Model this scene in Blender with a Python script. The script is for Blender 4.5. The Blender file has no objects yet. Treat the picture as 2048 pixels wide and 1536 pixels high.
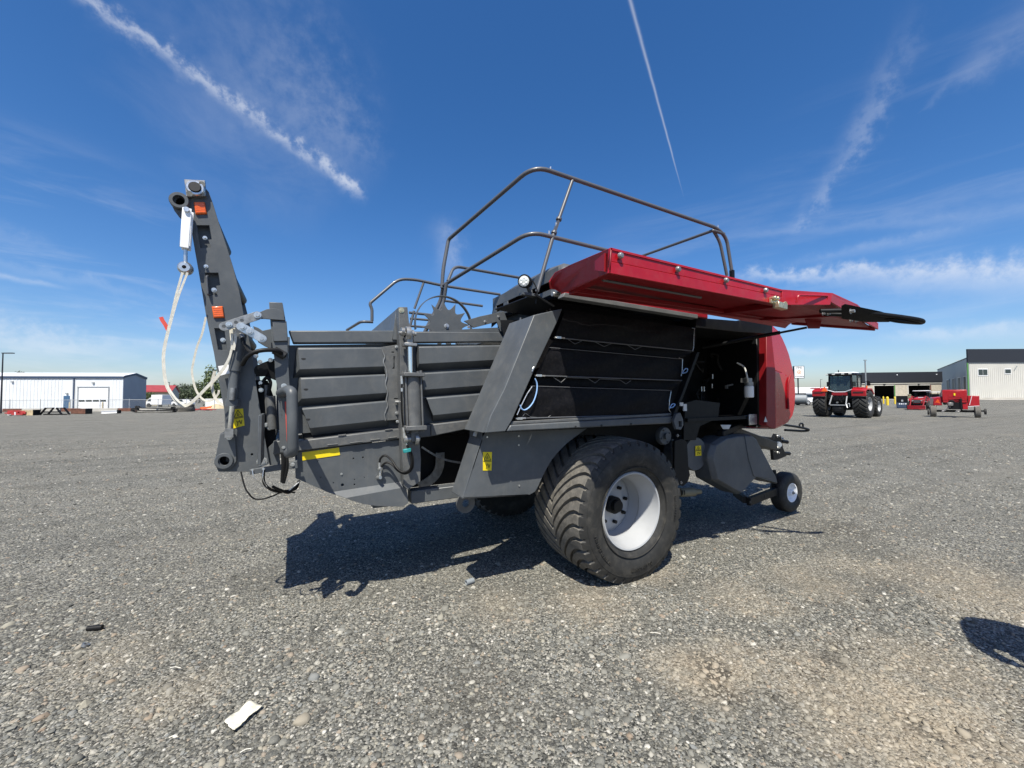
import bpy, bmesh, math, random
import numpy as np
from mathutils import Vector, Matrix

# ---------------------------------------------------------------- camera, sky, sun, exposure
scene = bpy.context.scene
col = scene.collection
EYE_H = 1.65
F_PX = 800.0                      # focal length in pixels of the 2048 px wide photograph
YAW, PITCH, ROLL = math.radians(61.4), math.radians(1.86), math.radians(0.24)
_f = Vector((math.cos(YAW), math.sin(YAW), 0)); _r = Vector((math.sin(YAW), -math.cos(YAW), 0)); _u = Vector((0, 0, 1))
_f2 = _f * math.cos(PITCH) + _u * math.sin(PITCH); _u2 = _u * math.cos(PITCH) - _f * math.sin(PITCH)
_r3 = _r * math.cos(ROLL) - _u2 * math.sin(ROLL); _u3 = _u2 * math.cos(ROLL) + _r * math.sin(ROLL)
CAM = Vector((0, 0, EYE_H))
cam_d = bpy.data.cameras.new('camera'); cam = bpy.data.objects.new('camera', cam_d); col.objects.link(cam)
cam_d.sensor_width = 36; cam_d.lens = F_PX / 2048 * 36; cam_d.clip_start = 0.05; cam_d.clip_end = 20000
cam.matrix_world = Matrix(((_r3.x, _u3.x, -_f2.x, 0), (_r3.y, _u3.y, -_f2.y, 0), (_r3.z, _u3.z, -_f2.z, EYE_H), (0, 0, 0, 1)))
scene.camera = cam

SUN_TRAVEL = Vector((0.35, 0.51, -1.0)).normalized()
SUN_EL = math.asin(-SUN_TRAVEL.z); SUN_ROT = math.atan2(-SUN_TRAVEL.x, -SUN_TRAVEL.y)
sun_d = bpy.data.lights.new('sun', 'SUN'); sun_d.energy = 5.0; sun_d.angle = math.radians(0.5); sun_d.color = (1, 0.95, 0.84)
sun = bpy.data.objects.new('sun', sun_d); col.objects.link(sun)
sun.rotation_mode = 'QUATERNION'; sun.rotation_quaternion = SUN_TRAVEL.to_track_quat('-Z', 'Y'); sun.location = (-8, -12, 24)

scene.view_settings.view_transform = 'Standard'; scene.view_settings.look = 'None'
scene.view_settings.gamma = 1; scene.view_settings.use_curve_mapping = False
scene.view_settings.exposure = 0.58
scene.cycles.max_bounces = 6; scene.cycles.use_denoising = True


def ray(px, py):
    return _r3 * ((px - 1024) / F_PX) - _u3 * ((py - 768) / F_PX) + _f2


# points of the real place: where a sight line meets a plane that some surface lies in
def Yp(px, py, Y):
    d = ray(px, py); return CAM + d * (Y / d.y)


def Zp(px, py, Z=0.0):
    d = ray(px, py); return CAM + d * ((Z - EYE_H) / d.z)


def Xp(px, py, X):
    d = ray(px, py); return CAM + d * (X / d.x)


def Dp(px, py, D):
    return CAM + ray(px, py) * D


# ---- sky: Nishita + procedural cirrus and condensation trails that live in the sky's own directions
world = bpy.data.worlds.new('World'); scene.world = world; world.use_nodes = True
wt = world.node_tree; wt.nodes.clear()


class NG:
    """tiny expression helper for math nodes"""
    def __init__(s, t): s.t = t
    def m(s, op, a, b=None, c=None, clamp=False):
        n = s.t.nodes.new('ShaderNodeMath'); n.operation = op; n.use_clamp = clamp
        for i, v in enumerate((a, b, c)):
            if v is None: continue
            if isinstance(v, (int, float)): n.inputs[i].default_value = v
            else: s.t.links.new(v, n.inputs[i])
        return n.outputs[0]
    def dot(s, v, d):
        n = s.t.nodes.new('ShaderNodeVectorMath'); n.operation = 'DOT_PRODUCT'
        s.t.links.new(v, n.inputs[0]); n.inputs[1].default_value = tuple(d); return n.outputs['Value']
    def scale(s, v, sc):
        n = s.t.nodes.new('ShaderNodeVectorMath'); n.operation = 'MULTIPLY'
        s.t.links.new(v, n.inputs[0]); n.inputs[1].default_value = sc; return n.outputs[0]
    def noise(s, v, scale, detail=4, rough=0.55, dist=0.0):
        n = s.t.nodes.new('ShaderNodeTexNoise'); n.inputs['Scale'].default_value = scale
        n.inputs['Detail'].default_value = detail; n.inputs['Roughness'].default_value = rough
        n.inputs['Distortion'].default_value = dist
        s.t.links.new(v, n.inputs['Vector']); return n.outputs['Fac']
    def sstep(s, v, a, b):
        n = s.t.nodes.new('ShaderNodeMapRange'); n.interpolation_type = 'SMOOTHSTEP'
        s.t.links.new(v, n.inputs['Value']); n.inputs['From Min'].default_value = a; n.inputs['From Max'].default_value = b
        return n.outputs['Result']


g = NG(wt)
tc = wt.nodes.new('ShaderNodeTexCoord'); D = tc.outputs['Generated']
sky = wt.nodes.new('ShaderNodeTexSky'); sky.sky_type = 'NISHITA'; sky.sun_disc = False
sky.sun_elevation = SUN_EL; sky.sun_rotation = SUN_ROT; sky.altitude = 300; sky.air_density = 1.0; sky.dust_density = 1.2; sky.ozone_density = 3.0
fine = g.noise(D, 38, 5, 0.6); mid = g.noise(D, 12, 5, 0.6, 0.4)


def sdir(px, py):
    return ray(px, py).normalized()


def trail(p1, p2, w1, w2, strength, wob=0.012, sharp=0.5, ends=(0.03, 0.03), bend=0.0, lo=0.25):
    """cloud streak between two sky directions; w1, w2 its half width at either end"""
    a, b = sdir(*p1), sdir(*p2); n = a.cross(b).normalized(); mid_d = (a + b).normalized(); td = n.cross(mid_d).normalized()
    half = math.tan(a.angle(b) / 2)
    cm = g.dot(D, mid_d); t = g.m('DIVIDE', g.dot(D, td), g.m('MAXIMUM', cm, 0.05))
    if a.dot(td) > 0: w1, w2 = w2, w1; ends = (ends[1], ends[0])
    u = g.m('DIVIDE', t, half)                                     # -1..1
    dist = g.dot(D, n)
    if bend: dist = g.m('ADD', dist, g.m('MULTIPLY', g.m('SUBTRACT', 1, g.m('MULTIPLY', u, u)), bend))
    dist = g.m('ADD', dist, g.m('MULTIPLY', g.m('SUBTRACT', mid, 0.5), wob * 1.5))
    dist = g.m('ADD', dist, g.m('MULTIPLY', g.m('SUBTRACT', fine, 0.5), wob * 1.8))
    w = g.m('ADD', g.m('MULTIPLY', u, (w2 - w1) / 2), (w1 + w2) / 2)
    w = g.m('MAXIMUM', w, 0.0004)
    q = g.m('DIVIDE', dist, w); body = g.m('EXPONENT', g.m('MULTIPLY', g.m('MULTIPLY', q, q), -1))
    ei, eo = ends[0] / half, ends[1] / half
    fade = g.m('MULTIPLY', g.sstep(u, -1 - ei, -1 + ei), g.m('SUBTRACT', 1, g.sstep(u, 1 - eo, 1 + eo)))
    front = g.sstep(cm, 0.0, 0.2)
    tex = g.m('ADD', g.m('MULTIPLY', g.sstep(fine, 0.5 - sharp * 0.5, 0.5 + sharp * 0.5), 1 - lo), lo)
    return g.m('MULTIPLY', g.m('MULTIPLY', g.m('MULTIPLY', body, fade), front), g.m('MULTIPLY', tex, strength))


def patch(p, rad, strength, stretch=(3, 3, 12), scale=1.0, lo=0.45, hi=0.75):
    d0 = sdir(*p); f = g.sstep(g.dot(D, d0), math.cos(rad), math.cos(rad * 0.15))
    n = g.noise(g.scale(D, stretch), scale, 6, 0.62, 0.6)
    return g.m('MULTIPLY', g.m('MULTIPLY', f, g.sstep(n, lo, hi)), strength)


masks = [
    trail((120, -40), (718, 388), 0.0115, 0.010, 0.42, 0.030, 0.25, (0.03, 0.03)),
    trail((640, 320), (716, 386), 0.009, 0.013, 0.25, 0.024, 0.3, (0.03, 0.02)),
    trail((470, 130), (730, 330), 0.15, 0.06, 0.14, 0.09, 0.5, (0.12, 0.06)),
    trail((1252, -30), (1356, 352), 0.0030, 0.0010, 0.34, 0.0008, 2.0, (0.03, 0.06), 0, 0.8),
    trail((1790, 120), (1585, 462), 0.020, 0.012, 0.17, 0.03, 0.3, (0.1, 0.012), 0.012),
    trail((2100, 20), (1860, 200), 0.040, 0.006, 0.13, 0.02, 0.6, (0.06, 0.03)),
    trail((1490, 550), (2120, 536), 0.012, 0.018, 0.55, 0.026, 0.45, (0.05, 0.03)),
    trail((1720, 566), (2120, 562), 0.016, 0.024, 0.35, 0.02, 0.8, (0.06, 0.03)),
    trail((1500, 470), (2150, 415), 0.006, 0.012, 0.12, 0.008, 1.2, (0.1, 0.05)),
    trail((1600, 520), (1950, 455), 0.008, 0.010, 0.16, 0.012, 0.8, (0.06, 0.05)),
    trail((1790, 672), (2120, 656), 0.009, 0.015, 0.45, 0.012, 0.7, (0.06, 0.03)),
    trail((1575, 706), (1650, 704), 0.008, 0.008, 0.35, 0.01, 0.8, (0.02, 0.02)),
    trail((882, 450), (905, 550), 0.030, 0.026, 0.22, 0.03, 0.6, (0.035, 0.03)),
    trail((-60, 540), (110, 572), 0.006, 0.003, 0.35, 0.006, 0.8, (0.03, 0.03)),
    trail((-60, 510), (280, 590), 0.012, 0.008, 0.16, 0.02, 0.8, (0.06, 0.06)),
    trail((-80, 655), (170, 690), 0.035, 0.018, 0.45, 0.04, 0.6, (0.06, 0.08)),
    trail((-60, 455), (120, 500), 0.016, 0.012, 0.14, 0.02, 0.8, (0.06, 0.06)),
    trail((60, 690), (460, 692), 0.010, 0.007, 0.22, 0.012, 0.9, (0.06, 0.08)),
    patch((520, 210), 0.26, 0.08, (3, 3, 5), 1.6, .4, .8), patch((1980, 540), 0.45, 0.13, (2, 2, 14), 1.2), patch((30, 680), 0.36, 0.34, (2, 2, 12), 1.4),
    patch((1400, 660), 0.35, 0.12, (2, 2, 14), 1.3),
]
tot = masks[0]
for k in masks[1:]:
    tot = g.m('SUBTRACT', g.m('ADD', tot, k), g.m('MULTIPLY', tot, k))
tot = g.m('MINIMUM', tot, 0.92)
hs = wt.nodes.new('ShaderNodeHueSaturation'); hs.inputs['Hue'].default_value = 0.5; hs.inputs['Saturation'].default_value = 1.30
wt.links.new(sky.outputs[0], hs.inputs['Color'])
mix = wt.nodes.new('ShaderNodeMix'); mix.data_type = 'RGBA'
tint = wt.nodes.new('ShaderNodeMix'); tint.data_type = 'RGBA'; tint.blend_type = 'MULTIPLY'; tint.inputs['Factor'].default_value = 1
wt.links.new(hs.outputs[0], tint.inputs['A']); tint.inputs['B'].default_value = (0.96, 0.96, 1.06, 1)
wt.links.new(tot, mix.inputs['Factor']); wt.links.new(tint.outputs['Result'], mix.inputs['A']); mix.inputs['B'].default_value = (6.0, 6.3, 6.8, 1)
bg = wt.nodes.new('ShaderNodeBackground'); bg.inputs['Strength'].default_value = 0.096
wo = wt.nodes.new('ShaderNodeOutputWorld')
wt.links.new(mix.outputs['Result'], bg.inputs['Color']); wt.links.new(bg.outputs[0], wo.inputs[0])

# ---------------------------------------------------------------- materials
MATS = {}


def mat(name, color, rough=0.5, metal=0.0, var=0.12, scale=6.0, coat=0.0, bump=0.0, bscale=60.0, dust=0.0, spec=0.5, trans=0.0, streak=0.0):
    m = bpy.data.materials.new(name); m.use_nodes = True; t = m.node_tree; b = t.nodes['Principled BSDF']
    tcn = t.nodes.new('ShaderNodeTexCoord'); n = NG(t)
    nz = n.noise(tcn.outputs['Object'], scale, 5, 0.6)
    r = t.nodes.new('ShaderNodeMix'); r.data_type = 'RGBA'
    c = Vector(color[:3])
    r.inputs['A'].default_value = (*(c * (1 - var)), 1); r.inputs['B'].default_value = (*[min(1, x) for x in c * (1 + var)], 1)
    t.links.new(n.sstep(nz, 0.3, 0.7), r.inputs['Factor']); out = r.outputs['Result']
    if dust:
        n2 = n.noise(tcn.outputs['Object'], scale * 2.7, 6, 0.7, 0.5)
        d = t.nodes.new('ShaderNodeMix'); d.data_type = 'RGBA'; d.inputs['B'].default_value = (0.30, 0.27, 0.22, 1)
        t.links.new(n.m('MULTIPLY', n.sstep(n2, 0.42, 0.8), dust), d.inputs['Factor']); t.links.new(out, d.inputs['A']); out = d.outputs['Result']
    if streak:                                                     # dried wash marks and fine scuffs
        n3 = n.noise(n.scale(tcn.outputs['Object'], (16, 16, 1.3)), 1.0, 5, .65, .2); n4 = n.noise(n.scale(tcn.outputs['Object'], (5, 60, 90)), 1.0, 3, .6)
        d = t.nodes.new('ShaderNodeMix'); d.data_type = 'RGBA'; d.inputs['B'].default_value = (0.22, 0.21, 0.19, 1)
        t.links.new(n.m('MULTIPLY', n.m('ADD', n.sstep(n3, 0.5, 0.85), n.m('MULTIPLY', n.sstep(n4, 0.62, 0.8), 0.6)), streak), d.inputs['Factor']); t.links.new(out, d.inputs['A']); out = d.outputs['Result']
    t.links.new(out, b.inputs['Base Color'])
    b.inputs['Metallic'].default_value = metal; b.inputs['Specular IOR Level'].default_value = spec
    nr = n.noise(tcn.outputs['Object'], scale * 4, 4, 0.6)
    t.links.new(n.m('ADD', n.m('MULTIPLY', n.m('SUBTRACT', nr, 0.5), 0.25), rough, clamp=True), b.inputs['Roughness'])
    if coat: b.inputs['Coat Weight'].default_value = coat; b.inputs['Coat Roughness'].default_value = 0.08
    if bump:
        bn = t.nodes.new('ShaderNodeBump'); bn.inputs['Strength'].default_value = bump; bn.inputs['Distance'].default_value = 0.004
        t.links.new(n.noise(tcn.outputs['Object'], bscale, 4, 0.6), bn.inputs['Height']); t.links.new(bn.outputs[0], b.inputs['Normal'])
    if trans: b.inputs['Transmission Weight'].default_value = trans
    MATS[name] = m; return m


M_GREY = mat('charcoal_paint', (0.080, 0.088, 0.095), 0.42, var=0.13, scale=3, dust=0.12, bump=0.06, bscale=220, streak=0.16, spec=0.38)
M_GREY2 = mat('charcoal_paint_worn', (0.090, 0.094, 0.096), 0.5, var=0.15, scale=9, dust=0.2, bump=0.1, bscale=160, streak=0.2)
M_DARK = mat('black_paint', (0.006, 0.0065, 0.0075), 0.5, var=0.2, scale=5, dust=0.015, spec=0.22)
M_BLACK = mat('black_canvas', (0.0045, 0.0045, 0.006), 0.6, var=0.25, scale=14, dust=0.03, bump=0.4, bscale=40, spec=0.14)
M_TUBE = mat('grey_rail_paint', (0.085, 0.088, 0.094), 0.4, var=0.05, scale=2, coat=0.2)
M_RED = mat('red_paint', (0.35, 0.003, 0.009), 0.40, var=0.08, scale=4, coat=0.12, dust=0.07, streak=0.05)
M_REDD = mat('red_paint_shaded', (0.22, 0.003, 0.007), 0.5, var=0.12, scale=5, dust=0.02)  # darker copy of the red paint; shade inside the hood put into the colour
M_REDG = mat('red_gloss_paint', (0.36, 0.003, 0.010), 0.25, var=0.05, scale=3, coat=0.8)
M_SILL = mat('grey_seal_strip', (0.12, 0.125, 0.13), 0.5, var=0.12, scale=8)
M_ZINC = mat('zinc_plate', (0.62, 0.62, 0.60), 0.32, 0.85, var=0.15, scale=30)
M_ZINCY = mat('yellow_zinc', (0.60, 0.52, 0.33), 0.35, 0.8, var=0.2, scale=40)
M_CHROME = mat('chrome_rod', (0.75, 0.76, 0.78), 0.12, 1.0, var=0.05)
M_STEEL = mat('bare_steel', (0.30, 0.30, 0.29), 0.42, 0.7, var=0.25, scale=25, dust=0.1)
M_RUBBER = mat('tyre_rubber', (0.024, 0.024, 0.023), 0.62, var=0.15, scale=5, dust=0.13, bump=0.25, bscale=120, spec=0.3)
M_TREAD = mat('tyre_tread_dusty', (0.115, 0.108, 0.096), 0.85, var=0.22, scale=12, dust=0.5, bump=0.3, bscale=150, spec=0.2)
M_HOSE = mat('black_hose', (0.009, 0.009, 0.009), 0.5, var=0.2, spec=0.25)
M_WHITE = mat('white_rim_paint', (0.36, 0.37, 0.38), 0.38, var=0.04, scale=5, dust=0.05)
M_WHITE2 = mat('white_paint', (0.78, 0.79, 0.80), 0.4, var=0.03, dust=0.03)
M_ORANGE = mat('orange_reflector', (0.72, 0.12, 0.008), 0.2, var=0.08, scale=60, coat=0.5)
M_YELLOW = mat('yellow_decal', (0.78, 0.60, 0.01), 0.45, var=0.06)
M_ROPE = mat('cream_webbing', (0.70, 0.67, 0.58), 0.85, var=0.12, scale=40, bump=0.5, bscale=300)
M_REDTAG = mat('red_tag', (0.55, 0.06, 0.04), 0.6)
M_GLASS = mat('tinted_glass', (0.020, 0.030, 0.034), 0.05, var=0.02, spec=0.8)
M_LENS = mat('lamp_lens', (0.60, 0.62, 0.58), 0.12, var=0.2, scale=60, coat=0.6)
M_BLUE = mat('blue_cord', (0.25, 0.42, 0.70), 0.6)
M_KHAKI = mat('khaki_cover', (0.16, 0.14, 0.085), 0.6, dust=0.1)
M_TEAL = mat('teal_clamp', (0.02, 0.22, 0.22), 0.5)
M_PAPER = mat('weathered_paper', (0.62, 0.59, 0.48), 0.85, var=0.2, scale=40, bump=0.3)
M_INK = mat('black_print', (0.012, 0.012, 0.012), 0.6, var=0.02)
M_SILVER = mat('silver_fabric', (0.5, 0.5, 0.48), 0.6)

# ---------------------------------------------------------------- mesh helpers


SPLIT = {'bolt', 'cylinder_head', 'cylinder_pin', 'cable_loom', 'bare_cable', 'inner_web', 'hydraulic_hose', 'hose_fitting', 'tie_rod', 'weld_bead', 'cylinder_bracket', 'chute_roller', 'rubber_buffer', 'hood_hinge', 'valve_block', 'wheel_nut',
         'lamp_led', 'small_print', 'timber', 'red_part', 'pale_part', 'panel_joint', 'grille_bar', 'reflector_ridge', 'paper_tag', 'arm_slot', 'arm_stay', 'plated_bracket', 'metal_strip', 'guard_vent', 'eave_trim', 'grab_rail', 'antenna', 'work_lamp',
         'fascia', 'roll_bar', 'flange', 'hitch_eye', 'lettering', 'knife_bracket', 'hood_frame', 'end_gusset', 'hood_lip', 'loader_cylinder', 'hood_trim', 'lift_arm', 'roll_cage', 'gauge_wheel', 'door_frame', 'bay_frame', 'rear_shell', 'workbench', 'shackle', 'cab_frame'}


class MB:
    def __init__(s): s.v = []; s.f = []; s.marks = []; s.depth = 0
    def piece(s):
        if not s.depth and (not s.marks or s.marks[-1] != (len(s.v), len(s.f))): s.marks.append((len(s.v), len(s.f)))
    def add(s, vs, fs):
        o = len(s.v); s.v += [tuple(x) for x in vs]; s.f += [tuple(i + o for i in f) for f in fs]; return s
    def prism(s, A, B):
        s.piece(); n = len(A); fs = [tuple(range(n))[::-1], tuple(range(n, 2 * n))] + [(i, (i + 1) % n, n + (i + 1) % n, n + i) for i in range(n)]
        return s.add(list(A) + list(B), fs)
    def box(s, lo, hi):
        x0, y0, z0 = lo; x1, y1, z1 = hi
        return s.prism([(x0, y0, z0), (x1, y0, z0), (x1, y0, z1), (x0, y0, z1)], [(x0, y1, z0), (x1, y1, z0), (x1, y1, z1), (x0, y1, z1)])
    def obox(s, c, sx, sy, sz, ax=(1, 0, 0), up=(0, 0, 1)):
        ax = Vector(ax).normalized(); up = Vector(up); ay = up.cross(ax).normalized(); az = ax.cross(ay); c = Vector(c)
        P = lambda a, b, d: c + ax * (a * sx / 2) + ay * (b * sy / 2) + az * (d * sz / 2)
        return s.prism([P(-1, -1, -1), P(1, -1, -1), P(1, 1, -1), P(-1, 1, -1)], [P(-1, -1, 1), P(1, -1, 1), P(1, 1, 1), P(-1, 1, 1)])
    def bar(s, a, b, w, h, up=(0, 0, 1)):
        a, b = Vector(a), Vector(b); return s.obox((a + b) / 2, (b - a).length, w, h, b - a, up)
    def cyl(s, a, b, r, n=16, r2=None):
        r2 = r if r2 is None else r2; a, b = Vector(a), Vector(b); ax = (b - a).normalized()
        u = ax.orthogonal().normalized(); w = ax.cross(u)
        ring = lambda c, q: [c + (u * math.cos(2 * math.pi * i / n) + w * math.sin(2 * math.pi * i / n)) * q for i in range(n)]
        return s.prism(ring(a, r), ring(b, r2))
    def tube(s, pts, r, n=10):
        s.piece(); pts = [Vector(p) for p in pts]; L = len(pts); u = None; rings = []
        for i, p in enumerate(pts):
            t = (pts[min(i + 1, L - 1)] - pts[max(i - 1, 0)]).normalized()
            u = t.orthogonal().normalized() if u is None else (u - t * u.dot(t)).normalized()
            w = t.cross(u); rings.append([p + (u * math.cos(2 * math.pi * k / n) + w * math.sin(2 * math.pi * k / n)) * r for k in range(n)])
        vs = [v for rg in rings for v in rg]; fs = []
        for i in range(L - 1):
            for k in range(n):
                k2 = (k + 1) % n; fs.append((i * n + k, i * n + k2, (i + 1) * n + k2, (i + 1) * n + k))
        fs += [tuple(range(n))[::-1], tuple((L - 1) * n + k for k in range(n))]
        return s.add(vs, fs)
    def strap(s, pts, w, t, up):
        s.piece(); pts = [Vector(p) for p in pts]; up = Vector(up); vs = []; fs = []; L = len(pts)
        for i, p in enumerate(pts):
            d = (pts[min(i + 1, L - 1)] - pts[max(i - 1, 0)]).normalized(); a = d.cross(up).normalized(); b = a.cross(d)
            vs += [p - a * w / 2 - b * t / 2, p + a * w / 2 - b * t / 2, p + a * w / 2 + b * t / 2, p - a * w / 2 + b * t / 2]
        for i in range(L - 1):
            for k in range(4): fs.append((i * 4 + k, i * 4 + (k + 1) % 4, i * 4 + 4 + (k + 1) % 4, i * 4 + 4 + k))
        fs += [(3, 2, 1, 0), tuple((L - 1) * 4 + k for k in range(4))]
        return s.add(vs, fs)
    def lathe(s, c, axis, prof, n=32, closed=False, arc=None):
        """prof: (along axis, radius)"""
        s.piece(); c = Vector(c); ax = Vector(axis).normalized(); u = ax.orthogonal().normalized(); w = ax.cross(u); m = len(prof); vs = []
        for i in range(n):
            a = 2 * math.pi * i / n; d = u * math.cos(a) + w * math.sin(a)
            vs += [c + ax * x + d * r for x, r in prof]
        fs = []; mm = m if closed else m - 1
        for i in range(n):
            j = (i + 1) % n
            for k in range(mm): k2 = (k + 1) % m; fs.append((i * m + k, j * m + k, j * m + k2, i * m + k2))
        return s.add(vs, fs)
    def bolt(s, p, r=0.012, h=0.012, ax=(0, -1, 0), washer=True):
        p = Vector(p); ax = Vector(ax)
        s.piece(); s.depth += 1
        if washer: s.cyl(p, p + ax * 0.003, r * 1.15, 14)
        s.cyl(p, p + ax * h, r * .72, 6); s.depth -= 1; return s
    def build(s, name, m, parent=None, smooth=38, bevel=0.0, seg=1):
        if name in SPLIT and len(s.marks) > 1:
            out = []
            for (v0, f0), (v1, f1) in zip(s.marks, s.marks[1:] + [(len(s.v), len(s.f))]):
                q = MB(); q.v = s.v[v0:v1]; q.f = [tuple(i - v0 for i in f) for f in s.f[f0:f1]]; out.append(q.build(name, m, parent, smooth, bevel, seg))
            s.extra = out[1:]; return out[0]
        me = bpy.data.meshes.new(name); me.from_pydata(s.v, [], s.f); me.validate()
        bm = bmesh.new(); bm.from_mesh(me); bmesh.ops.recalc_face_normals(bm, faces=bm.faces); bm.to_mesh(me); bm.free()
        return link(name, me, m, parent, smooth, bevel, seg)


def link(name, me, m, parent=None, smooth=38, bevel=0.0, seg=1):
    o = bpy.data.objects.new(name, me); col.objects.link(o)
    for k in (m if isinstance(m, (list, tuple)) else [m]): me.materials.append(k)
    if smooth:
        me.polygons.foreach_set('use_smooth', [True] * len(me.polygons)); me.set_sharp_from_angle(angle=math.radians(smooth))
    if bevel:
        bv = o.modifiers.new('bevel', 'BEVEL'); bv.width = bevel; bv.segments = seg; bv.limit_method = 'ANGLE'; bv.angle_limit = math.radians(35)
    if parent: adopt(o, parent)
    return o


def adopt(o, parent):
    o.parent = parent; o.matrix_parent_inverse = WM(parent).inverted()


def WM(o):
    m = o.matrix_basis.copy()
    if o.parent: m = WM(o.parent) @ o.matrix_parent_inverse @ m
    return m


def thing(name, label, cat, loc=(0, 0, 0), rz=0.0, group=None):
    o = bpy.data.objects.new(name, None); col.objects.link(o); o.location = loc; o.rotation_euler = (0, 0, rz); o.empty_display_size = 0.2
    return tag(o, label, cat, group)


def tag(o, label=None, cat=None, group=None, kind=None):
    for k, v in (('label', label), ('category', cat), ('group', group), ('kind', kind)):
        if v: o[k] = v
    return o


def copy_tree(o, parent=None):
    c = o.copy(); col.objects.link(c)
    if parent: c.parent = parent
    for ch in list(o.children): copy_tree(ch, c)
    return c


def fillet(pts, rad, seg=6):
    """polyline with rounded corners"""
    pts = [Vector(p) for p in pts]; out = [pts[0]]
    for i in range(1, len(pts) - 1):
        p = pts[i]; a = (pts[i - 1] - p); b = (pts[i + 1] - p); r = min(rad, a.length * 0.45, b.length * 0.45)
        a = p + a.normalized() * r; b = p + b.normalized() * r
        for k in range(seg + 1):
            t = k / seg; out.append(a * (1 - t) ** 2 + p * 2 * t * (1 - t) + b * t * t)
    out.append(pts[-1]); return out


def spline(pts, seg=8):
    pts = [Vector(p) for p in pts]; P = [pts[0] * 2 - pts[1]] + pts + [pts[-1] * 2 - pts[-2]]; out = []
    for i in range(1, len(P) - 2):
        for k in range(seg):
            t = k / seg; a, b, c, d = P[i - 1], P[i], P[i + 1], P[i + 2]
            out.append(0.5 * ((2 * b) + (c - a) * t + (2 * a - 5 * b + 4 * c - d) * t * t + (3 * b - a - 3 * c + d) * t ** 3))
    return out + [pts[-1]]


def sheet_y(name, outline, Y, t, m, parent=None, holes=(), bevel=0.002, smooth=38):
    """plate in a plane Y = const with holes; outline and holes are lists of (x, z)"""
    cu = bpy.data.curves.new(name, 'CURVE'); cu.dimensions = '2D'; cu.fill_mode = 'BOTH'; cu.extrude = max(0.0005, t / 2 - bevel); cu.bevel_depth = bevel; cu.bevel_resolution = 0
    for poly in [outline] + list(holes):
        sp = cu.splines.new('POLY'); sp.points.add(len(poly) - 1); sp.use_cyclic_u = True
        for k, (x, z) in enumerate(poly): sp.points[k].co = (x, z, 0, 1)
    tmp = bpy.data.objects.new('tmp', cu); me = bpy.data.meshes.new_from_object(tmp); bpy.data.objects.remove(tmp); bpy.data.curves.remove(cu)
    n = len(me.vertices); co = np.empty(n * 3, 'f'); me.vertices.foreach_get('co', co); co = co.reshape(-1, 3)
    new = np.stack([co[:, 0], Y + t / 2 - co[:, 2], co[:, 1]], 1).astype('f'); me.vertices.foreach_set('co', new.ravel()); me.update()
    me.name = name; me.materials.clear()
    return link(name, me, m, parent, smooth)


def pl(name, px, Y, t, m, parent=None, holes=(), bevel=0.002):
    """plate whose near face lies in Y; px: photograph points of its outline"""
    q = lambda L: [(Yp(a, b, Y).x, Yp(a, b, Y).z) for a, b in L]
    return sheet_y(name, q(px), Y, t, m, parent, [q(h) for h in holes], bevel)


def circ(px, py, r, n=20):
    return [(px + r * math.cos(2 * math.pi * k / n), py + r * math.sin(2 * math.pi * k / n)) for k in range(n)]


def rotp(p, c, a):
    return c + Matrix.Rotation(a, 3, 'Z') @ (Vector(p) - c)


def tyre_mesh(prof, N, tread, depth, curve, gw=.28, n_r=None):
    """prof: list of (axial, radius, v) with v = -1..1 over the tread, |v|>1.2 plain sidewall; grooves follow curve(v)."""
    steps = [0, (1 - gw) * .5, 1 - gw, 1 - gw * .82, 1 - gw * .18]; k = len(steps); vs = []; fs = []; m = len(prof); tot = N * k
    for i in range(tot):
        lug, st = divmod(i, k); low = st in (3, 4)
        for (y, r, v) in prof:
            a = 2 * math.pi * (lug + steps[st] + curve(v)) / N
            gd = depth * max(0.0, min(1.0, (1.3 - abs(v)) / .12)) if low else 0
            vs.append((math.cos(a) * (r - gd), y, math.sin(a) * (r - gd)))
    for i in range(tot):
        j = (i + 1) % tot
        for q in range(m - 1): fs.append((i * m + q, i * m + q + 1, j * m + q + 1, j * m + q))
    return vs, fs


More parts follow.
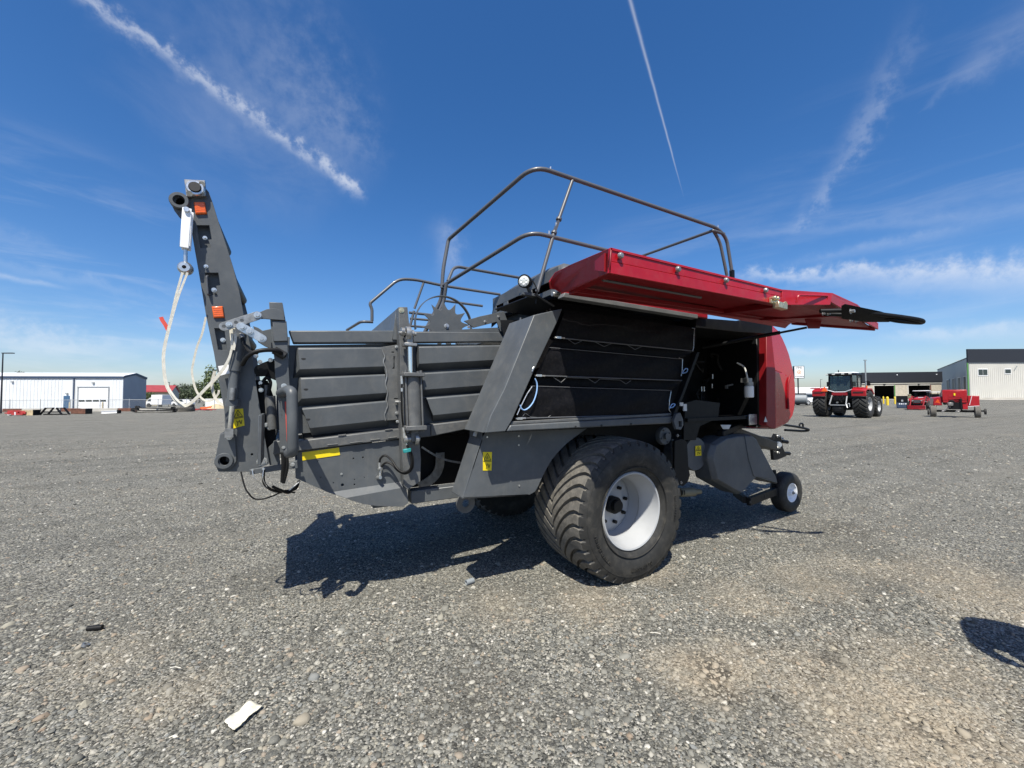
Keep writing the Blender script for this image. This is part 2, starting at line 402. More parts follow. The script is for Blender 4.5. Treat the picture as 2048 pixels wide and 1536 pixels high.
def make_wheel(par, c, R, W, rim_r, N, depth, curve, tread_m, rim_m, name='wheel', gw=.28, dish=.25, near=-1, flat=0.0, simple=False, side_m=None):
    """near = -1: the dish opens towards -Y"""
    c = Vector(c); hw = W / 2
    V = [-1.0, -.86, -.7, -.5, -.32, -.16, -.04, .04, .16, .32, .5, .7, .86, 1.0]
    if simple: V = [-1, -.6, -.2, -.02, .02, .2, .6, 1]
    prof = []
    side = [(-.80, rim_r + .005, -3), (-.92, rim_r + (R - rim_r) * .16, -3), (-1.0, rim_r + (R - rim_r) * .45, -2.4), (-.985, rim_r + (R - rim_r) * .66, -1.7), (-.94, rim_r + (R - rim_r) * .80, -1.28), (-.90, R * .958, -1.12)]
    prof += [(a * hw, r, v) for a, r, v in side]
    prof += [(v * hw * .86, R * (1 - .035 * v * v), v) for v in V]
    prof += [(-a * hw, r, -v) for a, r, v in side[::-1]]
    vs, fs = tyre_mesh(prof, N, None, depth, curve, gw)
    vs = [Vector(v) + c for v in vs]
    if flat: vs = [Vector((v.x, v.y, max(v.z, flat))) for v in vs]
    s = MB(); s.v = [tuple(v) for v in vs]; s.f = fs
    tyre = s.build('tyre', [tread_m, side_m] if side_m else tread_m, par, smooth=32)
    if side_m:
        m = len(prof) - 1; band = [1 if (abs(prof[q][2]) > 1.15 or abs(prof[q + 1][2]) > 1.3) else 0 for q in range(m)]
        tyre.data.polygons.foreach_set('material_index', [band[k % m] for k in range(len(tyre.data.polygons))])
    n = near; rr = rim_r
    s = MB(); s.lathe(c, (0, n, 0), [(hw * .80, rr + .012), (hw * .84, rr + .018), (hw * .87, rr + .010), (hw * .86, rr - .004), (hw * .78, rr - .012), (hw * .66, rr - .022), (hw * .5, rr - .05), (hw * .36, rr - .058), (hw * .30, rr - .04), (hw * .05, rr - .045), (-hw * .1, rr - .07), (-hw * .6, rr - .05), (-hw * .86, rr + .01), (-hw * .80, rr + .014)], 56)
    rim = s.build('rim', rim_m, par, smooth=40)
    d0 = hw - dish - .05
    s = MB(); s.lathe(c, (0, n, 0), [(d0 + .0, rr - .045), (d0 + .015, rr * .80), (d0 + .045, rr * .66), (d0 + .05, rr * .42), (d0 + .05, 0.0)], 40); dk = s.build('rim_disc', rim_m, rim, smooth=40)
    s = MB(); s.cyl(c + Vector((0, n * (d0 + .04), 0)), c + Vector((0, n * (d0 + .12), 0)), rr * .24, 26); s.cyl(c + Vector((0, n * (d0 + .12), 0)), c + Vector((0, n * (d0 + .16), 0)), rr * .17, 22); s.build('hub', M_DARK if not simple else M_STEEL, rim, bevel=.004)
    s = MB()
    for q in range(8):
        a = 2 * math.pi * q / 8 + .2; p = c + Vector((math.cos(a) * rr * .52, n * (d0 + .05), math.sin(a) * rr * .52)); s.cyl(p, p + Vector((0, n * .035, 0)), .018, 6)
    s.build('wheel_nut', M_DARK, rim)
    return tyre


def flot(v):
    a = min(abs(v), 1.25)
    return -2.0 * min(a, 1.05) + .5 if v > 0 else -2.5 * math.sin(math.pi / 2 * min(1.0, a * 1.02)) + .6 * max(0, a - .9)


def chevron(v):
    return 1.1 * min(abs(v), 1.1) + (.5 if v > 0 else 0)


# ================================================================ GROUND
def gz(x, y):
    d = math.hypot(x, y); lat = (x * _r.x + y * _r.y) / max(d, 1e-6)
    a = min(1, max(0, (d - 60) / 70)); b = min(1, max(0, (lat - .35) / .25)); return .72 * a * a * (3 - 2 * a) * b * b * (3 - 2 * b)


radii = [0] + [0.6 * 1.085 ** k for k in range(112)]; radii = [r for r in radii if r < 6000] + [9000]
NA = 120; vs = [(0, 0, 0)]; fs = []
for i, r in enumerate(radii[1:]):
    for k in range(NA): a = 2 * math.pi * k / NA; vs.append((r * math.cos(a), r * math.sin(a), gz(r * math.cos(a), r * math.sin(a))))
for k in range(NA): fs.append((0, 1 + k, 1 + (k + 1) % NA))
for i in range(len(radii) - 2):
    for k in range(NA): a = 1 + i * NA; k2 = (k + 1) % NA; fs.append((a + k, a + k2, a + NA + k2, a + NA + k))

mg = bpy.data.materials.new('packed_gravel'); mg.use_nodes = True; t = mg.node_tree; b = t.nodes['Principled BSDF']; n = NG(t)
tcn = t.nodes.new('ShaderNodeTexCoord'); P = tcn.outputs['Object']


def ramp(t, fac, stops):
    r = t.nodes.new('ShaderNodeValToRGB'); e = r.color_ramp.elements
    while len(e) < len(stops): e.new(.5)
    for k, (p, c) in enumerate(stops): e[k].position = p; e[k].color = (*c, 1)
    t.links.new(fac, r.inputs[0]); return r.outputs[0]


def mixc(t, f, a, b_, mode='MIX'):
    m = t.nodes.new('ShaderNodeMix'); m.data_type = 'RGBA'; m.blend_type = mode
    for v, k in ((f, 'Factor'), (a, 'A'), (b_, 'B')):
        if isinstance(v, (int, float)): m.inputs[k].default_value = v
        elif isinstance(v, tuple): m.inputs[k].default_value = (*v, 1)
        else: t.links.new(v, m.inputs[k])
    return m.outputs['Result']


def voro(t, v, scale, feature='F1', rnd=1.0):
    x = t.nodes.new('ShaderNodeTexVoronoi'); x.feature = feature; x.inputs['Scale'].default_value = scale; x.inputs['Randomness'].default_value = rnd
    t.links.new(v, x.inputs['Vector']); return x


STONE = [(0.0, (.022, .023, .021)), (.2, (.055, .056, .052)), (.42, (.122, .121, .107)), (.62, (.200, .195, .165)), (.76, (.170, .176, .168)), (.87, (.285, .267, .215)), (.96, (.345, .33, .28)), (1.0, (.44, .42, .37))]


def bw(t, c):
    x = t.nodes.new('ShaderNodeSeparateColor'); t.links.new(c, x.inputs[0]); return x.outputs[0]


v1 = voro(t, P, 95); v2 = voro(t, P, 38)
c1 = ramp(t, bw(t, v1.outputs['Color']), [(p * .9, tuple(x * .86 for x in c)) for p, c in STONE]); c2 = ramp(t, bw(t, v2.outputs['Color']), STONE)
pick = n.sstep(bw(t, v2.outputs['Color']), .55, .6)
stone = mixc(t, n.m('MULTIPLY', pick, n.m('SUBTRACT', 1, n.sstep(v2.outputs['Distance'], .35, .5))), c1, c2)
big = n.noise(P, .33, 5, .62, .4); med = n.noise(P, 1.6, 5, .65, .3); grit = n.noise(P, 300, 2, .6)
fines = mixc(t, n.sstep(grit, .3, .7), (.040, .040, .036), (.165, .158, .132))
base = mixc(t, n.sstep(med, .38, .66), stone, mixc(t, .5, stone, fines))
# dusty tan ground showing through in places
DUSTY = ((2.16, 1.58, .34, .9), (2.5, 1.62, .22, .5), (2.7, .85, .7, .85), (3.4, .95, .45, .6), (5.2, 1.1, .8, .6), (4.05, 1.85, .45, .45), (3.2, 2.0, .4, .4), (2.13, 2.62, .4, .55), (2.95, 2.75, .35, .5), (1.46, 2.9, .35, .35), (4.8, 1.75, .5, .35), (-.56, 2.9, .3, .35), (-1.0, 3.5, .4, .3), (2.45, 1.2, .2, .4))


def dust_blobs(t, n, P, med):
    blob = None
    for (x, y, r, w) in DUSTY:
        vm = t.nodes.new('ShaderNodeVectorMath'); vm.operation = 'DISTANCE'; t.links.new(P, vm.inputs[0]); vm.inputs[1].default_value = (x, y, 0)
        q = n.m('MULTIPLY', n.sstep(n.m('ADD', vm.outputs['Value'], n.m('MULTIPLY', n.m('SUBTRACT', med, .5), 1.8 * r)), r * 1.3, r * .1), w)
        blob = q if blob is None else n.m('MAXIMUM', blob, q)
    return blob


blob = dust_blobs(t, n, P, med)
dustf = n.m('MULTIPLY', n.m('MAXIMUM', n.m('MULTIPLY', n.sstep(big, .56, .72), .35), blob), n.m('ADD', n.m('MULTIPLY', grit, .5), .42))
dust = mixc(t, n.sstep(n.noise(P, 9, 4, .6), .35, .65), (.37, .30, .21), (.32, .28, .21))
out = mixc(t, n.m('MULTIPLY', dustf, .9), base, dust)
# old oil and mud stains, and faint wheel tracks crossing the yard
stain = None
for (x, y, r, w) in ((2.22, 1.60, .12, .75), (2.1, 1.45, .10, .6), (2.3, 1.7, .09, .5), (3.2, 1.32, .10, .5), (2.95, 1.30, .09, .45), (2.7, 1.28, .08, .4), (2.75, .82, .10, .5), (2.9, .7, .07, .5), (5.9, 2.5, .5, .3), (-2.5, 4.5, .8, .3), (.9, 2.15, .3, .25)):
    vm = t.nodes.new('ShaderNodeVectorMath'); vm.operation = 'DISTANCE'; t.links.new(P, vm.inputs[0]); vm.inputs[1].default_value = (x, y, 0)
    q = n.m('MULTIPLY', n.sstep(n.m('ADD', vm.outputs['Value'], n.m('MULTIPLY', n.m('SUBTRACT', n.noise(P, 5, 4, .65), .5), 2.4 * r)), r * 1.4, r * .3), w)
    stain = q if stain is None else n.m('MAXIMUM', stain, q)
out = mixc(t, stain, out, (.052, .044, .034))
trk = n.noise(n.scale(P, (.10, 1.3, 1)), 1.0, 3, .5, .3); out = mixc(t, n.m('MULTIPLY', n.sstep(trk, .52, .68), .30), out, (.215, .20, .165)); out = mixc(t, n.m('MULTIPLY', n.sstep(trk, .46, .34), .25), out, (.062, .060, .054))
far_d = t.nodes.new('ShaderNodeVectorMath'); far_d.operation = 'LENGTH'; t.links.new(P, far_d.inputs[0])
streak = n.noise(n.scale(P, (.05, .4, 1)), 1.0, 4, .6)
out = mixc(t, n.m('MULTIPLY', n.sstep(streak, .45, .75), .25), out, (.23, .215, .185))
t.links.new(out, b.inputs['Base Color']); b.inputs['Roughness'].default_value = .92; b.inputs['Specular IOR Level'].default_value = .2
h = n.m('ADD', n.m('MULTIPLY', n.m('SUBTRACT', .6, v1.outputs['Distance']), .35), n.m('MULTIPLY', n.m('MULTIPLY', n.m('SUBTRACT', .6, v2.outputs['Distance']), pick), 1.0))
h = n.m('ADD', h, n.m('MULTIPLY', grit, .12)); h = n.m('ADD', h, n.m('MULTIPLY', med, 1.2))
bn = t.nodes.new('ShaderNodeBump'); bn.inputs['Strength'].default_value = 1.0; bn.inputs['Distance'].default_value = .022; t.links.new(h, bn.inputs['Height']); t.links.new(bn.outputs[0], b.inputs['Normal'])
me = bpy.data.meshes.new('ground'); me.from_pydata(vs, [], fs); gr_ = link('ground', me, mg, smooth=0); tag(gr_, kind='structure')
me.polygons.foreach_set('use_smooth', [True] * len(me.polygons))

# concrete apron in front of the right-hand buildings
M_CONC = mat('apron_concrete', (.40, .38, .34), .85, var=.12, scale=.4, bump=.2, bscale=4)


def gp(px, py, D):
    p = Dp(px, py, D); return Vector((p.x, p.y, gz(p.x, p.y)))


# ================================================================ BUILDINGS
def wallM(name, c, per, depth=.25, dark=.75):
    m = mat(name, c, .55, var=.05, scale=.6)
    return m


M_WSTEEL = mat('white_ribbed_steel', (.66, .68, .69), .45, var=.05, scale=.5)
M_NAVY = mat('slate_blue_trim', (.035, .055, .10), .5, var=.08)
M_SLATE = mat('slate_blue_steel', (.25, .29, .35), .5, var=.06, scale=.6)
M_DOORB = mat('blue_door', (.05, .11, .20), .45)
M_BLACKST = mat('black_fascia', (.016, .018, .024), .5, var=.1)
M_BLOCK = mat('tan_block', (.40, .36, .29), .85, var=.12, scale=2.5)
M_LGREY = mat('light_grey_ribbed_steel', (.50, .49, .45), .5, var=.04, scale=.4)
M_DGREY = mat('grey_green_steel', (.22, .24, .25), .5, var=.06)
M_GREEN = mat('green_trim', (.08, .22, .06), .5)
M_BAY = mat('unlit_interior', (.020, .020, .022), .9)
M_TAN = mat('tan_siding', (.50, .42, .28), .8, var=.1)
M_ROOFR = mat('red_metal_roof', (.30, .045, .04), .5, var=.1, scale=1)
M_YEL = mat('yellow_bollard_paint', (.72, .52, .03), .5, var=.08)
M_GALV = mat('galvanised', (.42, .43, .43), .5, .4)
M_RUST = mat('rusty_steel', (.13, .055, .035), .8, var=.3, scale=4)
M_WOOD = mat('weathered_timber', (.45, .36, .22), .85, var=.25, scale=3)
M_SCRAPR = mat('faded_red_paint', (.33, .025, .025), .55, var=.25, scale=3, dust=.2)


def V(p, z): return Vector((p.x, p.y, p.z + z))


def slab(s, p0, p1, z0, z1, out, t):
    """vertical wall slab from p0 to p1, thickness t towards out"""
    o = out.normalized() * t
    return s.prism([V(p0, z0), V(p1, z0), V(p1, z1), V(p0, z1)], [V(p0, z0) + o, V(p1, z0) + o, V(p1, z1) + o, V(p0, z1) + o])


def ribs(name, p0, p1, z0, z1, out, pitch, m, par, w=.09, t=.03, skip=()):
    s = MB(); L = (p1 - p0).length; d = (p1 - p0) / L; k = pitch / 2
    while k < L:
        if not any(a < k < b for a, b in skip): slab(s, p0 + d * (k - w / 2), p0 + d * (k + w / 2), z0, z1, out, t)
        k += pitch
    o = s.build(name, m, par, smooth=0); o['kind'] = 'stuff'; return o


# ---- white warehouse on the left
P0, P1, P2 = gp(-420, 822, 56), gp(245, 819, 60.8), gp(291, 817, 66.5); P0.z = P1.z = P2.z = 0
back = P2 - P1; along = (P1 - P0); outw = -back.normalized()
WH = thing('warehouse', 'long white ribbed steel warehouse with blue trim and one white roller door', 'warehouse', tuple(P1))
s = MB(); H = 5.0; HR = 5.55; A0, A1, A2, A3 = P0, P1, P2, P0 + back
s.prism([A0, A1, A2, A3], [V(A0, H), V(A1, H), V(A2, H), V(A3, H)]); s.prism([V(A1, H), V(A2, H), V(A1 + back / 2, HR)], [V(A0, H), V(A3, H), V(A0 + back / 2, HR)]); s.build('wall', M_WSTEEL, WH)
eo = outw * .12; s = MB()
s.prism([V(A1, H + .03) + eo + along.normalized() * .15, V(A1 + back / 2, HR + .06) + along.normalized() * .15, V(A0 + back / 2, HR + .06), V(A0, H + .03) + eo], [v + Vector((0, 0, .12)) for v in (V(A1, H + .03) + eo + along.normalized() * .15, V(A1 + back / 2, HR + .06) + along.normalized() * .15, V(A0 + back / 2, HR + .06), V(A0, H + .03) + eo)])
s.prism([V(A1 + back / 2, HR + .06) + along.normalized() * .15, V(A2, H + .03) + along.normalized() * .15 - eo, V(A3, H + .03) - eo, V(A0 + back / 2, HR + .06)], [v + Vector((0, 0, .12)) for v in (V(A1 + back / 2, HR + .06) + along.normalized() * .15, V(A2, H + .03) + along.normalized() * .15 - eo, V(A3, H + .03) - eo, V(A0 + back / 2, HR + .06))])
s.build('roof', M_WHITE2, WH, smooth=0)
s = MB(); slab(s, A0, A1 + along.normalized() * .1, H - .28, H + .04, outw, .15); s.bar(V(A1, H - .02) + along.normalized() * .1, V(A1 + back / 2, HR + .02) + along.normalized() * .1, .12, .3); s.bar(V(A2, H - .02) + along.normalized() * .1, V(A1 + back / 2, HR + .02) + along.normalized() * .1, .12, .3); s.build('eave_trim', M_NAVY, WH, smooth=0)
s = MB(); slab(s, A1, A2, 0, H, along.normalized(), .03); s.prism([V(A1, H), V(A2, H), V(A1 + back / 2, HR)], [v + along.normalized() * .03 for v in (V(A1, H), V(A2, H), V(A1 + back / 2, HR))]); s.build('gable_cladding', M_SLATE, WH, smooth=0)


def onwall(px, Pa, Pb):
    """point of the wall line Pa-Pb seen in column px"""
    d = ray(px, 800); n_ = Vector((-(Pb - Pa).y, (Pb - Pa).x, 0)); k = (Pa - CAM).dot(n_) / d.dot(n_); p = CAM + d * k; return Vector((p.x, p.y, Pa.z))


L0 = (onwall(155, P0, P1) - P0).length; L1 = (onwall(218, P0, P1) - P0).length
ribs('wall_ribs', P0, P1, 0, H - .3, outw, .46, M_WSTEEL, WH, skip=((L0, L1), ((onwall(126, P0, P1) - P0).length, (onwall(141, P0, P1) - P0).length)))


def opening(name, pxa, pxb, z0, z1, Pa, Pb, out, m, par, t=.06, inset=0.0):
    s = MB(); slab(s, onwall(pxa, Pa, Pb) + out * inset, onwall(pxb, Pa, Pb) + out * inset, z0, z1, out, t); return s.build(name, m, par, smooth=0)


rd = opening('roller_door', 157, 216.5, .0, 3.35, P0, P1, outw, M_WHITE2, WH, .05)
s = MB(); a, b_ = onwall(157, P0, P1), onwall(216.5, P0, P1)
for k in range(6): slab(s, a, b_, .10 + k * .56, .125 + k * .56, outw, .056)
s.build('panel_joint', M_GALV, rd, smooth=0)
for k in range(4): w = opening('door_window', 158 + k * 14.2, 170 + k * 14.2, 1.20, 1.52, P0, P1, outw, M_GLASS, rd, .065)
s = MB()
for pa, pb, z0, z1 in ((155, 157, 0, 3.45), (216.5, 218, 0, 3.45), (155, 218, 3.36, 3.5)): slab(s, onwall(pa, P0, P1), onwall(pb, P0, P1), z0, z1, outw, .12)
s.build('door_frame', M_GALV, WH, smooth=0)
opening('entry_door', 127.5, 139.5, .05, 2.1, P0, P1, outw, M_DOORB, WH, .07)
opening('downpipe', 146, 149, 0, 4.8, P0, P1, outw, M_NAVY, WH, .1)
for px, z in ((186, 3.95), (24, 4.1), (134, 2.35)): opening('wall_lamp', px - 2, px + 2, z, z + .22, P0, P1, outw, M_GALV, WH, .2)
s = MB(); p = onwall(228, P0, P1);
for px in (216.5, 152):
    p = onwall(px, P0, P1) + outw * 1.2; s = MB(); s.cyl(p, V(p, 1.1), .1, 12); s.cyl(V(p, 1.1), V(p, 1.16), .1, 12, .05); o = s.build('bollard', M_TAN, None); tag(o, 'tan bollard between the white roller door and the %s' % ('slate blue gable' if px > 200 else 'dark downpipe'), 'bollard', 'bollards at the roller door')

# ---- house with the red roof, behind
def gable_house(name, label, cat, pa, pb, depth, H, HR, mw, mr, mg=None, grp=None):
    t_ = thing(name, label, cat, tuple(pa), 0, grp); d = (pb - pa).normalized(); nb = Vector((-d.y, d.x, 0)); bk = nb * depth
    s = MB(); s.prism([pa, pb, pb + bk, pa + bk], [V(v, H) for v in (pa, pb, pb + bk, pa + bk)]); s.prism([V(pb, H), V(pb + bk, H), V(pb + bk / 2, HR)], [V(pa, H), V(pa + bk, H), V(pa + bk / 2, HR)]); s.build('wall', mw, t_, smooth=0)
    s = MB()
    for sg, e in ((0, -nb * .4), (1, nb * .4)):
        a, b2 = (pa, pb) if sg == 0 else (pa + bk, pb + bk); Q = [V(a, H - .15) + e - d * .3, V(b2, H - .15) + e + d * .3, V(pb + bk / 2, HR + .12) + d * .3, V(pa + bk / 2, HR + .12) - d * .3]; s.prism(Q, [v + Vector((0, 0, .15)) for v in Q])
    s.build('roof', mr, t_, smooth=0)
    if mg:
        s = MB(); slab(s, pb, pb + bk, 0, H, d, .03); s.prism([V(pb, H), V(pb + bk, H), V(pb + bk / 2, HR)], [v + d * .03 for v in (V(pb, H), V(pb + bk, H), V(pb + bk / 2, HR))]); s.build('gable_cladding', mg, t_, smooth=0)
    return t_, d, nb


pa, pb = gp(233, 815, 91), gp(340, 814, 96); pa.z = pb.z = -.3
RH, d_, nb_ = gable_house('shop_building', 'tan building with a dull red metal roof behind the warehouse', 'building', pa, pb, 12, 3.6, 5.0, M_TAN, M_ROOFR, M_DGREY)
s = MB(); slab(s, onwall(322, pa, pb), onwall(338, pa, pb), 0, 2.6, -nb_, .05); s.build('shed_door', M_DGREY, RH, smooth=0)

# ---- workshop and metal building on the right
def gq(px, py, D): p = Dp(px, py, D); return p


W0, W1 = gp(1724, 798, 100), gp(1884, 798, 97); W0.z = W1.z = .66
wd = (W1 - W0).normalized(); wn = Vector((wd.y, -wd.x, 0)); wn = wn if wn.dot(CAM - W0) > 0 else -wn
WS = thing('workshop', 'low tan block workshop with a black fascia and two open vehicle bays', 'workshop', tuple(W0))
Ht = 6.7; Hf = 4.05
Dm = 99.0
bays = [(1748.5, 1790), (1817, 1862)]
zs = [0, 3.45]
s = MB(); e = [W0] + [onwall(x, W0, W1) for b2 in bays for x in b2] + [W1]
for k in (0, 2, 4): slab(s, e[k], e[k + 1], 0, Hf, -wn, .3)
for k in (1, 3): slab(s, e[k], e[k + 1], zs[1], Hf, -wn, .3)
s.build('wall', M_BLOCK, WS, smooth=0)
# courses of blockwork
s = MB()
for k in (0, 2, 4):
    for j in range(1, 10): slab(s, e[k], e[k + 1], j * .4, j * .4 + .03, wn, .012)
o = s.build('block_courses', M_CONC, WS, smooth=0); o['kind'] = 'stuff'
s = MB(); slab(s, W0, W1, Hf + .18, Ht, wn, .35); slab(s, W0, W1, Hf, Hf + .18, wn, .2); s.build('fascia', M_BLACKST, WS, smooth=0)
s = MB(); slab(s, W0, W1, Hf - .16, Hf - .002, wn, .22); s.build('fascia_trim', M_LGREY, WS, smooth=0)
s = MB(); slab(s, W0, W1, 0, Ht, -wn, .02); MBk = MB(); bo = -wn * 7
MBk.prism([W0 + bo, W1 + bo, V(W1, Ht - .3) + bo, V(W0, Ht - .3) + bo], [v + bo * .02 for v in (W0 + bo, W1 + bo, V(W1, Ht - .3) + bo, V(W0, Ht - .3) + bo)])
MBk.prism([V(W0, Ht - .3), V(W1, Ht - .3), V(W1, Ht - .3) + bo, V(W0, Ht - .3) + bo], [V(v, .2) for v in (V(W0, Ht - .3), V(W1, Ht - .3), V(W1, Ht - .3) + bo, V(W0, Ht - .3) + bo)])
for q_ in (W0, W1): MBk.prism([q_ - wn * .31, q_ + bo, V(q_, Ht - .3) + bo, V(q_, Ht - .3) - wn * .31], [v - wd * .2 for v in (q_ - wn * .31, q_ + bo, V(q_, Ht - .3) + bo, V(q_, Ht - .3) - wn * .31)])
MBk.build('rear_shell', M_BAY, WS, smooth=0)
for (xa, xb), jm in zip(bays, (M_GREEN, M_RUST)):
    p_, q_ = onwall(xa, W0, W1), onwall(xb, W0, W1); s = MB(); slab(s, p_ - wd * .12, p_ + wd * .06, 0, zs[1] + .1, wn, .05); slab(s, p_, q_, zs[1] - .02, zs[1] + .14, wn, .05); s.build('bay_frame', M_LGREY, WS, smooth=0)
    s = MB(); slab(s, q_ - wd * .1, q_ + wd * .1, 0, zs[1] + .1, wn, .06); s.build('bay_jamb', jm, WS, smooth=0)
    s = MB(); c_ = p_.lerp(q_, .5) - wn * 5; s.obox(V(c_, .55), 2.2, 1.2, .3, wd); s.obox(V(c_, .3), .1, .1, .6, wd); s.obox(V(c_ + wd * 1.3, .4), .7, .7, .8, wd); s.build('workbench', M_DGREY, WS, smooth=0)
for px in (1769, 1838): s = MB(); slab(s, onwall(px - 1.5, W0, W1), onwall(px + 1.5, W0, W1), Hf - .5, Hf - .25, wn, .35); s.build('wall_lamp', M_BLACKST, WS, smooth=0)
for px in (1793, 1872): s = MB(); slab(s, onwall(px - .8, W0, W1) + wn * .35, onwall(px + .8, W0, W1) + wn * .35, Ht - .75, Ht - .55, wn, .15); s.build('floodlight', M_WHITE2, WS, smooth=0)

B0, B1, B2 = gp(1937, 797, 84), gp(2420, 793, 84), gp(1877, 797, 122); B0.z = B1.z = .72; B2.z = .70
MBd = thing('metal_building', 'tall pale grey ribbed metal building with a black parapet and green corner trim', 'building', tuple(B0))
bd = (B1 - B0).normalized(); bn_ = Vector((bd.y, -bd.x, 0)); bn_ = bn_ if bn_.dot(CAM - B0) > 0 else -bn_
Hp, Hw, Hs = 10.6, 7.75, 8.7
s = MB(); slab(s, B0, B1, .35, Hw, -bn_, .3); s.build('wall', M_LGREY, MBd, smooth=0)
s = MB(); slab(s, B0, B1, -.1, .35, bn_, .06); s.build('footing', M_CONC, MBd, smooth=0)
ribs('wall_ribs', B0, B1, .36, Hw, bn_, .42, M_LGREY, MBd, .08, .05)
s = MB(); slab(s, B0 - bd * .1, B1, Hw + .1, Hp, bn_, .25); s.build('parapet', M_BLACKST, MBd, smooth=0)
s = MB(); slab(s, B0 - bd * .1, B1, Hw - .12, Hw + .1, bn_, .1); s.build('parapet_trim', M_DGREY, MBd, smooth=0)
sd = (B2 - B0).normalized(); sn = Vector((sd.y, -sd.x, 0)); sn = sn if sn.dot(bd) < 0 else -sn
s = MB(); slab(s, B0 + sd * .05, B2, 0, Hs, -sn, .3); s.build('side_wall', M_DGREY, MBd, smooth=0)
s = MB(); slab(s, B0 + sd * .05, B2, Hs - .02, Hs + .12, sn, .1); s.build('side_trim', M_BLACKST, MBd, smooth=0)
s = MB(); slab(s, B0 - bd * .12, B0 + bd * .12, .1, Hw, bn_, .12); s.build('corner_trim', M_GREEN, MBd, smooth=0)
for xa, xb in ((1895, 1900.5), (1906, 1911.5), (1918, 1924), (1929.5, 1935)):
    s = MB(); a, b_ = onwall(xb, B0, B2), onwall(xa, B0, B2); slab(s, a, b_, .0, 4.9, sn, .04); s.build('bay_door', M_BLACKST, MBd, smooth=0)
    s = MB(); slab(s, a, b_, 4.9, 5.05, sn, .12); slab(s, a - sd * .3, a, 0, 5.05, sn, .12); s.build('door_frame', M_LGREY, MBd, smooth=0)
zz = lambda y, D=84: 1.65 + (768 - y) / 800 * D * 1 + .0325 * D - .72
def win(xa, xb, y0, y1, n_):
    s = MB(); slab(s, onwall(xa, B0, B1), onwall(xb, B0, B1), z_at(y1), z_at(y0), bn_, .09); f = s.build('window', M_WHITE2, MBd, smooth=0)
    for k in range(n_):
        w = (xb - xa - 1) / n_; s = MB(); slab(s, onwall(xa + .7 + k * w, B0, B1), onwall(xa + .3 + (k + 1) * w, B0, B1), z_at(y1) + .12, z_at(y0) - .12, bn_, .10); s.build('pane', M_GLASS, f, smooth=0)


z_at = lambda y: (791 - y) / 800 * 84 + 1.65 - .72
win(1957.5, 1977, 738.5, 752.5, 2); win(2011, 2024, 738.5, 749, 1)
s = MB(); a, b_ = onwall(2030, B0, B1), onwall(2036, B0, B1); s.bar(V(a, z_at(742)) + bn_ * .1, V(b_, z_at(733)) + bn_ * .1, .1, .1); s.build('vent_pipe', M_DGREY, MBd)
s = MB(); r0 = onwall(1884, B0, B2) - sn * 3
s.bar(V(r0, Hs + .1), V(r0, Hs + 2.2), .12, .12); s.bar(V(r0, Hs + 2.1), V(r0 - sn * 5 , Hs + 2.1), .12, .12); s.build('rooftop_frame', M_LGREY, MBd, smooth=0)
# concrete apron
A_ = [onwall(1890, B0, B2) + sn * .1, B0 + bn_ * .1, B1, B1 + bn_ * 7, B0 + bn_ * 7 - bd * 4, W1 + wn * 14, W0 + wn * 14, W0 + wn * .2, W1 + wn * .2]
s = MB(); vs_ = [Vector((v.x, v.y, gz(v.x, v.y) + .03)) for v in A_]
s.add([vs_[1], vs_[2], vs_[3], vs_[4]], [(0, 1, 2, 3)]); s.add([vs_[7], vs_[8], vs_[5], vs_[6]], [(0, 1, 2, 3)]); tag(s.build('pavement', M_CONC, None, smooth=0), kind='structure')

# bollards in front of the workshop
for k, (px, D, lab) in enumerate(((1767, 66, 'slim yellow bollard nearest the big red tractor'), (1775, 60, 'thick yellow bollard standing between two slim ones'), (1790, 64, 'slim yellow bollard nearest the black lettered machine'))):
    p = gp(px, 806, D); s = MB(); r = .11 if k != 1 else .17; s.cyl(p, V(p, 1.05 if k != 1 else 1.15), r, 14); s.cyl(V(p, 1.05 if k != 1 else 1.15), V(p, 1.2 if k != 1 else 1.3), r, 14, r * .5); tag(s.build('bollard', M_YEL, None), lab, 'bollard', 'yellow bollards before the workshop')

# white ribbed shed, sign and far lamp posts
pa, pb = gp(1560, 800, 150), gp(1700, 800, 150); pa.z = pb.z = .2
s0 = thing('storage_shed', 'long low white ribbed shed with an open dark front behind the white pickup', 'shed', tuple(pa))
d_ = (pb - pa).normalized(); nn = Vector((d_.y, -d_.x, 0)); nn = nn if nn.dot(CAM - pa) > 0 else -nn
s = MB(); slab(s, pa, pb, 2.4, 4.4, nn, .3); s.prism([V(pa, 4.4), V(pb, 4.4), V(pb, 4.6) - nn * 10, V(pa, 4.6) - nn * 10], [V(v, .15) for v in (V(pa, 4.4), V(pb, 4.4), V(pb, 4.6) - nn * 10, V(pa, 4.6) - nn * 10)]); s.build('roof', M_WHITE2, s0, smooth=0)
ribs('wall_ribs', pa + nn * .3, pb + nn * .3, 2.4, 4.3, nn, .9, M_WSTEEL, s0, .3, .06)
s = MB(); slab(s, pa - nn * 8, pb - nn * 8, 0, 4.4, -nn, .3); s.build('wall', M_DGREY, s0, smooth=0)
SG = thing('pole_sign', 'white pole sign with black sides standing beyond the red baler nose', 'sign', tuple(gp(1597, 798, 118)))
D = 118; c0 = Dp(1597, 744.5, D); q = _r * 1; fw = (_f * -1)
wS, hS = 16 / 800 * D, 23 / 800 * D
s = MB(); s.obox(c0, wS + .3, .9, hS + .25, _r + Vector((_f.x, _f.y, 0)) * -.28); sgb = s.build('cabinet', M_BLACKST, SG)
ax_ = (_r + Vector((_f.x, _f.y, 0)) * -.28).normalized(); fn = Vector((ax_.y, -ax_.x, 0)); fn = fn if fn.dot(CAM - c0) > 0 else -fn
